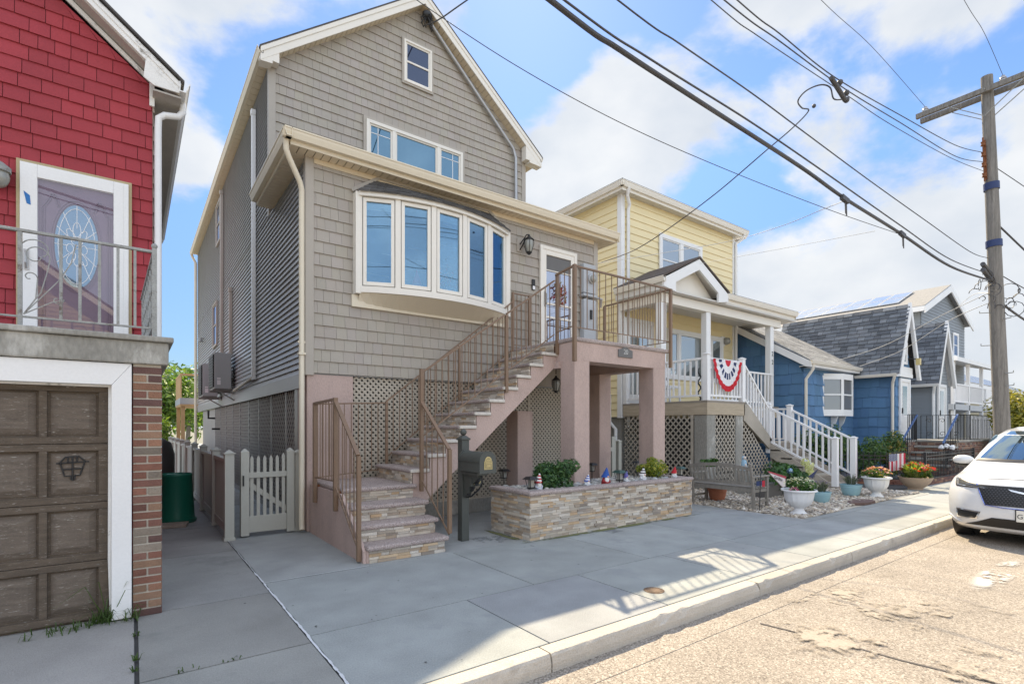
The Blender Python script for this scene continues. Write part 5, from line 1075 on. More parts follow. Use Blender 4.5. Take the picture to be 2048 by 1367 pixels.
d = MB(); p = PX(1205, 820, YL - .06); d.tube([(YL - .06, 9.85, 2.5), (YL - .06, 9.85, 1.75), (YL + .02, 9.7, 1.55), (YL + .02, 9.7, 0)], .05, 8); d.build('drain_pipe', MATS['white_paint'], yh_, smooth=50)
fy_ = frY(YF - .025)
a = PY(1316, 470, YF).x; b = PY(1401, 540, YF).x; zt = PY(1316, 466, YF).z
window(yh_, fy_, a, b, 5.7, zt, case='white_paint', glass='glass_grey', split=[(a + b) / 2], c=.12)
a = PY(1345, 665, YF).x; b = PY(1443, 700, YF).x; zt = PY(1345, 658, YF).z
window(yh_, fy_, a - .3, b, 3.0, zt, case='white_paint', glass='glass_grey', split=[a + .25, b - .65], style='fixed', c=.11)
a = PY(1246, 640, YF).x; b = PY(1304, 640, YF).x; zt = PY(1246, 634, YF).z
m = MB(); 
for q in ((a, a + .1, 2.25, zt), (b - .1, b, 2.25, zt), (a + .1, b - .1, zt - .1, zt)): fbox(m, fy_, *q, 0, .05)
do = m.build('door_frame', MATS['white_paint'], yh_); m = MB(); fbox(m, fy_, a + .1, b - .1, 2.25, zt - .1, 0, .02); m.build('door_leaf', MATS['white_paint'], do); m = MB(); fbox(m, fy_, a + .25, b - .22, 2.5, zt - .5, .02, .03); m.build('pane', MATS['glass_grey'], do)
p = PY(1453, 682, 10.428 - .11); m = MB(); m.lathe([(.02, -.13), (.11, -.09), (.14, 0), (.11, .1), (.02, .13)], p, 14); ol = thing('wall_light', 'white globe light on the yellow wall under the porch roof', 'lamp', tuple(p)); m.build('globe', MATS['lamp_glass'], ol, smooth=60); m = MB(); m.box(p.x - .22, p.x - .0, 10.37, 10.405, p.z - .16, p.z + .16); m.build('back_plate', MATS['white_paint'], ol)
# porch roof: gable over the left part, level eave to the right
PG = 7.86; gx0, gxa, gx1, pr1 = 10.27, 11.70, 13.02, 16.95; pe = 5.19; pa = 5.90; WT = MATS['white_paint']
m = MB(); m.hexa([(gx0 - .05, PG - .02, pe + .02), (gxa, PG - .02, pa + .02), (gxa, PG - .02, pa + .07), (gx0 - .05, PG - .02, pe + .07)], [(gx0 - .05, YF - .03, pe + .02), (gxa, YF - .03, pa + .02), (gxa, YF - .03, pa + .07), (gx0 - .05, YF - .03, pe + .07)])
m.hexa([(gx1 + .05, PG - .02, pe + .02), (gxa, PG - .02, pa + .02), (gxa, PG - .02, pa + .07), (gx1 + .05, PG - .02, pe + .07)], [(gx1 + .05, YF - .03, pe + .02), (gxa, YF - .03, pa + .02), (gxa, YF - .03, pa + .07), (gx1 + .05, YF - .03, pe + .07)])
m.hexa([(gx1, PG + .0, pe + .0), (pr1, PG + .0, pe + .0), (pr1, PG + .0, pe + .05), (gx1, PG + .0, pe + .05)], [(gx1, YF - .03, pe + .45), (pr1, YF - .03, pe + .45), (pr1, YF - .03, pe + .5), (gx1, YF - .03, pe + .5)])
m.build('porch_roof', MATS['roof_brown'], yh_)
m = MB(); sl = (pa - pe) / (gxa - gx0)
m.prism([(gx0, PG, pe), (gxa, PG, pa), (gxa, PG, pa - .27), (gx0 + .46, PG, pe - .03), (gx0 + .46, PG, pe - .27), (gx0, PG, pe - .2)], (0, .06, 0)); m.prism([(gx1, PG, pe), (gxa, PG, pa), (gxa, PG, pa - .27), (gx1 - .46, PG, pe - .03), (gx1 - .46, PG, pe - .27), (gx1, PG, pe - .2)], (0, .06, 0))
m.build('porch_fascia', WT, yh_)
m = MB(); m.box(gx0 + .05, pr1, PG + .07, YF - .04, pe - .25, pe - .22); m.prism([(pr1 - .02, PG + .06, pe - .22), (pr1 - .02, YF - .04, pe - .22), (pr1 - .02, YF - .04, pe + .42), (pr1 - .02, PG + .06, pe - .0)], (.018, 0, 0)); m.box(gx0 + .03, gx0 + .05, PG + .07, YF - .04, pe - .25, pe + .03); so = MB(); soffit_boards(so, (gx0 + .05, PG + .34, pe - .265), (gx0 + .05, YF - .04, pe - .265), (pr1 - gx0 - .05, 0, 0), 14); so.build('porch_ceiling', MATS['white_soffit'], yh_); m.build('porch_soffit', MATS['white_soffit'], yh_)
m = MB(); m.box(10.5, pr1 - .6, 8.1, 8.3, pe - .5, pe - .266); m.box(10.47, 10.67, 8.3, YF - .04, pe - .5, pe - .266); m.prism([(gx0 + .12, 8.16, pe - .24), (gx1 - .12, 8.16, pe - .24), (gxa, 8.16, pa - .03)], (0, .04, 0)); m.prism([(gx0 + .1, PG + .07, pe - .02), (gxa, PG + .07, pa - .02), (gxa, PG + .07, pa - .05), (gx0 + .1, PG + .07, pe - .05)], (0, .4, 0)); m.prism([(gx1 - .1, PG + .07, pe - .02), (gxa, PG + .07, pa - .02), (gxa, PG + .07, pa - .05), (gx1 - .1, PG + .07, pe - .05)], (0, .4, 0)); m.build('porch_beam', MATS['cream_white'], yh_, bevel=.008)
m = MB(); gutter(m, (gx1 - .03, PG - .02, pe + .03), (pr1 + .02, PG - .02, pe + .03), (0, -1, 0), .12, .13); gutter(m, (gx0 - .08, PG - .03, pe + .04), (gx0 - .08, YF - .05, pe + .04), (-1, 0, 0), .12, .13); m.box(gx1 - .05, pr1, PG + .1, PG + .12, pe - .2, pe + .02); m.build_each('porch_gutter', MATS['cream_white'], yh_)
DZ = 2.22
for x, z0 in ((10.6, DZ), (12.50, DZ), (15.85, 1.3)): MB().box(x - .1, x + .1, 8.12, 8.29, z0, pe - .5).build('porch_post', WT, yh_, bevel=.01)
n22 = MB().box(15.83, 15.835, 8.118, 8.119, 3, 3.01)
mat('numeral', (.05, .06, .07), .5)
for k, ch in enumerate('22'): text('number', ch, .2, MATS['numeral'], yh_, (15.86, 8.115, 3.85 - .26 * k), (R(90), 0, 0))
# porch deck
pd = thing('porch', 'raised wooden porch with white railings, lattice skirt and concrete piers', 'porch', (YL, YP, 0))
m = MB(); m.box(YL, 12.16, YP, YF - .05, DZ - .05, DZ); m.box(12.16, 16.0, 8.0, YF - .05, DZ - .05, DZ); m.build('deck', MATS['wood_old'], pd)
m = MB(); m.box(YL, YL + .04, YP + .04, YF - .05, DZ - .33, DZ - .05); m.box(YL, 12.16, YP, YP + .04, DZ - .33, DZ - .05); m.box(12.12, 12.16, YP + .04, 8.0, DZ - .33, DZ - .05); m.box(12.16, 16, 8.0, 8.04, DZ - .33, DZ - .05); m.build_each('rim_board', MATS['rim_wood'], pd, bevel=.006)
MB().box(YL + .02, YL + .36, YP + .02, YP + .36, 0, DZ - .33).build('pier', MATS['concrete_old'], pd, bevel=.012); MB().box(11.78, 12.1, YP + .02, YP + .36, 0, DZ - .33).build('pier', MATS['concrete_old'], pd, bevel=.012)
lt = MB(); lattice(lt, frX(YL + .03), [(YP + .4, .05), (YF - .1, .05), (YF - .1, DZ - .34), (YP + .4, DZ - .34)], .11, .034); lattice(lt, frY(YP + .05), [(YL + .36, .05), (11.78, .05), (11.78, DZ - .34), (YL + .36, DZ - .34)], .11, .034); lattice(lt, frY(YP + .05), [(12.1, .05), (13.4, .05), (13.4, .75), (12.25, 1.72), (12.1, 1.8)], .11, .034); lt.build('lattice', MATS['lattice_wood'], pd)
lf = MB(); lf.box(YL + .0, YL + .03, YP + .38, YP + .44, .02, DZ - .33); lf.box(YL, YL + .03, YP + .4, YF - .1, .02, .08); lf.build('lattice_trim', MATS['lattice_wood'], pd)
MB().box(YL + .7, 12.0, YP + .9, YF - .1, 0, DZ - .4).build('underside_shade', MATS['shade_black'], pd)  # near-black block painted as the shade below the deck
# stairs: first flight to the right, then down to the street
LZp = 1.23; m = MB(); sr = MB()
for k in range(5):
    x = 12.16 + .25 * k; z = DZ - .198 * (k + 1); m.box(x, x + .28, YP + .02, 8.0, z - .04, z); sr.box(x + .02, x + .04, YP + .04, 8.0, z, z + .16)
m.box(13.4, 14.45, YP, 8.0, LZp - .05, LZp + .0)
for k in range(5):
    y = YP - .0 - .27 * k; z = LZp - .2 * (k + 1) ; m.box(13.36, 14.5, y - .29, y, z - .045, z); sr.box(13.4, 14.46, y - .03, y - .01, z, z + .16)
m.build('stair_tread', MATS['lattice_wood'], pd, bevel=.006); sr.build('stair_riser', MATS['wood_old'], pd)
m = MB(); m.prism([(12.12, YP, DZ - .05), (12.3, YP, DZ - .05), (13.45, YP, LZp + .06), (13.45, YP, LZp - .25), (12.12, YP, DZ - .45)], (0, .05, 0)); m.prism([(13.36, YP, LZp - .05), (13.36, YP, LZp - .4), (13.36, 5.55, .0), (13.36, 5.35, .0), (13.36, 5.35, .2)], (.04, 0, 0)); m.prism([(14.46, YP, LZp - .05), (14.46, YP, LZp - .4), (14.46, 5.55, .0), (14.46, 5.35, .0), (14.46, 5.35, .2)], (.04, 0, 0)); m.box(13.42, 14.44, YP - .02, YP + .02, .3, LZp - .05); m.build('stair_stringer', MATS['lattice_wood'], pd)
for x in (13.4, 14.44): MB().box(x - .09, x + .09, 5.28, 5.46, 0, .2).build('post_block', MATS['wood_old'], pd)
WV = MATS['white_vinyl']
def wpost(mb, x, y, z0, z1, w=.06): mb.box(x - w, x + w, y - w, y + w, z0, z1); mb.box(x - w - .015, x + w + .015, y - w - .015, y + w + .015, z1, z1 + .025); mb.hexa([(x - w, y - w, z1 + .025), (x + w, y - w, z1 + .025), (x + w, y + w, z1 + .025), (x - w, y + w, z1 + .025)], [(x - .02, y - .02, z1 + .05), (x + .02, y - .02, z1 + .05), (x + .02, y + .02, z1 + .05), (x - .02, y + .02, z1 + .05)]); return mb
def wrail(p, q, n, h=.82, posts=()):
    p, q = Vector(p), Vector(q); m = MB(); dz = Vector((0, 0, h)); m.bar(p, q, .06, .05); ro = m.build('railing', WV, pd, bevel=.006); MB().bar(p - dz, q - dz, .045, .045).build('bottom_rail', WV, ro)
    for i in range(n): t = p.lerp(q, (i + .5) / n); MB().bar(t - dz, t, .036, .036).build('baluster', WV, ro)
    for x, y, z0, z1 in posts: wpost(MB(), x, y, z0, z1).build('post', WV, ro, bevel=.004)
rz = DZ + .97
wrail((YL + .06, YF - .1, rz), (YL + .06, YP + .08, rz), 15, .85, [(YL + .06, YP + .06, DZ, rz + .08), (YL + .06, YF - .12, DZ, rz + .08)])
wrail((YL + .12, YP + .06, rz), (12.08, YP + .06, rz), 11, .85, [(12.12, YP + .06, DZ, rz + .08)])
wrail((12.18, YP + .06, rz - .02), (13.36, YP + .06, LZp + .87), 9, .82, [(13.42, YP + .06, LZp - .3, LZp + .95)])
wrail((13.40, YP, LZp + .85), (13.40, 5.42, .2 + 1.12), 10, .86, [(13.4, 5.37, .2, 1.33)])
wrail((14.44, YP, LZp + .85), (14.44, 5.42, .2 + 1.12), 10, .86, [(14.44, 5.37, .2, 1.33), (14.44, YP + .02, LZp - .3, LZp + .95)])
wrail((14.44, YP + .1, LZp + .87), (14.44, 8.0, LZp + .87), 6, .82)
wrail((12.2, 8.02, rz), (15.7, 8.02, rz), 18, .85)
# bunting
bu = thing('bunting', 'red white and blue pleated fan bunting hung on the white porch rail', 'bunting', (11.35, YP - .02, rz))
def fan(name, r0, r1, colf, dd):
    m = MB(); n = 44
    for j in range(n):
        t0, t1 = -.02 + 1.04 * j / n, -.02 + 1.04 * (j + 1) / n
        def P(t, r):
            a = math.pi * t; x = .60 * r * -math.cos(a); z = -r * .88 * (.12 + .88 * math.sin(a)) if .0 < t < 1 else 0
            z = -r * .74 * math.sin(a); return (11.35 + x * (1 - .12 * math.sin(a)), YP - .035 + .014 * math.sin(t * 75) * r - dd, rz - .01 + min(0, z))
        m.c = colf(j); m.face(P(t0, r0), P(t1, r0), P(t1, r1), P(t0, r1))
    m.build(name, MATS['cloth'], bu)
fan('red_border', .82, 1.0, lambda j: (.52, .008, .02), 0); fan('white_band', .62, .82, lambda j: (.74, .74, .76), .001); fan('blue_band', .42, .62, lambda j: (.012, .025, .10) if math.sin(j * 1.3) > -.35 else (.7, .7, .74), .002); fan('white_centre', .2, .42, lambda j: (.76, .76, .78), .003); fan('red_centre', .02, .2, lambda j: (.55, .02, .04), .004)
# porch furniture glimpsed through the rails
ch = thing('porch_chair', 'white and black patterned chair behind the yellow porch railing', 'chair', (11.0, 8.3, DZ)); m = MB(); m.box(10.95, 11.4, 8.2, 8.7, DZ + .38, DZ + .44); m.build('seat', MATS['white_vinyl'], ch)
m = MB(); m.box(10.95, 11.4, 8.62, 8.68, DZ + .44, DZ + .95); m.build('backrest', MATS['white_vinyl'], ch)
for x, y in ((10.97, 8.22), (11.38, 8.22), (10.97, 8.66), (11.38, 8.66)): MB().box(x - .02, x + .02, y - .02, y + .02, DZ, DZ + .38).build('leg', MATS['white_vinyl'], ch)
m = MB()
for i in range(26): x, z = random.uniform(10.97, 11.36), random.uniform(DZ + .46, DZ + .9); s = random.uniform(.02, .05); m.box(x, x + s, 8.60, 8.618, z, z + s)
m.build('cushion_pattern', MATS['iron_black'], ch)
m = MB(); m.tube([(11.75 + .06 * math.sin(k * .9), 7.9, DZ + .05 + .04 * k) for k in range(22)], .02, 6); m.lathe([(.12, 0), (.12, .03)], (11.75, 7.9, DZ), 12); tw_orn = tag(m.build('twisted_ornament', MATS['iron_black'], None, smooth=60, loc=(11.75, 7.9, DZ)), 'black wavy metal ornament standing on the porch behind the rail', 'ornament')
# the house is a tenth larger than its first survey and stands that much farther from the street
def resize(o, loc): o.location = loc; o.scale = (1.1, 1.1, 1.1)
resize(yh_, (11.627, 10.428, -.16)); resize(pd, (11.627, 7.59, -.16)); resize(bu, (12.485, 7.568, 3.349)); resize(ch, (12.1, 9.13, 2.282))
tw_orn.location = (12.925, 8.69, 2.282); tw_orn.scale = (1.1, 1.1, 1.1)
# gate between the houses
gg = thing('garden_gate', 'small tan picket gate seen between the pillars, beside the yellow house', 'gate', (10.2, 9.6, 0)); Yg = 9.35
for x in (PY(1228, 900, Yg).x,): m = MB(); m.box(x - .07, x + .07, Yg, Yg + .1, 0, 1.36); m.build('stile', PF, gg)
xg = PY(1228, 900, Yg).x; m = MB(); m.box(xg - .9, xg - .07, Yg, Yg + .03, .98, 1.08); m.build('rail', PF, gg)
for k in range(7): x = xg - .13 - .115 * k; m = MB(); m.box(x - .03, x + .03, Yg + .03, Yg + .05, .1, 1.28 - .022 * k); m.build('picket', PF, gg)
x = PY(1240, 900, Yg).x; m = fpost(MB(), x, Yg + .05, 1.22, .055); tag(m.build('fence_post', PF, None, loc=(x, Yg, 0)), 'tan latch post beside the small gate under the yellow house', 'post')
# ------------------------------------------------------------------ blue cottage
mat('blue_shake', (.09, .195, .345), .75, .12, 3., 60, .08, attr=True)
mat('grey_lap', (.24, .265, .29), .6, .06, 2., 50, .03)
ROOFP = [(.14, .155, .175), (.20, .215, .235), (.10, .11, .125), (.165, .18, .20), (.12, .13, .145)]; ROOFL = [(.27, .27, .265), (.32, .32, .31), (.22, .22, .22)]
def shingle_roof(mb, a, b, c, d, rows, pal, wl=.15, wh=.4, lift=.02):
    # a-b eave line, d-c ridge line
    a, b, c, d = map(Vector, (a, b, c, d)); n = (b - a).cross(d - a).normalized(); n = n if n.z > 0 else -n; L = (b - a).length
    mb.c = (.05, .05, .055); mb.face(a, b, c, d)
    for r in range(rows):
        k0, k1 = r / rows, min(1, (r + 1.02) / rows); u = -random.uniform(0, wh)
        while u < L:
            w = random.uniform(wl, wh); t0, t1 = max(0, u / L), min(1, (u + w - .012) / L); u += w
            if t1 <= t0: continue
            P = lambda t, k: a.lerp(b, t).lerp(d.lerp(c, t), k)
            co = random.choice(pal); s = random.uniform(.85, 1.15); mb.c = tuple(x * s for x in co); h = n * lift * random.uniform(.7, 1.2)
            p, q, e, f = P(t0, k0) + h, P(t1, k0) + h, P(t1, k1) + n * .004, P(t0, k1) + n * .004
            mb.face(p, q, e, f); mb.face(P(t0, k0), P(t1, k0), q, p)
    mb.c = (1, 1, 1); return mb
bh = thing('house', 'blue shingled cottage with a steep grey gable entry and white bay window', 'house', (21.9, 6.85, 0))
BXL, BYF, BEX, BEY = 18.0, 8.19, 21.95, 6.85
m = MB(); m.box(BXL + .02, 24, BYF + .02, 13.8, 0, 3.7); m.prism([(BXL + .02, BYF + .02, 3.7), (BXL + .02, 11.0, 5.38), (BXL + .02, 13.8, 3.7)], (7, 0, 0)); m.box(BEX + .02, 23.5, BEY + .02, 11, 0, 3.4); m.prism([(BEX + .02, BEY + .02, 3.4), (23.5, BEY + .02, 3.4), (22.75, BEY + .02, 5.7)], (0, 5, 0)); m.build('wall', MATS['blue_shake'], bh)
m = MB(); shakes(m, frX(BXL), [(BYF, .2), (13.8, .2), (13.8, 3.7), (11.0, 5.35), (BYF, 3.7)], .36, .25, .45, .034, .006, .12, .045); shakes(m, frY(BYF), [(BXL, .2), (BEX, .2), (BEX, 3.66), (BXL, 3.66)], .36, .25, .45, .034, .006, .12, .045); shakes(m, frX(BEX), [(BEY, .2), (BYF, .2), (BYF, 3.42), (BEY, 3.42)], .36, .25, .45, .034, .006, .12, .045)
shakes(m, frY(BEY), [(BEX, .2), (23.5, .2), (23.5, 3.42), (22.75, 5.6), (BEX, 3.42)], .36, .25, .45, .034, .006, .12, .045); m.build('shake_siding', MATS['blue_shake'], bh)
m = MB(); shingle_roof(m, (17.75, 7.82, 3.76), (22.2, 7.82, 3.76), (22.2, 11.0, 5.66), (17.75, 11.0, 5.66), 22, ROOFL, .25, .35, .012); m.face((17.75, 11, 5.66), (25, 11, 5.66), (25, 14.2, 3.76), (17.75, 14.2, 3.76)); m.build('wing_roof', MATS['roof_shingle'], bh)
m = MB(); m.prism([(17.73, 7.82, 3.74), (17.73, 11.0, 5.64), (17.73, 11.0, 5.40), (17.73, 8.0, 3.60), (17.73, 7.82, 3.56)], (.03, 0, 0)); m.box(17.76, BXL, 8.0, 8.2, 3.58, 3.62); m.box(17.76, 22.0, 7.86, 7.89, 3.58, 3.75); m.box(17.76, 22, 7.89, BYF, 3.58, 3.60); m.build('rake_board', MATS['white_paint'], bh)
m = MB(); gutter(m, (17.72, 7.75, 3.78), (21.7, 7.75, 3.78), (0, -1, 0), .11, .11); gutter(m, (21.55, 6.7, 3.50), (21.55, 8.0, 3.50), (-1, 0, 0), .1, .1); m.build('gutter', MATS['cream_white'], bh)
m = MB(); m.tube([(17.95, 7.85, 3.68), (17.95, 7.86, 3.5), (18.05, 8.12, 3.2), (18.05, 8.12, .2)], .05, 8); m.build('downspout', MATS['cream_white'], bh, smooth=50); m = MB(); m.tube([(21.62, 6.75, 3.42), (21.75, 6.85, 3.2), (21.88, 6.9, 3.05), (21.88, 6.9, .2)], .05, 8); m.build('downspout', MATS['cream_white'], bh, smooth=50)
EG = 6.6; ax, az = 22.8, 6.08; e0, ez0, e1, ez1 = 21.66, 3.49, 23.85, 3.45
m = MB(); shingle_roof(m, (e0, EG + .03, ez0), (e0, 11.2, ez0), (ax, 11.2, az), (ax, EG + .03, az), 17, ROOFP, .18, .45, .03); m.build('gable_roof', MATS['roof_shingle'], bh)
m = MB(); m.face((e1, EG + .03, ez1), (e1, 11.2, ez1), (ax, 11.2, az), (ax, EG + .03, az)); m.build('gable_roof', MATS['roof_dark'], bh)
def rakes(parent, e0, ez0, e1, ez1, ax, az, y, w=.2, d=.1):
    m = MB()
    for e, z in ((e0, ez0), (e1, ez1)): m.prism([(e, y, z), (ax, y, az), (ax, y, az - w * 2.2), (e + (w if e < ax else -w), y, z)], (0, d, 0))
    return m.build('rake_board', MATS['white_paint'], parent)
rakes(bh, e0 - .02, ez0 - .1, e1 + .02, ez1 - .1, ax, az + .05, EG)
fe_ = frY(BEY - .025)
def simple_door(parent, u0, u1, z0, z1, fr, leaf='white_paint'):
    m = MB()
    for q in ((u0 - .12, u0, z0, z1 + .12), (u1, u1 + .12, z0, z1 + .12), (u0, u1, z1, z1 + .12)): fbox(m, fr, *q, 0, .06)
    o = m.build('door', MATS['white_paint'], parent); m = MB(); fbox(m, fr, u0, u1, z0, z1, 0, .03); m.build('leaf', MATS[leaf], o); m = MB(); fbox(m, fr, u0 + .18, u1 - .18, z0 + .85, z1 - .15, .03, .04); m.build('pane', MATS['glass_grey'], o); m = MB(); fbox(m, fr, u0 + .05, u0 + .1, z0 + .9, z0 + 1.1, .03, .08); m.build('handle', MATS['iron_black'], o); return o
simple_door(bh, 22.35, 23.15, 1.2, 3.25, fe_)
window(bh, fe_, 22.5, 23.0, 3.9, 4.7, case='white_paint', glass='glass_grey'); 
m = MB(); fbox(m, fe_, 22.15, 23.4, 3.42, 3.55, 0, .09); fbox(m, fe_, 22.0, 23.5, 3.55, 3.8, 0, .05); m.build('door_hood', MATS['white_paint'], bh)
p = Vector((23.2, 6.55, 4.0)); l = thing('floodlight', 'yellowish floodlight under the white rake of the blue gable', 'lamp', tuple(p)); m = MB(); m.box(p.x - .08, p.x + .08, p.y - .1, p.y + .02, p.z - .12, p.z + .12); m.build('lamp_head', MATS['gold'], l); m = MB(); m.bar((p.x, p.y, p.z + .1), (p.x - .05, BEY, p.z + .15), .04, .04); m.build('arm', MATS['iron_black'], l)
# bay window
glass_mat('glass_curtain', (.17, .165, .155), (.8, .88, .95), .10, .05)
bay = [(19.4, BYF), (20.1, 7.80), (20.95, 7.80), (21.15, BYF)]; m = MB(); m.prism([(x, y, 2.0) for x, y in bay], (0, 0, .14)); m.prism([(x, y, 3.36) for x, y in bay], (0, 0, .12)); bw = m.build('bay_window', MATS['white_paint'], bh)
for (x0, y0), (x1, y1) in zip(bay, bay[1:]):
    d = Vector((x1 - x0, y1 - y0, 0)); L = d.length; d /= L; n = Vector((d.y, -d.x, 0)); fr = lambda u, z, o, x0=x0, y0=y0, d=d, n=n: (x0 + d.x * u + n.x * o, y0 + d.y * u + n.y * o, z)
    cells = [(0, L)]
    f = MB(); g = MB()
    for a, b in cells:
        for q in ((a, a + .07, 2.14, 3.36), (b - .07, b, 2.14, 3.36), (a + .07, b - .07, 2.14, 2.22), (a + .07, b - .07, 3.28, 3.36), (a + .07, b - .07, 2.72, 2.77)): fbox(f, fr, *q, -.05, 0)
        fbox(g, fr, a + .07, b - .07, 2.22, 3.28, -.05, -.03)
    f.build('sash', MATS['white_paint'], bw); g.build('pane', MATS['glass_curtain'], bw)
m = MB()
for x in (20.05, 20.7): m.prism([(x, BYF, 2.0), (x, 7.95, 2.0), (x, 8.03, 1.75), (x, 8.14, 1.6), (x, BYF, 1.25)], (.06, 0, 0))
m.build_each('corbel', MATS['white_paint'], bw)
# ------------------------------------------------------------------ grey twin cottage
tw = thing('house', 'narrow grey clapboard cottage with steep slate roof just beyond the blue cottage', 'house', (27, 6.85, 0))
ax, e0, e1 = 27.1, 25.9, 28.35; az, ez = 5.95, 3.35
m = MB(); m.box(26.12, 28.1, 6.87, 11, 0, 3.3); m.prism([(26.12, 6.87, 3.3), (28.1, 6.87, 3.3), (ax, 6.87, 5.6)], (0, 4, 0)); m.build('wall', MATS['grey_lap'], tw)
m = MB(); lap(m, frX(26.1), [(6.85, .2), (11, .2), (11, 3.3), (6.85, 3.3)], .13, .02); lap(m, frY(6.85), [(26.1, .2), (28.1, .2), (28.1, 3.3), (ax, 5.6), (26.1, 3.3)], .13, .02); m.build('lap_siding', MATS['grey_lap'], tw)
m = MB(); shingle_roof(m, (e0, EG, ez), (e0, 11.2, ez), (ax, 11.2, az), (ax, EG, az), 16, ROOFP, .18, .45, .03); m.face((e1, EG, ez), (e1, 11.2, ez), (ax, 11.2, az), (ax, EG, az)); m.build('roof', MATS['roof_shingle'], tw)
rakes(tw, e0, ez - .1, e1, ez - .1, ax, az + .05, EG); simple_door(tw, 26.65, 27.45, 1.2, 3.25, frY(6.83))
m = MB(); gutter(m, (e0 - .08, EG, ez), (e0 - .08, 9, ez), (-1, 0, 0)); m.tube([(e0, 6.75, ez - .1), (26.05, 6.82, ez - .4), (26.05, 6.82, .2)], .05, 8); m.build('gutter', MATS['white_paint'], tw)
# brick stoop shared by the two doors
sp_ = thing('stoop', 'shared brick and stone stoop with steps below the blue and grey doors', 'steps', (24.8, 5.6, 0))
def bricks(m, fr, u0, u1, z0, z1): return blocks(m, fr, u0, u1, z0, z1, .075, .2, .205, BR, .012, .004, .012)
m = MB(); m.box(22.0, 28.0, 6.46, 6.84, 0, 1.08); m.box(22.82, 28.0, 5.3, 6.46, 0, 1.08); m.build('core', MATS['mortar'], sp_); m = MB()
bricks(m, frY(5.3), 22.82, 28.0, 0, 1.08); bricks(m, frY(6.46), 22.0, 22.82, 0, 1.08); bricks(m, frX(22.0), 6.46, 6.84, 0, 1.08)
for k in range(5): x = 22.82 - .3 * k; bricks(m, frX(x), 5.32, 6.44, 0, 1.08 - .2 * k); bricks(m, frY(5.32), x - .3, x, 0, 1.08 - .2 * (k + 1) - .06)
m.build('brickwork', MATS['brick'], sp_); m = MB(); m.box(21.95, 28.05, 6.46, 6.84, 1.08, 1.15); m.box(22.78, 28.05, 5.26, 6.46, 1.08, 1.15)
for k in range(4): z = 1.15 - .2 * (k + 1); x = 22.82 - .3 * k; m.box(x - .34, x - .012, 5.28, 6.46, z - .065, z)
m.build_each('stone_tread', MATS['concrete_old'], sp_, bevel=.012)
IBK = MATS['iron_black']
ir = thing('stoop_railing', 'black iron railing with scrolls and blue sloping handrails on the brick stoop', 'railing', (23, 5.6, 1.15))
def irail(p, q, n, h=.9, parent=ir, m_=IBK, w=.02, top=.03):
    p, q = Vector(p), Vector(q); dz = Vector((0, 0, h)); m = MB(); m.bar(p, q, top, .02); ro = m.build('rail', m_, parent); MB().bar(p - dz, q - dz, .02, .015).build('bottom_rail', m_, ro)
    for i in range(n): t = p.lerp(q, i / max(1, n - 1)); MB().bar(t - dz - Vector((0, 0, .08)), t, w, w).build('baluster', IBK, ro)
    return ro
irail((22.0, 6.48, 2.05), (22.8, 6.48, 2.05), 6); irail((22.85, 5.32, 2.05), (28.0, 5.32, 2.05), 30); irail((24.5, 6.8, 2.05), (24.5, 5.34, 2.05), 9)
mat('blue_rail', (.06, .12, .28), .5, .1)
for y in (6.46, 5.32):
    ro = irail((22.82, y, 2.0), (21.35, y, 1.1), 9, .85); MB().bar((22.86, y, 2.04), (21.3, y, 1.08), .05, .05).build('handrail', MATS['blue_rail'], ro)
m = MB()
for i in range(3):
    for s in (-1, 1): m.tube([(24.5, 5.75 + i * .4 + s * (.1 - .004 * k) * math.cos(k * .32), 1.6 + .25 * s + (.1 - .004 * k) * math.sin(k * .32)) for k in range(20)], .009, 4)
m.build('scroll', IBK, ir)
p = Vector((21.4, 5.25, .95)); m = MB()
for i in range(3): m.ball((p.x - .03 * i, p.y - .13 + .13 * i, p.z + .04 * (i % 2)), (.075, .085, .075), 9, 7, .35)
tag(m.build('plastic_bag', MATS['white_vinyl'], None, loc=tuple(p)), 'crumpled white plastic bags tied at the foot of the blue handrail', 'bag')
# ------------------------------------------------------------------ two storey grey house with balcony
th_ = thing('house', 'two storey grey gabled house with solar panels and a white front balcony', 'house', (36, 9, 0))
m = MB(); m.box(32.4, 40, 9.02, 17.5, 0, 7.7); m.prism([(32.4, 9.02, 7.7), (40, 9.02, 7.7), (36.2, 9.02, 9.2)], (0, 8.4, 0)); m.build('wall', MATS['grey_lap'], th_)
m = MB(); lap(m, frY(9.0), [(32.4, 2.5), (40, 2.5), (40, 7.7), (36.2, 9.2), (32.4, 7.7)], .17, .025); lap(m, frX(32.38), [(9, 2.5), (17.5, 2.5), (17.5, 7.7), (9, 7.7)], .17, .025); m.build('lap_siding', MATS['grey_lap'], th_)
m = MB(); m.hexa([(31.9, 8.7, 7.62), (36.2, 8.7, 9.35), (36.2, 8.7, 9.42), (31.9, 8.7, 7.70)], [(31.9, 17.8, 7.62), (36.2, 17.8, 9.35), (36.2, 17.8, 9.42), (31.9, 17.8, 7.70)]); m.hexa([(40.5, 8.7, 7.62), (36.2, 8.7, 9.35), (36.2, 8.7, 9.42), (40.5, 8.7, 7.70)], [(40.5, 17.8, 7.62), (36.2, 17.8, 9.35), (36.2, 17.8, 9.42), (40.5, 17.8, 7.70)]); mat('roof_grey', (.26, .255, .245), .9, .2, 8, 150, .3); m.build('roof', MATS['roof_grey'], th_)
m = MB()
for e, s in ((31.9, -1), (40.5, 1)): m.prism([(e, 8.66, 7.66), (36.2, 8.66, 9.38), (36.2, 8.66, 9.02), (e, 8.66, 7.32)], (0, .06, 0))
m.box(31.82, 31.92, 8.7, 17.8, 7.42, 7.66); m.build('rake_board', MATS['white_paint'], th_)
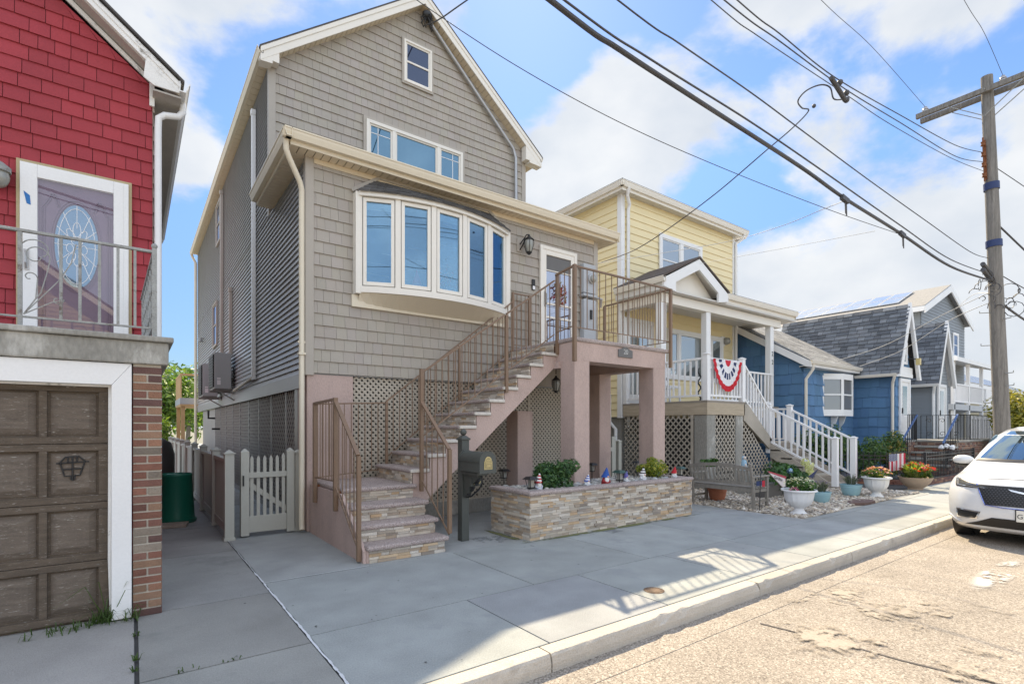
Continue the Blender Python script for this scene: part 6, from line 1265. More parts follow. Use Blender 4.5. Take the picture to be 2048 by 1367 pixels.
def panels(parent, a, b, c, d, nx, ny, lift=.08, cell='solar'):
    a, b, c, d = map(Vector, (a, b, c, d)); n = (b - a).cross(d - a).normalized(); n = n if n.z > 0 else -n
    for i in range(nx):
        for j in range(ny):
            P = lambda u, v: a.lerp(b, u).lerp(d.lerp(c, u), v) + n * lift
            u0, u1, v0, v1 = (i + .02) / nx, (i + .98) / nx, (j + .03) / ny, (j + .97) / ny; q = [P(u0, v0), P(u1, v0), P(u1, v1), P(u0, v1)]
            o = MB().hexa([x - n * .04 for x in q], q).build('solar_panel', MATS['metal_grey'], parent); q2 = [P(u0 + .05 / nx, v0 + .04 / ny), P(u1 - .05 / nx, v0 + .04 / ny), P(u1 - .05 / nx, v1 - .04 / ny), P(u0 + .05 / nx, v1 - .04 / ny)]; MB().hexa(q2, [x + n * .006 for x in q2]).build('cell_sheet', MATS[cell], o)
glass_mat('solar', (.42, .46, .52), (.85, .88, .95), .22); glass_mat('solar_dark', (.03, .03, .045), (.7, .8, 1.), .12)  # pale cells carry the sky's silvery reflection in their base colour
panels(th_, (33.2, 10.2, 8.22), (33.2, 17, 8.22), (35.7, 17, 9.22), (35.7, 10.2, 9.22), 7, 2)
window(th_, frY(8.97), 37.6, 38.6, 5.6, 7.0, case='white_paint', glass='glass_dark', c=.1)
m = MB(); m.box(31.6, 39.6, 7.5, 9, 2.45, 2.72); m.build('balcony_floor', MATS['metal_grey'], th_)
m = MB(); m.hexa([(31.4, 7.3, 4.75), (39.8, 7.3, 4.75), (39.8, 9, 5.2), (31.4, 9, 5.2)], [(31.4, 7.3, 4.95), (39.8, 7.3, 4.95), (39.8, 9, 5.4), (31.4, 9, 5.4)]); m.build('balcony_roof', MATS['white_paint'], th_)
for x in (31.8, 34.3, 36.8, 39.4): MB().box(x - .07, x + .07, 7.5, 7.64, 0, 4.8).build('balcony_post', MATS['white_paint'], th_)
m = MB(); m.bar((31.7, 7.55, 3.7), (39.5, 7.55, 3.7), .06, .06); m.bar((31.7, 7.55, 2.85), (39.5, 7.55, 2.85), .05, .05); m.bar((31.7, 7.55, 3.7), (31.7, 9, 3.7), .06, .06); m.box(37.6, 39.5, 7.53, 7.57, 2.75, 3.7)
for i in range(40): x = 31.7 + i * .2; m.bar((x, 7.55, 2.85), (x, 7.55, 3.7), .04, .04)
m.build('balcony_rail', MATS['white_vinyl'], th_)
# white slat fence beyond the stoop
wf = thing('slat_fence', 'white vertical slat fence beyond the brick stoop, in front of the grey house', 'fence', (32, 6.4, 0)); m = MB(); m.box(29.2, 37, 6.35, 6.42, 1.95, 2.1); m.box(29.2, 37, 6.35, 6.42, .9, 1.02)
for i in range(21): x = 29.3 + i * .38; m.box(x, x + .22, 6.36, 6.4, 1.02, 1.95)
m.build('slats', MATS['white_vinyl'], wf); m = MB(); m.box(29.2, 37, 6.34, 6.6, 0, .9); m.build('plinth', MATS['concrete_old'], wf)
# far house with solar roof
mat('tan_wall', (.34, .30, .2), .8, .08)
fh = thing('house', 'distant tan house with rows of dark solar panels across its roof', 'house', (58, 12, 0))
MB().box(44, 76, 11.5, 22, 0, 4.9).build('wall', MATS['tan_wall'], fh); m = MB(); m.face((43.5, 11, 4.85), (77, 11, 4.85), (77, 16.5, 7.3), (43.5, 16.5, 7.3)); m.face((43.5, 22, 4.85), (77, 22, 4.85), (77, 16.5, 7.3), (43.5, 16.5, 7.3)); m.build('roof', MATS['roof_dark'], fh); m = MB(); m.box(43.5, 77, 10.95, 11.02, 4.7, 4.9); m.build('fascia', MATS['white_paint'], fh)
panels(fh, (44.2, 11.2, 4.95), (76, 11.2, 4.95), (76, 16.2, 7.18), (44.2, 16.2, 7.18), 22, 3, .08, 'solar_dark')
# ------------------------------------------------------------------ low iron fence with brick kerb, hedge, yellow bush
fc = thing('iron_fence', 'low black iron spear fence on a brick kerb before the blue cottage garden', 'fence', (17.5, 4.9, 0))
c0 = Vector((17.55, 4.78, 0)); l0 = Vector((16.3, 6.6, 0)); r0 = Vector((22.6, 4.85, 0))
def ifence(p, q, n):
    m = MB()
    for z in (.16, .70, .80): m.bar(p + Vector((0, 0, z)), q + Vector((0, 0, z)), .03, .025)
    ro = m.build('rail', IBK, fc)
    for i in range(n): t = p.lerp(q, (i + .5) / n); m = MB(); m.bar(t + Vector((0, 0, .1)), t + Vector((0, 0, .86)), .016, .016); m.ball(t + Vector((0, 0, .87)), (.015, .015, .035), 5, 4); m.build('picket', IBK, ro)
ifence(l0, c0, 16); ifence(c0, r0, 34)
for p in (l0, c0, r0): MB().box(p.x - .03, p.x + .03, p.y - .03, p.y + .03, 0, .92).build('post', IBK, fc)
m = MB(); 
for a, b in ((l0, c0), (c0, r0)):
    d = (b - a); L = d.length; d /= L; n = int(L / .21)
    for i in range(n):
        for k in range(2): m.c = random.choice(BR); p = a + d * (i * .21 + .1 * k * .5); m.bar(p + Vector((0, 0, .035 + .07 * k)), p + d * .2 + Vector((0, 0, .035 + .07 * k)), .1, .062)
m.build('brick_kerb', MATS['brick'], fc)
hs = [((17.0, 7.5, .8), (.8, .6, .78), 'dark hedge shrub just behind the white stair newel posts'), ((17.7, 7.0, .9), (.85, .6, .88), 'tall dark hedge shrub below the white bay window'), ((18.4, 6.5, .8), (.9, .6, .8), 'middle dark hedge shrub along the blue wall'), ((19.5, 6.3, .75), (.8, .5, .72), 'dark hedge shrub with yellowing tips beside the brick stoop')]
HP = [(.065, .135, .045), (.09, .17, .05), (.045, .095, .035), (.12, .19, .055)]
for c, r, lb in hs: shrub('hedge_shrub', lb, c, r, 2600, .055, HP + ([(.3, .24, .05)] if 'yellow' in lb else []), .0, 14, 'hedge in front of the blue cottage', 4)
c = Vector((26.6, 4.4, 1.55)); shrub('bush', 'yellow green bush behind the utility pole at the right edge', tuple(c), (1.3, 1.1, 1.5), 4200, .09, [(.30, .27, .03), (.22, .22, .03), (.14, .16, .03), (.38, .33, .06)], 0, 20)
shrub('hydrangea', 'leafy green hydrangea with pale yellow blooms beneath the white stairs', (12.3, 6.0, .42), (.95, .5, .42), 2300, .06, [(.045, .12, .03), (.06, .15, .04), (.035, .085, .03)], 0, 12)
hy = [o for o in bpy.data.objects if o.name.startswith('hydrangea')][0]
for (x, y, z) in ((12.95, 5.75, .62), (13.1, 5.8, .52), (12.75, 5.65, .72), (12.4, 5.6, .8)):
    m = MB()
    for i in range(60): q = Vector([random.gauss(0, 1) for _ in range(3)]).normalized() * .09; d = q.normalized(); a = d.orthogonal().normalized() * .025; b = d.cross(a); m.c = random.choice([(.62, .62, .36), (.7, .7, .5), (.55, .6, .3)]); p = Vector((x, y, z)) + q; m.face(p - a, p + b, p + a, p - b)
    m.build('bloom', MATS['leaf'], hy)
# tree behind the side passage
def tree(label, c, h, r, n, size, pal, name='tree'):
    t = thing(name, label, 'tree', (c[0], c[1], 0)); leafcloud(MB(), c, r, n, size, pal, 26, 0, .3, .6).build('crown', MATS['leaf'], t); m = MB(); m.tube([(c[0], c[1], -.1), (c[0] + .1, c[1], c[2] * .4), (c[0], c[1], c[2] * .9), (c[0] + .2, c[1], c[2] + r[2] * .5)], [.16, .13, .1, .03], 8)
    for i in range(9): a = random.uniform(0, 6.28); k = random.uniform(.4, .8); m.tube([(c[0], c[1], c[2] * random.uniform(.35, .8)), (c[0] + r[0] * k * .5 * math.cos(a), c[1] + r[1] * k * .5 * math.sin(a), c[2] + r[2] * random.uniform(-.3, .2)), (c[0] + r[0] * k * math.cos(a), c[1] + r[1] * k * math.sin(a), c[2] + r[2] * random.uniform(-.1, .6))], [.06, .04, .012], 6)
    m.build('trunk', MATS['wood_old'], t); return t
TP = [(.10, .19, .035), (.14, .24, .04), (.07, .13, .03), (.19, .28, .06)]
tree('bright green tree with a leaning bare branch behind the wooden back deck', (1.3, 33, 3.2), 6, (2.6, 2., 1.75), 4200, .16, TP)
tree('taller green tree farther back behind the side passage', (3.0, 42, 3.8), 6, (4.4, 3., 2.9), 4200, .24, TP); tree('low green tree at the end of the fence', (.3, 28, 1.5), 4, (1.4, 1.2, 1.1), 2200, .13, TP)
# house across the street: it stands behind the camera and shows in the storm door's reflection
mat('beige_lap', (.50, .40, .27), .7, .06, 2., 50, .03)
ac = thing('house', 'beige clapboard gabled house across the street, mirrored in the storm door of the red house', 'house', (-5, -14, -.13))
m = MB(); m.box(-9.6, -.2, -24, -14.02, -.2, 6.2); m.prism([(-9.6, -14.02, 6.2), (-.2, -14.02, 6.2), (-4.9, -14.02, 9.6)], (0, -10, 0)); m.build('wall', MATS['beige_lap'], ac)
lap(MB(), frY(-14, 1), [(-9.6, 0), (-.2, 0), (-.2, 6.2), (-4.9, 9.6), (-9.6, 6.2)], .18, .025).build('lap_siding', MATS['beige_lap'], ac)
m = MB()
for s in (-1, 1): m.hexa([(-4.9, -13.6, 9.75), (-4.9 + s * 5.2, -13.6, 5.98), (-4.9 + s * 5.2, -13.6, 6.12), (-4.9, -13.6, 9.89)], [(-4.9, -24.3, 9.75), (-4.9 + s * 5.2, -24.3, 5.98), (-4.9 + s * 5.2, -24.3, 6.12), (-4.9, -24.3, 9.89)])
m.build('roof', MATS['roof_brown'], ac); m = MB()
for s in (-1, 1): m.prism([(-4.9, -13.58, 9.76), (-4.9 + s * 5.22, -13.58, 5.98), (-4.9 + s * 5.22, -13.58, 5.74), (-4.9, -13.58, 9.5)], (0, -.05, 0))
m.build('rake_board', MATS['cream_white'], ac)
fr = frY(-13.98, 1); window(ac, fr, -6, -4.9, 4.2, 5.6, case='white_paint', glass='glass_dark')
# ------------------------------------------------------------------ gravel garden
tag(MB().face((9.46, 4.31, -.004), (15.44, 4.31, -.004), (15.44, 9.4, -.004), (9.46, 9.4, -.004)).build('gravel_bed', MATS['mortar']), kind='structure')
m = MB(); GP = [(.48, .42, .34), (.58, .53, .45), (.36, .31, .26), (.26, .23, .20), (.50, .42, .32), (.66, .62, .56)]
ICO = [(0, 0, 1), (.894, 0, .447), (.276, .851, .447), (-.724, .526, .447), (-.724, -.526, .447), (.276, -.851, .447), (.724, .526, -.447), (-.276, .851, -.447), (-.894, 0, -.447), (-.276, -.851, -.447), (.724, -.526, -.447)]
IF = [(0, 1, 2), (0, 2, 3), (0, 3, 4), (0, 4, 5), (0, 5, 1), (1, 6, 2), (2, 7, 3), (3, 8, 4), (4, 9, 5), (5, 10, 1), (6, 7, 2), (7, 8, 3), (8, 9, 4), (9, 10, 5), (10, 6, 1)]
def edge_ok(x, y): return y > 4.34 + .1 * math.sin(x * 2.3) * (1 if x > 9.8 else 0) and x > 9.49
k = 0
while k < 9000:
    x, y = random.uniform(9.48, 15.4), 4.33 + (random.random() ** 1.5) * 4.4
    if not edge_ok(x, y): continue
    r = random.uniform(.018, .04); c = random.choice(GP); t = random.uniform(.75, 1.15); m.c = tuple(v * t for v in c); a = random.uniform(0, 6.28); ca_, sa_ = math.cos(a), math.sin(a); sx, sy, sz = r * random.uniform(.9, 1.5), r * random.uniform(.7, 1.1), r * random.uniform(.5, .9); z0 = random.uniform(.0, .03)
    m.add([(x + (p[0] * sx * ca_ - p[1] * sy * sa_), y + (p[0] * sx * sa_ + p[1] * sy * ca_), z0 + p[2] * sz) for p in ICO], IF); k += 1
tag(m.build('gravel', MATS['pebble'], smooth=70), 'pale mixed river gravel covering the garden of the yellow house', 'gravel', kind='stuff')
p = PZ(1722, 1006, 0); m = MB(); blob(m, (p.x, p.y), .42, .2, .05, 20, .15); mat('mat_brown', (.14, .09, .08), .9, .2, 9., 80, .3); m2 = MB(); m2.prism([tuple(v) for v in m.v], (0, 0, -.045)); tag(m2.build('stepping_stone', MATS['mat_brown'], None, loc=tuple(p)), 'flat dark brown stepping stone set in the gravel', 'stone')
p = PZ(1308, 1180, 0); m = MB(); m.lathe([(.10, .0), (.10, .004), (.085, .005), (.085, .003), (.07, .003), (.07, .005), (.02, .005)], p, 28); mat('cover_iron', (.13, .085, .055), .85, .3, 20.); tag(m.build('water_cover', MATS['cover_iron'], None, loc=tuple(p)), 'small round rusty metal utility cover set in the sunlit pavement', 'cover')
# ------------------------------------------------------------------ bench
mat('bench_wood', (.25, .23, .20), .85, .25, 3., 50, .25, stretch=(1, 6, 1))
be = thing('bench', 'weathered grey teak bench with curved slatted back, seen from behind on the gravel edge', 'bench', (9.9, 5.95, 0)); WO = MATS['bench_wood']
B0, B1, XB = 5.28, 6.68, 9.6
for y in (B0 + .03, B1 - .03):
    m = MB(); m.bar((XB + .05, y, 0), (XB + .05, y, .44), .055, .055); m.bar((XB + .05, y, .43), (XB - .06, y, .90), .055, .045, (0, 1, 0)); m.build('leg', WO, be, bevel=.006)
    m = MB(); m.bar((XB + .55, y, 0), (XB + .55, y, .62), .055, .055); m.build('leg', WO, be, bevel=.006)
    m = MB(); m.bar((XB - .02, y, .64), (XB + .62, y, .64), .07, .03); m.build('armrest', WO, be, bevel=.008)
    m = MB(); m.bar((XB + .05, y, .16), (XB + .55, y, .16), .03, .045); m.bar((XB + .05, y, .37), (XB + .55, y, .37), .03, .06); m.build('stretcher', WO, be)
m = MB()
for k in range(5): x = XB + .1 + k * .105; m.box(x, x + .085, B0, B1, .41, .432)
m.build('seat', WO, be, bevel=.004); m = MB(); m.box(XB + .06, XB + .1, B0 + .05, B1 - .05, .34, .41); m.box(XB + .53, XB + .57, B0 + .05, B1 - .05, .34, .41); m.build('apron', WO, be)
m = MB(); n = 16
for i in range(n):
    a, b = B0 + .05 + (B1 - B0 - .1) * i / n, B0 + .05 + (B1 - B0 - .1) * (i + 1) / n; f = lambda y: .82 + .07 * math.sin(math.pi * (y - B0) / (B1 - B0))
    m.hexa([(XB - .055, a, f(a) - .07), (XB - .02, a, f(a) - .07), (XB - .02, b, f(b) - .07), (XB - .055, b, f(b) - .07)], [(XB - .06, a, f(a)), (XB - .025, a, f(a)), (XB - .025, b, f(b)), (XB - .06, b, f(b))])
m.build('top_rail', WO, be); m = MB(); m.box(XB + .02, XB + .055, B0 + .05, B1 - .05, .47, .53); m.build('back_rail', WO, be)
for i in range(14): y = B0 + .11 + (B1 - B0 - .22) * i / 13; m = MB(); m.tube([(XB + .035, y, .51), (XB + .0, y, .62), (XB - .025, y, .72), (XB - .04, y, .80)], [.02, .02, .02, .02], 4); m.build('back_slat', WO, be)
# sign, statue, hook, small things by the bench
bs = thing('garden_sign', 'red and white pennant sign with script lettering beside the bench', 'sign', (11.0, 5.6, 0))
mat('sign_red', (.42, .05, .08), .6, .1); mat('sign_white', (.68, .62, .62), .6, .08)
y0 = 5.45; a = PY(1535, 941, y0); b = PY(1572, 952, y0); c = PY(1572, 972, y0); d = PY(1566, 974, y0)
m = MB(); m.prism([a, b, c, d], (0, .02, 0)); m.build('board', MATS['sign_white'], bs); m = MB(); m.prism([a - Vector((0, .003, 0)), b - Vector((0, .003, 0)), b - Vector((0, .003, .05)), a - Vector((-.06, .003, .04))], (0, .002, 0)); m.build('stripe', MATS['sign_red'], bs)
text('lettering', 'God Bless', .085, MATS['numeral'], bs, (a * .45 + b * .55) + Vector((.0, -.008, -.095)), (R(90), R(14), 0), .001, .3)
m = MB(); m.bar((b.x - .02, y0 + .01, 0), (b.x - .02, y0 + .01, b.z), .02, .02); m.bar((a.x + .05, y0 + .012, 0), (a.x + .05, y0 + .012, a.z - .02), .012, .012); m.build('stake', MATS['iron_black'], bs)
g0 = PZ(1545, 985, 0); m = MB(); m.box(11.35, 12.1, 5.95, 6.3, 0, .34); tag(m.build('stone_block', MATS['plaque_grey'], None, bevel=.02, loc=(11.7, 6.1, 0)), 'dark grey rectangular block on the gravel behind the pennant sign', 'block')
m = MB(); q = PZ(1519, 1022, 0); m.tube([(q.x, q.y, 0), (q.x + .03, q.y, .55), (q.x + .06, q.y, .8), (q.x + .12, q.y, .86), (q.x + .18, q.y, .82), (q.x + .19, q.y, .77)], .008, 6); tag(m.build('shepherd_hook', MATS['iron_black'], None, loc=tuple(q)), 'thin black shepherd hook standing at the near end of the bench', 'garden hook')
fl_ = thing('flag_string', 'little navy and red cloth flags hanging beside the bench armrest', 'flag', (10.1, 5.5, .5)); m = MB(); m.c = (.03, .05, .14); y = 5.26; a = PY(1513, 962, y); b = PY(1524, 970, y); m.prism([(a.x, y, b.z), (b.x, y, b.z), (b.x, y, a.z), (a.x, y, a.z)], (0, .004, 0)); m.c = (.5, .02, .04); m.prism([(b.x + .01, y, b.z - .03), (b.x + .11, y, b.z - .03), (b.x + .11, y, a.z), (b.x + .01, y, a.z)], (0, .004, 0)); m.build('cloth', MATS['cloth'], fl_); m = MB(); m.tube([(a.x, y, a.z), (b.x + .12, y, a.z + .01)], .004, 4); m.build('string', MATS['iron_black'], fl_)
s_ = PY(1488, 940, 6.7); sz = s_.z; st_ = thing('statue', 'small light blue robed garden statue in front of the lattice behind the bench', 'statue', (s_.x, 6.7, 0)); x = s_.x
m = MB(); m.box(x - .12, x + .12, 6.6, 6.82, 0, .58); m.build('plinth', MATS['concrete_old'], st_); m = MB(); m.c = (.30, .47, .60); m.lathe([(.07, .58), (.072, .62), (.07, .66), (.065, .72), (.055, .8), (.035, .83)], (x, 6.7, 0), 16); m.ball((x, 6.71, .865), (.045, .043, .055), 12, 9); m.build('robe', MATS['cloth'], st_, smooth=50); m = MB(); m.c = (.66, .58, .52); m.ball((x - .01, 6.675, .868), (.035, .035, .045), 10, 8)
m.ball((x - .03, 6.64, .7), (.025, .02, .04), 8, 6); m.build('face', MATS['cloth'], st_, smooth=50)
# ------------------------------------------------------------------ pots
mat('terracotta', (.42, .16, .09), .8, .12, 6., 60, .05); mat('pot_blue', (.30, .50, .57), .5, .06, 4., 50); mat('pot_tan', (.48, .36, .26), .75, .1, 5., 60, .1); mat('urn_white', (.74, .75, .76), .5, .05, 4., 60)
def flowers(mb, c, r, n, s, pal, zl=.1):
    for i in range(n):
        a, k = random.uniform(0, 6.28), random.random() ** .5; z = r[2] * math.sqrt(max(0, 1 - k * k)) * random.uniform(.8, 1.1)
        p = Vector((c[0] + r[0] * k * math.cos(a), c[1] + r[1] * k * math.sin(a), c[2] + z)); col = random.choice(pal); mb.c = col
        d = Vector((random.uniform(-.6, .6), random.uniform(-.9, .2), 1)).normalized(); u = d.orthogonal().normalized(); v = d.cross(u); ss = s * random.uniform(.7, 1.2)
        for j in range(5): t = j * 1.2566; q = u * math.cos(t) + v * math.sin(t); w = d.cross(q); mb.face(p, p + q * ss * .6 + w * ss * .4, p + q * ss + d * ss * .15, p + q * ss * .6 - w * ss * .4)
        mb.c = (.5, .38, .06); mb.face(p + u * ss * .2 + d * .004, p + v * ss * .2 + d * .004, p - u * ss * .2 + d * .004, p - v * ss * .2 + d * .004)
    mb.c = (1, 1, 1); return mb
def spray(mb, c, r, h, n, pal, w=.012):
    for i in range(n):
        a = random.uniform(0, 6.28); k = random.uniform(.2, 1); b = Vector(c) + Vector((r * .3 * math.cos(a), r * .3 * math.sin(a), 0)); t = Vector((c[0] + r * k * math.cos(a), c[1] + r * k * math.sin(a), c[2] + h * random.uniform(.5, 1) * (1.15 - k * .5))); md = b.lerp(t, .55) + Vector((0, 0, h * .18)); s = Vector((-math.sin(a), math.cos(a), 0)) * w; mb.c = random.choice(pal)
        mb.face(b - s * .5, b + s * .5, md + s, md - s); mb.face(md - s, md + s, t)
    return mb
URN = lambda R_, H: [(R_ * .55, 0), (R_ * .56, .015), (R_ * .5, .03), (R_ * .34, H * .14), (R_ * .27, H * .22), (R_ * .28, H * .27), (R_ * .42, H * .32), (R_ * .62, H * .42), (R_ * .76, H * .58), (R_ * .82, H * .78), (R_ * .84, H * .9), (R_ * .98, H * .93), (R_, H * .96), (R_ * .97, H), (R_ * .86, H * .985), (R_ * .8, H * .9), (.01, H * .88)]
POT = lambda R_, H: [(R_ * .62, 0), (R_ * .7, H * .1), (R_ * .86, H * .4), (R_ * .93, H * .7), (R_ * .95, H * .75), (R_ * .98, H * .76), (R_ * .98, H * .9), (R_ * 1.02, H * .92), (R_ * 1.02, H), (R_ * .92, H), (R_ * .9, H * .9), (.01, H * .88)]
BOWL = lambda R_, H: [(R_ * .42, 0), (R_ * .45, .02), (R_ * .42, H * .12), (R_ * .62, H * .3), (R_ * .85, H * .62), (R_ * .97, H * .92), (R_, H), (R_ * .95, H), (R_ * .9, H * .9), (.01, H * .88)]
def potted(name, label, p, prof, Rr, H, mat_, fol, group=None, flute=0):
    t = thing(name, label, 'potted plant', tuple(p), group); m = MB(); pr = prof(Rr, H); m.lathe(pr, p, 48, flute, 18, (H * .3, H * .9)); m.build('pot', MATS[mat_], t, smooth=40); fol(t, Vector((p[0], p[1], p[2] + H))); return t
G1 = [(.05, .13, .025), (.08, .17, .03), (.035, .09, .025)]
def f_white(t, c): leafcloud(MB(), (c.x, c.y, c.z + .06), (.27, .27, .15), 900, .03, G1, 10).build('foliage', MATS['leaf'], t); flowers(MB(), (c.x + .05, c.y, c.z + .04), (.28, .28, .17), 130, .02, [(.75, .75, .66), (.7, .68, .5)]).build('blossoms', MATS['leaf'], t); flowers(MB(), (c.x - .24, c.y - .02, c.z - .02), (.08, .08, .07), 26, .022, [(.45, .06, .2), (.6, .5, .55)]).build('blossoms', MATS['leaf'], t)
def f_pink(t, c): leafcloud(MB(), (c.x, c.y, c.z + .07), (.27, .27, .15), 900, .03, G1 + [(.18, .2, .03)], 10).build('foliage', MATS['leaf'], t); flowers(MB(), (c.x, c.y, c.z + .05), (.29, .29, .18), 110, .026, [(.5, .12, .12), (.6, .28, .12), (.6, .3, .34), (.65, .42, .2)]).build('blossoms', MATS['leaf'], t)
def f_lav(t, c): spray(MB(), tuple(c), .26, .26, 150, [(.12, .14, .11), (.17, .19, .15), (.09, .11, .08)], .006).build('foliage', MATS['leaf'], t); flowers(MB(), (c.x, c.y, c.z + .05), (.2, .2, .2), 34, .016, [(.08, .06, .2), (.14, .1, .28)]).build('blossoms', MATS['leaf'], t)
def f_red(t, c): spray(MB(), tuple(c), .5, .42, 420, [(.16, .24, .035), (.24, .31, .06), (.09, .16, .03), (.32, .36, .12)], .018).build('foliage', MATS['leaf'], t); leafcloud(MB(), (c.x, c.y, c.z + .08), (.42, .36, .2), 900, .04, G1 + [(.2, .26, .05)], 12).build('leaves', MATS['leaf'], t); flowers(MB(), (c.x, c.y - .05, c.z + .06), (.46, .4, .3), 34, .06, [(.6, .02, .015), (.65, .06, .02), (.5, .02, .03)]).build('blossoms', MATS['leaf'], t)
def f_small(t, c): leafcloud(MB(), (c.x, c.y, c.z + .08), (.16, .16, .1), 260, .035, G1, 6).build('foliage', MATS['leaf'], t)
potted('urn', 'white fluted urn with white flowers and pink edge, nearest on the gravel', PZ(1598, 1029), URN, .30, .47, 'urn_white', f_white, 'white urns on the gravel', .06)
potted('urn', 'white fluted urn with pink and orange flowers at the gravel corner', PZ(1753, 994), URN, .30, .47, 'urn_white', f_pink, 'white urns on the gravel', .06)
potted('flower_pot', 'pale blue pot of grey lavender right behind the nearest white urn', PZ(1642, 1005), POT, .19, .24, 'pot_blue', f_lav, 'pale blue pots')
potted('flower_pot', 'pale blue pot of purple lavender in front of the stair newel posts', PZ(1702, 992), POT, .22, .28, 'pot_blue', f_lav, 'pale blue pots')
potted('flower_bowl', 'wide tan bowl overflowing with red flowers before the iron fence', PZ(1831, 978), BOWL, .37, .32, 'pot_tan', f_red)
potted('flower_pot', 'terracotta pot under the bench seat', (10.25, 6.45, 0), POT, .2, .3, 'terracotta', f_small)
potted('flower_pot', 'red flower pot standing on the white railed stair landing', (15.4, 8.03, 1.193), POT, .19, .31, 'terracotta', f_small)
tag(leafcloud(MB(), (10.4, 6.75, .82), (.45, .1, .1), 380, .04, G1, 8).build('plant', MATS['leaf'], None, loc=(10.4, 6.75, .5)), 'leafy plant tops showing above the bench back before the grey pier', 'plant')
gl_ = MB()
p = PZ(1560, 958, 0)
m = MB(); m.ball((11.9, 5.7, .62), .07, 14, 10); bb = thing('gazing_ball', 'small dark blue gazing ball among the hydrangea leaves', 'ornament', (11.9, 5.7, 0)); glass_mat('blue_ball', (.02, .07, .16), (.6, .8, 1), .35); m.build('globe', MATS['blue_ball'], bb, smooth=60); m = MB(); m.tube([(11.9, 5.7, 0), (11.9, 5.7, .58)], .012, 6); m.build('stake', MATS['iron_black'], bb)
# garden flag
def usflag(name, label, cat, a, w, h, stake_h, y):
    f = thing(name, label, cat, (a.x, y, 0)); m = MB()
    for i in range(13):     # vertical hanging: stripes run down
        x0, x1 = a.x + w * i / 13, a.x + w * (i + 1) / 13; m.c = (.50, .02, .05) if i % 2 == 0 else (.72, .70, .70); z1 = a.z - (h * .42 if i < 7 else 0)
        off = lambda x: .015 * math.sin((x - a.x) * 14); m.face((x0, y + off(x0), a.z - h), (x1, y + off(x1), a.z - h), (x1, y + off(x1), z1), (x0, y + off(x0), z1))
    m.build('stripes', MATS['cloth'], f); m = MB(); m.c = (.035, .05, .18); m.face((a.x, y, a.z - h * .42), (a.x + w * 7 / 13, y + .012, a.z - h * .42), (a.x + w * 7 / 13, y + .012, a.z), (a.x, y, a.z)); m.build('canton', MATS['cloth'], f)
    m = MB()
    for r in range(7):
        for q in range(6): x = a.x + w * 7 / 13 * (q + .5 + .25 * (r % 2 * 2 - 1) * .8) / 6; z = a.z - h * .42 * (r + .5) / 7; s = w * .016; m.c = (.75, .75, .75); m.face((x - s, y - .004, z), (x, y - .004, z - s), (x + s, y - .004, z), (x, y - .004, z + s))
    m.build('stars', MATS['cloth'], f); m = MB(); m.tube([(a.x - .02, y + .01, 0), (a.x - .02, y + .01, a.z + .04), (a.x + w, y + .01, a.z + .03)], .007, 6); m.build('pole', MATS['iron_black'], f); return f
yy = 5.1; a = PY(1778, 908, yy); b = PY(1810, 938, yy); usflag('garden_flag', 'American garden flag hanging on a stake beside the red flowers', 'flag', a, b.x - a.x, a.z - b.z, a.z, yy)
m = MB(); q = Vector((14.905, 8.36, 1.193)); sf = thing('small_flag', 'little American flag standing on the upper stair landing behind the white balusters', 'flag', tuple(q)); m.tube([q, q + Vector((.12, 0, .75))], .008, 5); m.build('pole', MATS['wood_tan'], sf); m = MB()
for i in range(7): m.c = (.5, .03, .05) if i % 2 == 0 else (.7, .7, .7); z = .72 - .045 * i; m.face(q + Vector((.12, -.01, z)), q + Vector((.34, -.02, z - .03)), q + Vector((.34, -.02, z - .075)), q + Vector((.12, -.01, z - .045)))
m.build('cloth', MATS['cloth'], sf)
m = MB(); a, b, c = PY(1617, 952, 5.3), PY(1636, 938, 5.3), PY(1626, 956, 5.3); m.c = (.03, .04, .10); m.prism([a, b, c], (0, .004, 0)); m.c = (.1, .1, .1); m.tube([b, PY(1624, 958, 5.3), Vector((c.x, 5.3, 0))], .006, 5); tag(m.build('pennant', MATS['cloth'], None, loc=(c.x, 5.3, 0)), 'small dark star spangled pennant leaning behind the nearest white urn', 'flag')
# ------------------------------------------------------------------ minivan
mat('car_white', (.70, .71, .72), .22, .02, 1., 30, coat=1.); mat('tyre', (.022, .022, .023), .85, .2, 8., 90, .2); glass_mat('car_glass', (.02, .03, .035), (.75, .9, .95), .40); mat('chrome', (.75, .76, .78), .15, .03, metal=1.); mat('car_black', (.012, .012, .013), .4, .1); mat('lamp_clear', (.045, .05, .055), .12, .05, spec=.9); mat('plate', (.75, .74, .68), .5, .05); mat('blue_chrome', (.25, .32, .75), .2, .05, metal=.8)
CX, CY, CZ = 10.07, 1.54, -.133
LV = [(.20, .16, 5.02, .90, .30), (.28, .05, 5.1, .95, .34), (.42, .0, 5.15, .985, .36), (.58, .02, 5.17, 1.0, .36), (.72, .05, 5.17, 1.01, .38), (.86, .10, 5.17, 1.005, .42), (.94, .17, 5.17, .985, .46), (.985, .28, 5.17, .965, .50), (1.03, .48, 5.16, .955, .48), (1.09, .78, 5.15, .95, .42), (1.15, 1.06, 5.15, .945, .36), (1.19, 1.22, 5.14, .94, .34), (1.3, 1.44, 5.12, .915, .34), (1.45, 1.77, 5.07, .87, .34), (1.6, 2.14, 5.0, .81, .34), (1.69, 2.48, 4.93, .75, .34), (1.74, 2.85, 4.8, .66, .3), (1.77, 3.4, 4.5, .45, .2)]
def lvl(z):
    if z <= LV[0][0]: return LV[0]
    for a, b in zip(LV, LV[1:]):
        if z <= b[0]: t = (z - a[0]) / (b[0] - a[0]); return tuple(x + (y - x) * t for x, y in zip(a, b))
    return LV[-1]
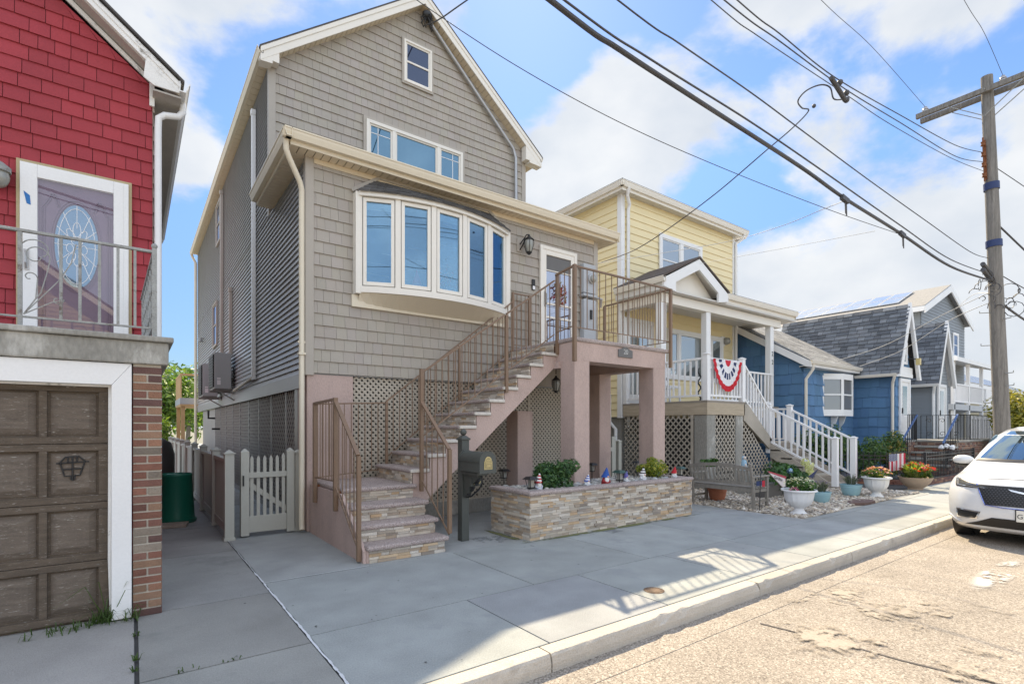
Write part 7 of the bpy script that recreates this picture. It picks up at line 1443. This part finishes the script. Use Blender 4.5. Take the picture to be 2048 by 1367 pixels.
def front(y, z, d=0.):
    _, xf, xr, w, rec = lvl(z); k = min(1, abs(y) / w); return (CX + xf + rec * (.25 * k ** 2 + .75 * k ** 5) - d, CY + y, CZ + z)
def side(x, z, d=0., s=1): _, xf, xr, w, rec = lvl(z); return (CX + x, CY + s * (w + d), CZ + z)
van = thing('minivan', 'white minivan parked at the kerb facing the camera', 'car', (CX + 2.6, CY, CZ))
m = MB(); NF, NS, NR = 28, 14, 8; rings = []
for z, xf, xr, w, rec in LV:
    ring = []
    for i in range(NF + 1): y = -w * math.cos(math.pi * i / NF); ring.append(front(y, z))
    for i in range(1, NS): t = i / NS; x0 = xf + rec; ring.append((CX + x0 + (xr - .15 - x0) * t, CY + w * (1 + .0), CZ + z))
    for i in range(NR + 1): y = w * math.cos(math.pi * i / NR); ring.append((CX + xr - .15 * (abs(y) / w) ** 4, CY + y, CZ + z))
    for i in range(1, NS): t = 1 - i / NS; x0 = xf + rec; ring.append((CX + x0 + (xr - .15 - x0) * t, CY - w, CZ + z))
    rings.append(ring)
n = len(rings[0]); m.v = [p for r_ in rings for p in r_]
for i in range(len(rings) - 1):
    for j in range(n): m.f.append((i * n + j, i * n + (j + 1) % n, (i + 1) * n + (j + 1) % n, (i + 1) * n + j)); m.k.append((1, 1, 1))
m.f.append(tuple(range(n))); m.k.append((1, 1, 1)); m.f.append(tuple((len(rings) - 1) * n + j for j in range(n))); m.k.append((1, 1, 1))
m.build('body', MATS['car_white'], van, smooth=50)
def patch(name, q, mat_, d=.006, n=10, k=6, par=None, fn=front):
    # q = four (y, z) corners, mapped on to the body
    m = MB(); V_ = []
    for i in range(n + 1):
        for j in range(k + 1):
            u, v = i / n, j / k; y = (q[0][0] * (1 - u) + q[1][0] * u) * (1 - v) + (q[3][0] * (1 - u) + q[2][0] * u) * v; z = (q[0][1] * (1 - u) + q[1][1] * u) * (1 - v) + (q[3][1] * (1 - u) + q[2][1] * u) * v; V_.append(fn(y, z, d))
    m.add(V_, [(i * (k + 1) + j, (i + 1) * (k + 1) + j, (i + 1) * (k + 1) + j + 1, i * (k + 1) + j + 1) for i in range(n) for j in range(k)]); return m.build(name, MATS[mat_], par or van, smooth=60)
patch('windshield', [(-.86, 1.22), (.86, 1.22), (.66, 1.67), (-.66, 1.67)], 'car_glass', .012, 20, 10)
patch('wiper_cowl', [(-.9, 1.175), (.9, 1.175), (.88, 1.22), (-.88, 1.22)], 'car_black', .012, 20, 3)
gr = patch('grille', [(-.5, .60), (.5, .60), (.62, .88), (-.62, .88)], 'car_black', .012, 14, 6)
m = MB()
for r in range(9):
    for c in range(30):
        y = -.56 + c * .0387 + (.019 if r % 2 else 0); z = .625 + r * .027
        if abs(y) < .5 + (z - .6) * .42: a, b, c2, d2 = front(y - .012, z, .016), front(y, z + .009, .018), front(y + .012, z, .016), front(y, z - .009, .018); m.face(a, b, c2, d2)
mat('grille_dark', (.09, .09, .095), .3, .1, metal=.5); m.build('grille_mesh', MATS['grille_dark'], gr)
m = MB(); loop = [(-.62, .885), (-.56, .74), (-.5, .595), (-.3, .575), (0, .57), (.3, .575), (.5, .595), (.56, .74), (.62, .885)]; m.tube([front(y, z, .014) for y, z in loop], .008, 6); m.build('grille_trim', MATS['blue_chrome'], gr, smooth=60)
m = MB(); 
for s in (-1, 1): m.face(front(s * .02, .80, .03), front(s * .26, .845, .02), front(s * .22, .815, .024), front(s * .02, .775, .03))
m.ball(front(0, .79, .025), (.01, .04, .02), 10, 6); m.build('badge', MATS['chrome'], gr)
lg = patch('lower_grille', [(-.55, .28), (.55, .28), (.42, .42), (-.42, .42)], 'car_black', .01, 12, 4)
for s in (-1, 1):
    patch('lower_grille', [(s * .55, .28), (s * .76, .27), (s * .6, .33), (s * .42, .42)], 'car_black', .01, 6, 4)
    h = patch('headlight', [(s * .47, .825), (s * .90, .825), (s * .955, .955), (s * .47, .85)], 'car_black', .008, 10, 5); patch('lamp_lens', [(s * .50, .832), (s * .885, .838), (s * .938, .94), (s * .50, .848)], 'lamp_clear', .014, 10, 5, h); patch('lamp_reflector', [(s * .52, .834), (s * .885, .842), (s * .89, .86), (s * .52, .839)], 'chrome', .018, 8, 3, h); patch('lamp_reflector', [(s * .86, .862), (s * .895, .862), (s * .93, .935), (s * .89, .925)], 'chrome', .018, 8, 3, h)
    f_ = patch('fog_surround', [(s * .60, .37), (s * .86, .36), (s * .87, .50), (s * .55, .49)], 'chrome', .008, 8, 4); patch('fog_light', [(s * .615, .385), (s * .845, .377), (s * .85, .485), (s * .58, .474)], 'car_black', .013, 8, 4, f_); patch('fog_strip', [(s * .64, .392), (s * .82, .386), (s * .82, .405), (s * .64, .408)], 'lamp_clear', .018, 6, 2, f_)
m = MB(); m.tube([front(y, z, .004) for y, z in ((-.98, .37), (-.85, .30), (-.6, .262), (0, .255), (.6, .262), (.85, .30), (.98, .37))], .018, 6); m.build('bumper_lip', MATS['car_white'], van, smooth=60)
m = MB(); m.tube([front(y, .945 - .04 * (abs(y) / .95) ** 2 + .03, .003) for y in [-.93 + i * .062 for i in range(31)]], .005, 4); m.build('hood_gap', MATS['car_black'], van)
x_ = front(0, .47)[0] - .015; m = MB(); m.box(x_ - .012, x_, CY - .155, CY + .155, CZ + .40, CZ + .56); pt = m.build('licence_plate', MATS['plate'], van, bevel=.004); m = MB(); m.box(x_ - .006, x_ + .012, CY - .168, CY + .168, CZ + .39, CZ + .57); m.build('plate_frame', MATS['car_black'], van); text('plate_letter', 'G', .09, MATS['numeral'], pt, (x_ - .014, CY + .115, CZ + .475), (R(90), 0, R(-90)), .001)
for s in (-1, 1):
    w_ = lambda y, z, d=0., s=s: side(y, z, d, s)
    patch('side_window', [(1.75, 1.2), (2.75, 1.2), (2.8, 1.6), (2.3, 1.6)], 'car_glass', .006, 8, 4, None, w_); patch('side_window', [(2.85, 1.2), (3.9, 1.2), (3.85, 1.6), (2.9, 1.6)], 'car_glass', .006, 8, 4, None, w_); patch('side_window', [(3.98, 1.2), (4.85, 1.2), (4.7, 1.58), (3.95, 1.6)], 'car_glass', .006, 8, 4, None, w_)
    for x in (1.0, 4.1):
        yb = CY + s * .90; m = MB(); m.tube([(CX + x, yb - s * .12, CZ + .36), (CX + x, yb + s * .11, CZ + .36)], .36, 36); wo = m.build('wheel', MATS['tyre'], van, smooth=40); m = MB(); m.tube([(CX + x, yb + s * .09, CZ + .36), (CX + x, yb + s * .118, CZ + .36)], .25, 28); m.build('rim', MATS['metal_grey'], wo)
        ar = MB(); ar.tube([(CX + x, CY + s * .8, CZ + .38), (CX + x, CY + s * 1.008, CZ + .38)], .43, 32); ar.build('wheel_arch', MATS['car_black'], van)
    m = MB(); b_ = Vector((CX + 1.62, CY + s * 1.10, CZ + 1.17)); m.ball(b_, (.09, .15, .085), 16, 10); mo = m.build('mirror', MATS['car_white'], van, smooth=60); m = MB(); m.ball(b_ + Vector((.01, -s * .0, -.05)), (.075, .13, .06), 14, 8); m.bar(b_ + Vector((0, -s * .1, -.06)), (CX + 1.7, CY + s * .93, CZ + 1.14), .05, .04); m.build('mirror_base', MATS['car_black'], mo, smooth=60)
m = MB(); m.box(CX + .6, CX + 4.9, CY - .85, CY + .85, CZ + .16, CZ + .24); m.build('underbody', MATS['car_black'], van)
# ------------------------------------------------------------------ utility pole
mat('pole_wood', (.225, .21, .19), .9, .5, 3., 22, .7, stretch=(9, 9, .3), stain=(.12, .105, .09), stain_scale=2.2, stain_lo=.6); mat('wire', (.07, .07, .075), .6, .1); mat('wire_white', (.55, .55, .54), .6, .1); mat('tape_navy', (.02, .04, .13), .6, .15); mat('porcelain', (.38, .38, .40), .3, .1)
pb, ptp = Vector((17.2, 3.1, -.1)), Vector((16.72, 3.34, 10.1)); pdir = ptp - pb
def onp(z): return pb + pdir * ((z + .1) / 10.2)
po = thing('utility_pole', 'leaning weathered wooden utility pole with double crossarms at the kerb', 'utility pole', tuple(pb))
m = MB(); m.tube([onp(-.1 + 10.2 * i / 12) for i in range(13)], [.17 - .055 * i / 12 for i in range(13)], 20); m.build('shaft', MATS['pole_wood'], po, smooth=50)
zc = 9.72; c = onp(zc)
for dx in (-.17, .17): MB().bar((c.x + dx, 5.0 - .3, zc - .1 * 0), (c.x + dx, 1.75, zc), .09, .12).build('crossarm', MATS['pole_wood'], po, bevel=.006)
m = MB()
for dx in (-.22, .22):
    for y in (4.05, 2.6): m.bar((c.x + dx, y, zc - .06), (c.x + dx * .8, 3.35, zc - .62), .03, .012)
m.tube([(c.x - .25, 3.34, zc), (c.x + .25, 3.34, zc)], .015, 6); m.build('brace', MATS['iron_worn'], po)
for y in (4.55, 3.05, 2.0): m = MB(); m.lathe([(.02, 0), (.025, .06), (.075, .07), (.07, .1), (.045, .11), (.07, .12), (.06, .15), (.035, .17), (.04, .19), (.01, .2)], (c.x, y, zc + .06), 14); m.build('insulator', MATS['porcelain'], po, smooth=40)
for z, h in ((7.36, .17), (5.98, .16)): q = onp(z); q2 = onp(z + h); m = MB(); m.tube([q, q2], .158 if z < 7 else .152, 20); m.build('band', MATS['tape_navy'], po, smooth=50)
m = MB(); 
for z in (7.7, 7.95, 8.2, 8.45): q = onp(z) + Vector((-.2, .08, 0)); m.lathe([(.03, -.05), (.05, -.045), (.035, 0), (.05, .045), (.03, .05)], q, 10)
m.bar(onp(7.55) + Vector((-.2, .08, 0)), onp(8.6) + Vector((-.2, .08, 0)), .03, .03); m.bar(onp(7.6) + Vector((-.14, .06, 0)), onp(8.55) + Vector((-.14, .06, 0)), .04, .03); m.build('spool_rack', MATS['rust'], po, smooth=40)
m = MB()
for i, z in enumerate((2.2, 2.9, 3.6, 4.2, 4.4, 2.6)): q = onp(z); s = -1 if i % 2 else 1; m.tube([q + Vector((-.08, .1 * s, 0)), q + Vector((-.2, .28 * s, 0)), q + Vector((-.2, .28 * s, .05))], .011, 5)
m.build('step_peg', MATS['iron_worn'], po); m = MB(); q = onp(4.95)
for i in range(20):
    q = onp(random.uniform(4.3, 5.3)) + Vector((random.uniform(-.7, -.1), random.uniform(-.15, .3), 0)) if i < 13 else onp(random.uniform(4.2, 4.9)) + Vector((random.uniform(0, .2), random.uniform(-.45, -.2), 0)); r_ = random.uniform(.05, .2); a = random.uniform(0, 3.1)
    m.tube([q + Vector((r_ * math.cos(a) * math.cos(k * .6), r_ * math.sin(a) * math.cos(k * .6), r_ * math.sin(k * .6))) for k in range(random.randint(5, 11))], .009, 4)
for z, l in ((5.28, .5), (5.15, .35)): m.tube([onp(z) + Vector((-.15, .05, 0)), onp(z) + Vector((-.9, .05, .14))], .05, 8)
m.build('cable_coil', MATS['wire'], po)
# ------------------------------------------------------------------ wires
def smoothpts(P, n=8):
    out = []
    for i in range(len(P) - 1):
        p0, p1, p2, p3 = P[max(i - 1, 0)], P[i], P[i + 1], P[min(i + 2, len(P) - 1)]
        for k in range(n): t = k / n; out.append(.5 * ((2 * p1) + (p2 - p0) * t + (2 * p0 - 5 * p1 + 4 * p2 - p3) * t * t + (3 * p1 - p0 - 3 * p2 + p3) * t * t * t))
    return out + [P[-1]]
def wire(label, P, r, m='wire', ext=True, name='overhead_wire', extra=None, group='wires strung along the street'):
    P = [Vector(p) for p in P]
    if ext: d = (P[0] - P[1]); d /= abs(d.x); P = [P[0] + d * 10 + Vector((0, 0, 1.2)), P[0] + d * 4 + Vector((0, 0, .25))] + P
    mb = MB(); mb.tube(smoothpts(P), r, 6)
    if extra: extra(mb)
    return tag(mb.build(name, MATS[m], None, smooth=60, loc=tuple(P[-1])), label, 'wire', group)
def street(pts, y): return [PY(x, yy, y) for x, yy in pts]
wire('thickest black cable bundle running along the street, lowest on the pole', street([(1100, 0), (1240, 100), (1400, 204), (1600, 333), (1690, 397), (1800, 466), (1900, 532)], 3.3) + [onp(5.15) + Vector((-.15, .05, 0))], .0235)
def lash(mb): 
    for q in street([(1690, 400), (1805, 470)], 3.28): mb.bar(q + Vector((-.12, 0, .02)), q + Vector((.1, 0, 0)), .05, .07); mb.tube([q, q + Vector((.02, 0, -.18)), q + Vector((.06, 0, -.22)), q + Vector((.05, 0, -.05))], .008, 4)
wire('second dark cable just above the thickest bundle', street([(1128, 0), (1300, 118), (1500, 243), (1650, 345), (1800, 450), (1900, 518)], 3.25) + [onp(5.3) + Vector((-.15, .05, 0))], .010, extra=lash)
wire('single dark cable midway between the bundle and the three twin wires', street([(1235, 0), (1360, 88), (1500, 184), (1600, 258), (1735, 358), (1850, 440), (1940, 503)], 3.35) + [onp(5.72) + Vector((-.12, .1, 0))], .008)
wire('lowest of the three wires ending at the spool rack', street([(1422, 0), (1520, 75), (1690, 188), (1780, 248), (1900, 315)], 3.5) + [onp(7.8) + Vector((-.22, .1, 0))], .006)
wire('middle of the three wires ending at the spool rack', street([(1448, 0), (1560, 83), (1690, 178), (1800, 245), (1910, 312)], 3.5) + [onp(8.02) + Vector((-.22, .1, 0))], .008)
wire('highest of the three wires ending at the spool rack', street([(1474, 0), (1560, 68), (1670, 155), (1800, 230), (1910, 290)], 3.5) + [onp(8.25) + Vector((-.22, .1, 0))], .008)
wire('thin high wire tied to the left insulator on the crossarm', street([(1642, 0), (1745, 95)], 4.55) + [Vector((c.x, 4.55, zc + .25))], .005)
wire('thin high wire tied to the right insulator on the crossarm', street([(1928, 0), (1968, 65)], 3.05) + [Vector((c.x, 3.05, zc + .25))], .005)
sp0 = PY(1690, 188, 3.5)
def sleeves(mb):
    a, b = PY(1662, 155, 3.5), PY(1690, 200, 3.5); mb.tube([a, b], .035, 8)
    for q in ((1680, 165), (1693, 186), (1693, 200)): w = PY(q[0], q[1], 3.5); mb.ball(w, .045, 8, 6)
    w = PY(1628, 212, 4.3); mb.ball(w, .035, 8, 6)
dp = [(1690, 198, 3.5), (1668, 198, 3.55), (1660, 175, 3.6), (1640, 170, 3.7), (1612, 182, 3.85), (1596, 202, 4.0), (1604, 216, 4.1), (1617, 222, 4.2), (1585, 256, 4.4), (1530, 303, 4.8), (1430, 388, 5.8), (1330, 462, 7.0), (1262, 503, 8.0)]
wire('black twisted service drop looping from the spliced wires to the taupe house', [PY(a, b, y) for a, b, y in dp] + [Vector((8.42, 8.5, PX(1200, 525, 8.42).z))], .011, ext=False, extra=sleeves, name='service_drop', group='service drops to the houses')
tw_ = [PY(848, 52, GM - .15), PY(880, 38, 9.9), PY(935, 0, 9.0)]; d_ = tw_[2] - tw_[1]; tw_ += [tw_[2] + d_ * 4, tw_[2] + d_ * 7]
wire('grey twisted service drop leaving the gable weatherhead toward the sky', tw_, .014, ext=False, name='service_drop', group='service drops to the houses')
wire('long thin black wire sagging from the gable peak to the street bundle', [PY(760, -60, 5.2), PY(833, 0, 5.0), PY(1030, 130, 4.6), PY(1240, 245, 4.2), PY(1450, 338, 3.9), PY(1660, 420, 3.5), PY(1805, 470, 3.3)], .005, ext=False, name='service_drop', group='service drops to the houses')
wire('white service wire from the taupe house corner past the yellow windows', [Vector((8.42, 8.4, PX(1192, 526, 8.42).z)), PY(1330, 505, 7.2), PY(1460, 482, 6.0), PY(1560, 453, 4.6), PY(1640, 421, 3.8), PY(1688, 402, 3.3)], .006, 'wire_white', False, 'service_drop', None, 'service drops to the houses')
wire('faint white service wire over the porch gable', [PY(1399, 527, 8.55), PY(1460, 516, 6.5), PY(1580, 494, 5.0), PY(1750, 462, 3.4)], .004, 'wire_white', False, 'service_drop', None, 'service drops to the houses')
wire('upper white wire from the pole to the blue cottage eave', [onp(4.95), PY(1880, 632, 4.4), PY(1770, 690, 6.2), PY(1670, 722, 7.7)], .009, 'wire_white', False, 'service_drop', None, 'service drops to the houses')
wire('lower white wire from the pole to the blue gable roof', [onp(4.7), PY(1900, 640, 4.2), PY(1800, 702, 6.0), PY(1720, 732, 7.3)], .009, 'wire_white', False, 'service_drop', None, 'service drops to the houses')
wire('wire from the pole to the two storey grey gable', [onp(4.85), PY(1945, 590, 5.), PY(1912, 618, 8.6)], .009, 'wire_white', False, 'service_drop', None, 'service drops to the houses')
for lb, z, r_, dy, dz in (('dark cable leaving the right side of the pole at rack height', 7.9, .009, -.6, .1), ('dark cable with clamps descending steeply right of the pole', 6.5, .02, -1.4, -1.5), ('thick dark cable leaving low on the right of the pole', 4.6, .026, -.4, -.2), ('thin dark cable leaving the right of the pole above the thick one', 5.3, .012, -.5, .0)):
    a = onp(z) + Vector((.1, -.08, 0)); wire(lb, [a, a + Vector((2.5, dy * .5, dz * .6 - .15)), a + Vector((8, dy, dz)), a + Vector((20, dy - .2, dz + .2))], r_, ext=False, group='wires leaving the pole to the right')
CLOUD_SEED = 3.7; CLOUD_LO = .482; CLOUD_HI = .60; CLOUD_MAX = .97; CLOUD_FILL = 3.4; VEIL = .36
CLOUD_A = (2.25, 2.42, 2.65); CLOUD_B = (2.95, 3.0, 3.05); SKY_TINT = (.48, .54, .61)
CLOUD_BIAS = [(430, 260, 12, -.12), (250, 60, 15, .13), (1200, 380, 14, .19), (1050, 160, 8, -.12), (1500, 270, 11, -.12), (1650, 50, 14, .17), (1720, 540, 16, .14), (1850, 300, 8, -.10), (340, 640, 9, -.10), (960, 40, 7, .12)]
SKY_STR = .10; SUN_STR = 2.9; EXPOSURE = 1.68
# ------------------------------------------------------------------ sky, sun, exposure
SUN = Vector((.578, .77, 1.)); el = math.atan2(SUN.z, math.hypot(SUN.x, SUN.y)); az = math.atan2(SUN.x, SUN.y)
w = bpy.data.worlds.new('World'); SC.world = w; w.use_nodes = True; t = w.node_tree; N, L = t.nodes, t.links; bg = N['Background']
sky = N.new('ShaderNodeTexSky'); sky.sky_type = 'NISHITA'; sky.sun_disc = False; sky.sun_elevation = el; sky.sun_rotation = az; sky.air_density = 1.; sky.dust_density = .15; sky.ozone_density = 2.5
tc = N.new('ShaderNodeTexCoord'); sx = N.new('ShaderNodeSeparateXYZ'); L.new(tc.outputs['Generated'], sx.inputs[0])
def math_(op, a, b=None, clamp=False):
    n = N.new('ShaderNodeMath'); n.operation = op; n.use_clamp = clamp
    for i, v in enumerate((a, b)):
        if v is None: continue
        if isinstance(v, (int, float)): n.inputs[i].default_value = v
        else: L.new(v, n.inputs[i])
    return n.outputs[0]
zc_ = math_('MAXIMUM', sx.outputs[2], -.05)
cv = N.new('ShaderNodeCombineXYZ'); L.new(sx.outputs[0], cv.inputs[0]); L.new(sx.outputs[1], cv.inputs[1]); L.new(math_('ADD', math_('MULTIPLY', zc_, 1.7), CLOUD_SEED), cv.inputs[2])
n1 = N.new('ShaderNodeTexNoise'); n1.inputs['Scale'].default_value = 2.7; n1.inputs['Detail'].default_value = 11; n1.inputs['Roughness'].default_value = .56; n1.inputs['Distortion'].default_value = .12; L.new(cv.outputs[0], n1.inputs['Vector'])
cov = n1.outputs[0]
for px, py, rad, amp in CLOUD_BIAS:      # where the big cloud banks and the blue gaps of that day stood
    dv = N.new('ShaderNodeVectorMath'); dv.operation = 'DOT_PRODUCT'; L.new(tc.outputs['Generated'], dv.inputs[0]); dv.inputs[1].default_value = Vector(_ray(px, py)).normalized()
    m_ = N.new('ShaderNodeMapRange'); m_.interpolation_type = 'SMOOTHSTEP'; m_.inputs[1].default_value = math.cos(R(rad)); m_.inputs[2].default_value = 1.; m_.inputs[3].default_value = 0.; m_.inputs[4].default_value = amp; L.new(dv.outputs['Value'], m_.inputs[0]); cov = math_('ADD', cov, m_.outputs[0])
hz_ = N.new('ShaderNodeMapRange'); hz_.inputs[1].default_value = .25; hz_.inputs[2].default_value = 0.; hz_.inputs[3].default_value = 0.; hz_.inputs[4].default_value = .10; L.new(sx.outputs[2], hz_.inputs[0]); cov = math_('ADD', cov, hz_.outputs[0])
mr = N.new('ShaderNodeMapRange'); mr.interpolation_type = 'SMOOTHSTEP'; mr.inputs[1].default_value = CLOUD_LO; mr.inputs[2].default_value = CLOUD_HI; L.new(cov, mr.inputs[0])
n2 = N.new('ShaderNodeTexNoise'); n2.inputs['Scale'].default_value = 6.; n2.inputs['Detail'].default_value = 6; L.new(cv.outputs[0], n2.inputs['Vector'])
cr = N.new('ShaderNodeValToRGB'); cr.color_ramp.elements[0].position = .32; cr.color_ramp.elements[0].color = (*CLOUD_A, 1); cr.color_ramp.elements[1].position = .7; cr.color_ramp.elements[1].color = (*CLOUD_B, 1); L.new(n2.outputs[0], cr.inputs[0])
# clouds behind the view, unseen, brightened as added fill for the shaded facades
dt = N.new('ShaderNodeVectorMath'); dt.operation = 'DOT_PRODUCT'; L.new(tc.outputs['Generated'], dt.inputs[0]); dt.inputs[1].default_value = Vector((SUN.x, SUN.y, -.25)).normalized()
fl = N.new('ShaderNodeMapRange'); fl.interpolation_type = 'SMOOTHSTEP'; fl.inputs[1].default_value = .45; fl.inputs[2].default_value = -.35; fl.inputs[3].default_value = 1.; fl.inputs[4].default_value = CLOUD_FILL; L.new(dt.outputs['Value'], fl.inputs[0])
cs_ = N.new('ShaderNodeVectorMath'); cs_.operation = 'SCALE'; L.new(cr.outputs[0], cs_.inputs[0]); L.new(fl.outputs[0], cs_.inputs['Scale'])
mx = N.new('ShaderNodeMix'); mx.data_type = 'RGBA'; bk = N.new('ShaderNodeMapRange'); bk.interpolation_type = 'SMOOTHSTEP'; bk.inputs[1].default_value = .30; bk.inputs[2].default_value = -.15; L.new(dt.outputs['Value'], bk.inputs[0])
vl = N.new('ShaderNodeMix'); L.new(bk.outputs[0], vl.inputs[0]); L.new(math_('MULTIPLY', mr.outputs[0], CLOUD_MAX), vl.inputs[2]); L.new(math_('ADD', math_('MULTIPLY', mr.outputs[0], .12), VEIL), vl.inputs[3]); L.new(vl.outputs[0], mx.inputs['Factor']);  # even veil added to the unseen back sky for calm window reflections
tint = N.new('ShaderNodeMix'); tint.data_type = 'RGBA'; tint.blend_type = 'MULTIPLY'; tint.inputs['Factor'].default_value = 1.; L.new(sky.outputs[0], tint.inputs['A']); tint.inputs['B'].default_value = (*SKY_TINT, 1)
hd = N.new('ShaderNodeMapRange'); hd.inputs[1].default_value = .0; hd.inputs[2].default_value = .42; hd.inputs[3].default_value = .42; hd.inputs[4].default_value = 1.; L.new(sx.outputs[2], hd.inputs[0])
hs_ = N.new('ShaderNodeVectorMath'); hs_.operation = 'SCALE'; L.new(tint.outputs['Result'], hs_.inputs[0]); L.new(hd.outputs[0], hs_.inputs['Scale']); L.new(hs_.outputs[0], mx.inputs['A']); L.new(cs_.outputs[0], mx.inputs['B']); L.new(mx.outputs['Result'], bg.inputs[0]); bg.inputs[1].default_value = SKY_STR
sl = bpy.data.lights.new('sun', 'SUN'); so = bpy.data.objects.new('sun', sl); COL.objects.link(so); sl.energy = SUN_STR; sl.angle = R(.53); sl.color = (1., .83, .58)
so.rotation_euler = SUN.to_track_quat('Z', 'Y').to_euler(); so.location = (5, 5, 20)
SC.view_settings.view_transform = 'Standard'; SC.view_settings.look = 'None'; SC.view_settings.exposure = EXPOSURE; SC.view_settings.gamma = 1.
SC.cycles.max_bounces = 8; SC.cycles.diffuse_bounces = 4; SC.cycles.glossy_bounces = 4; SC.cycles.transparent_max_bounces = 12; SC.cycles.use_denoising = True; SC.cycles.sample_clamp_indirect = 6
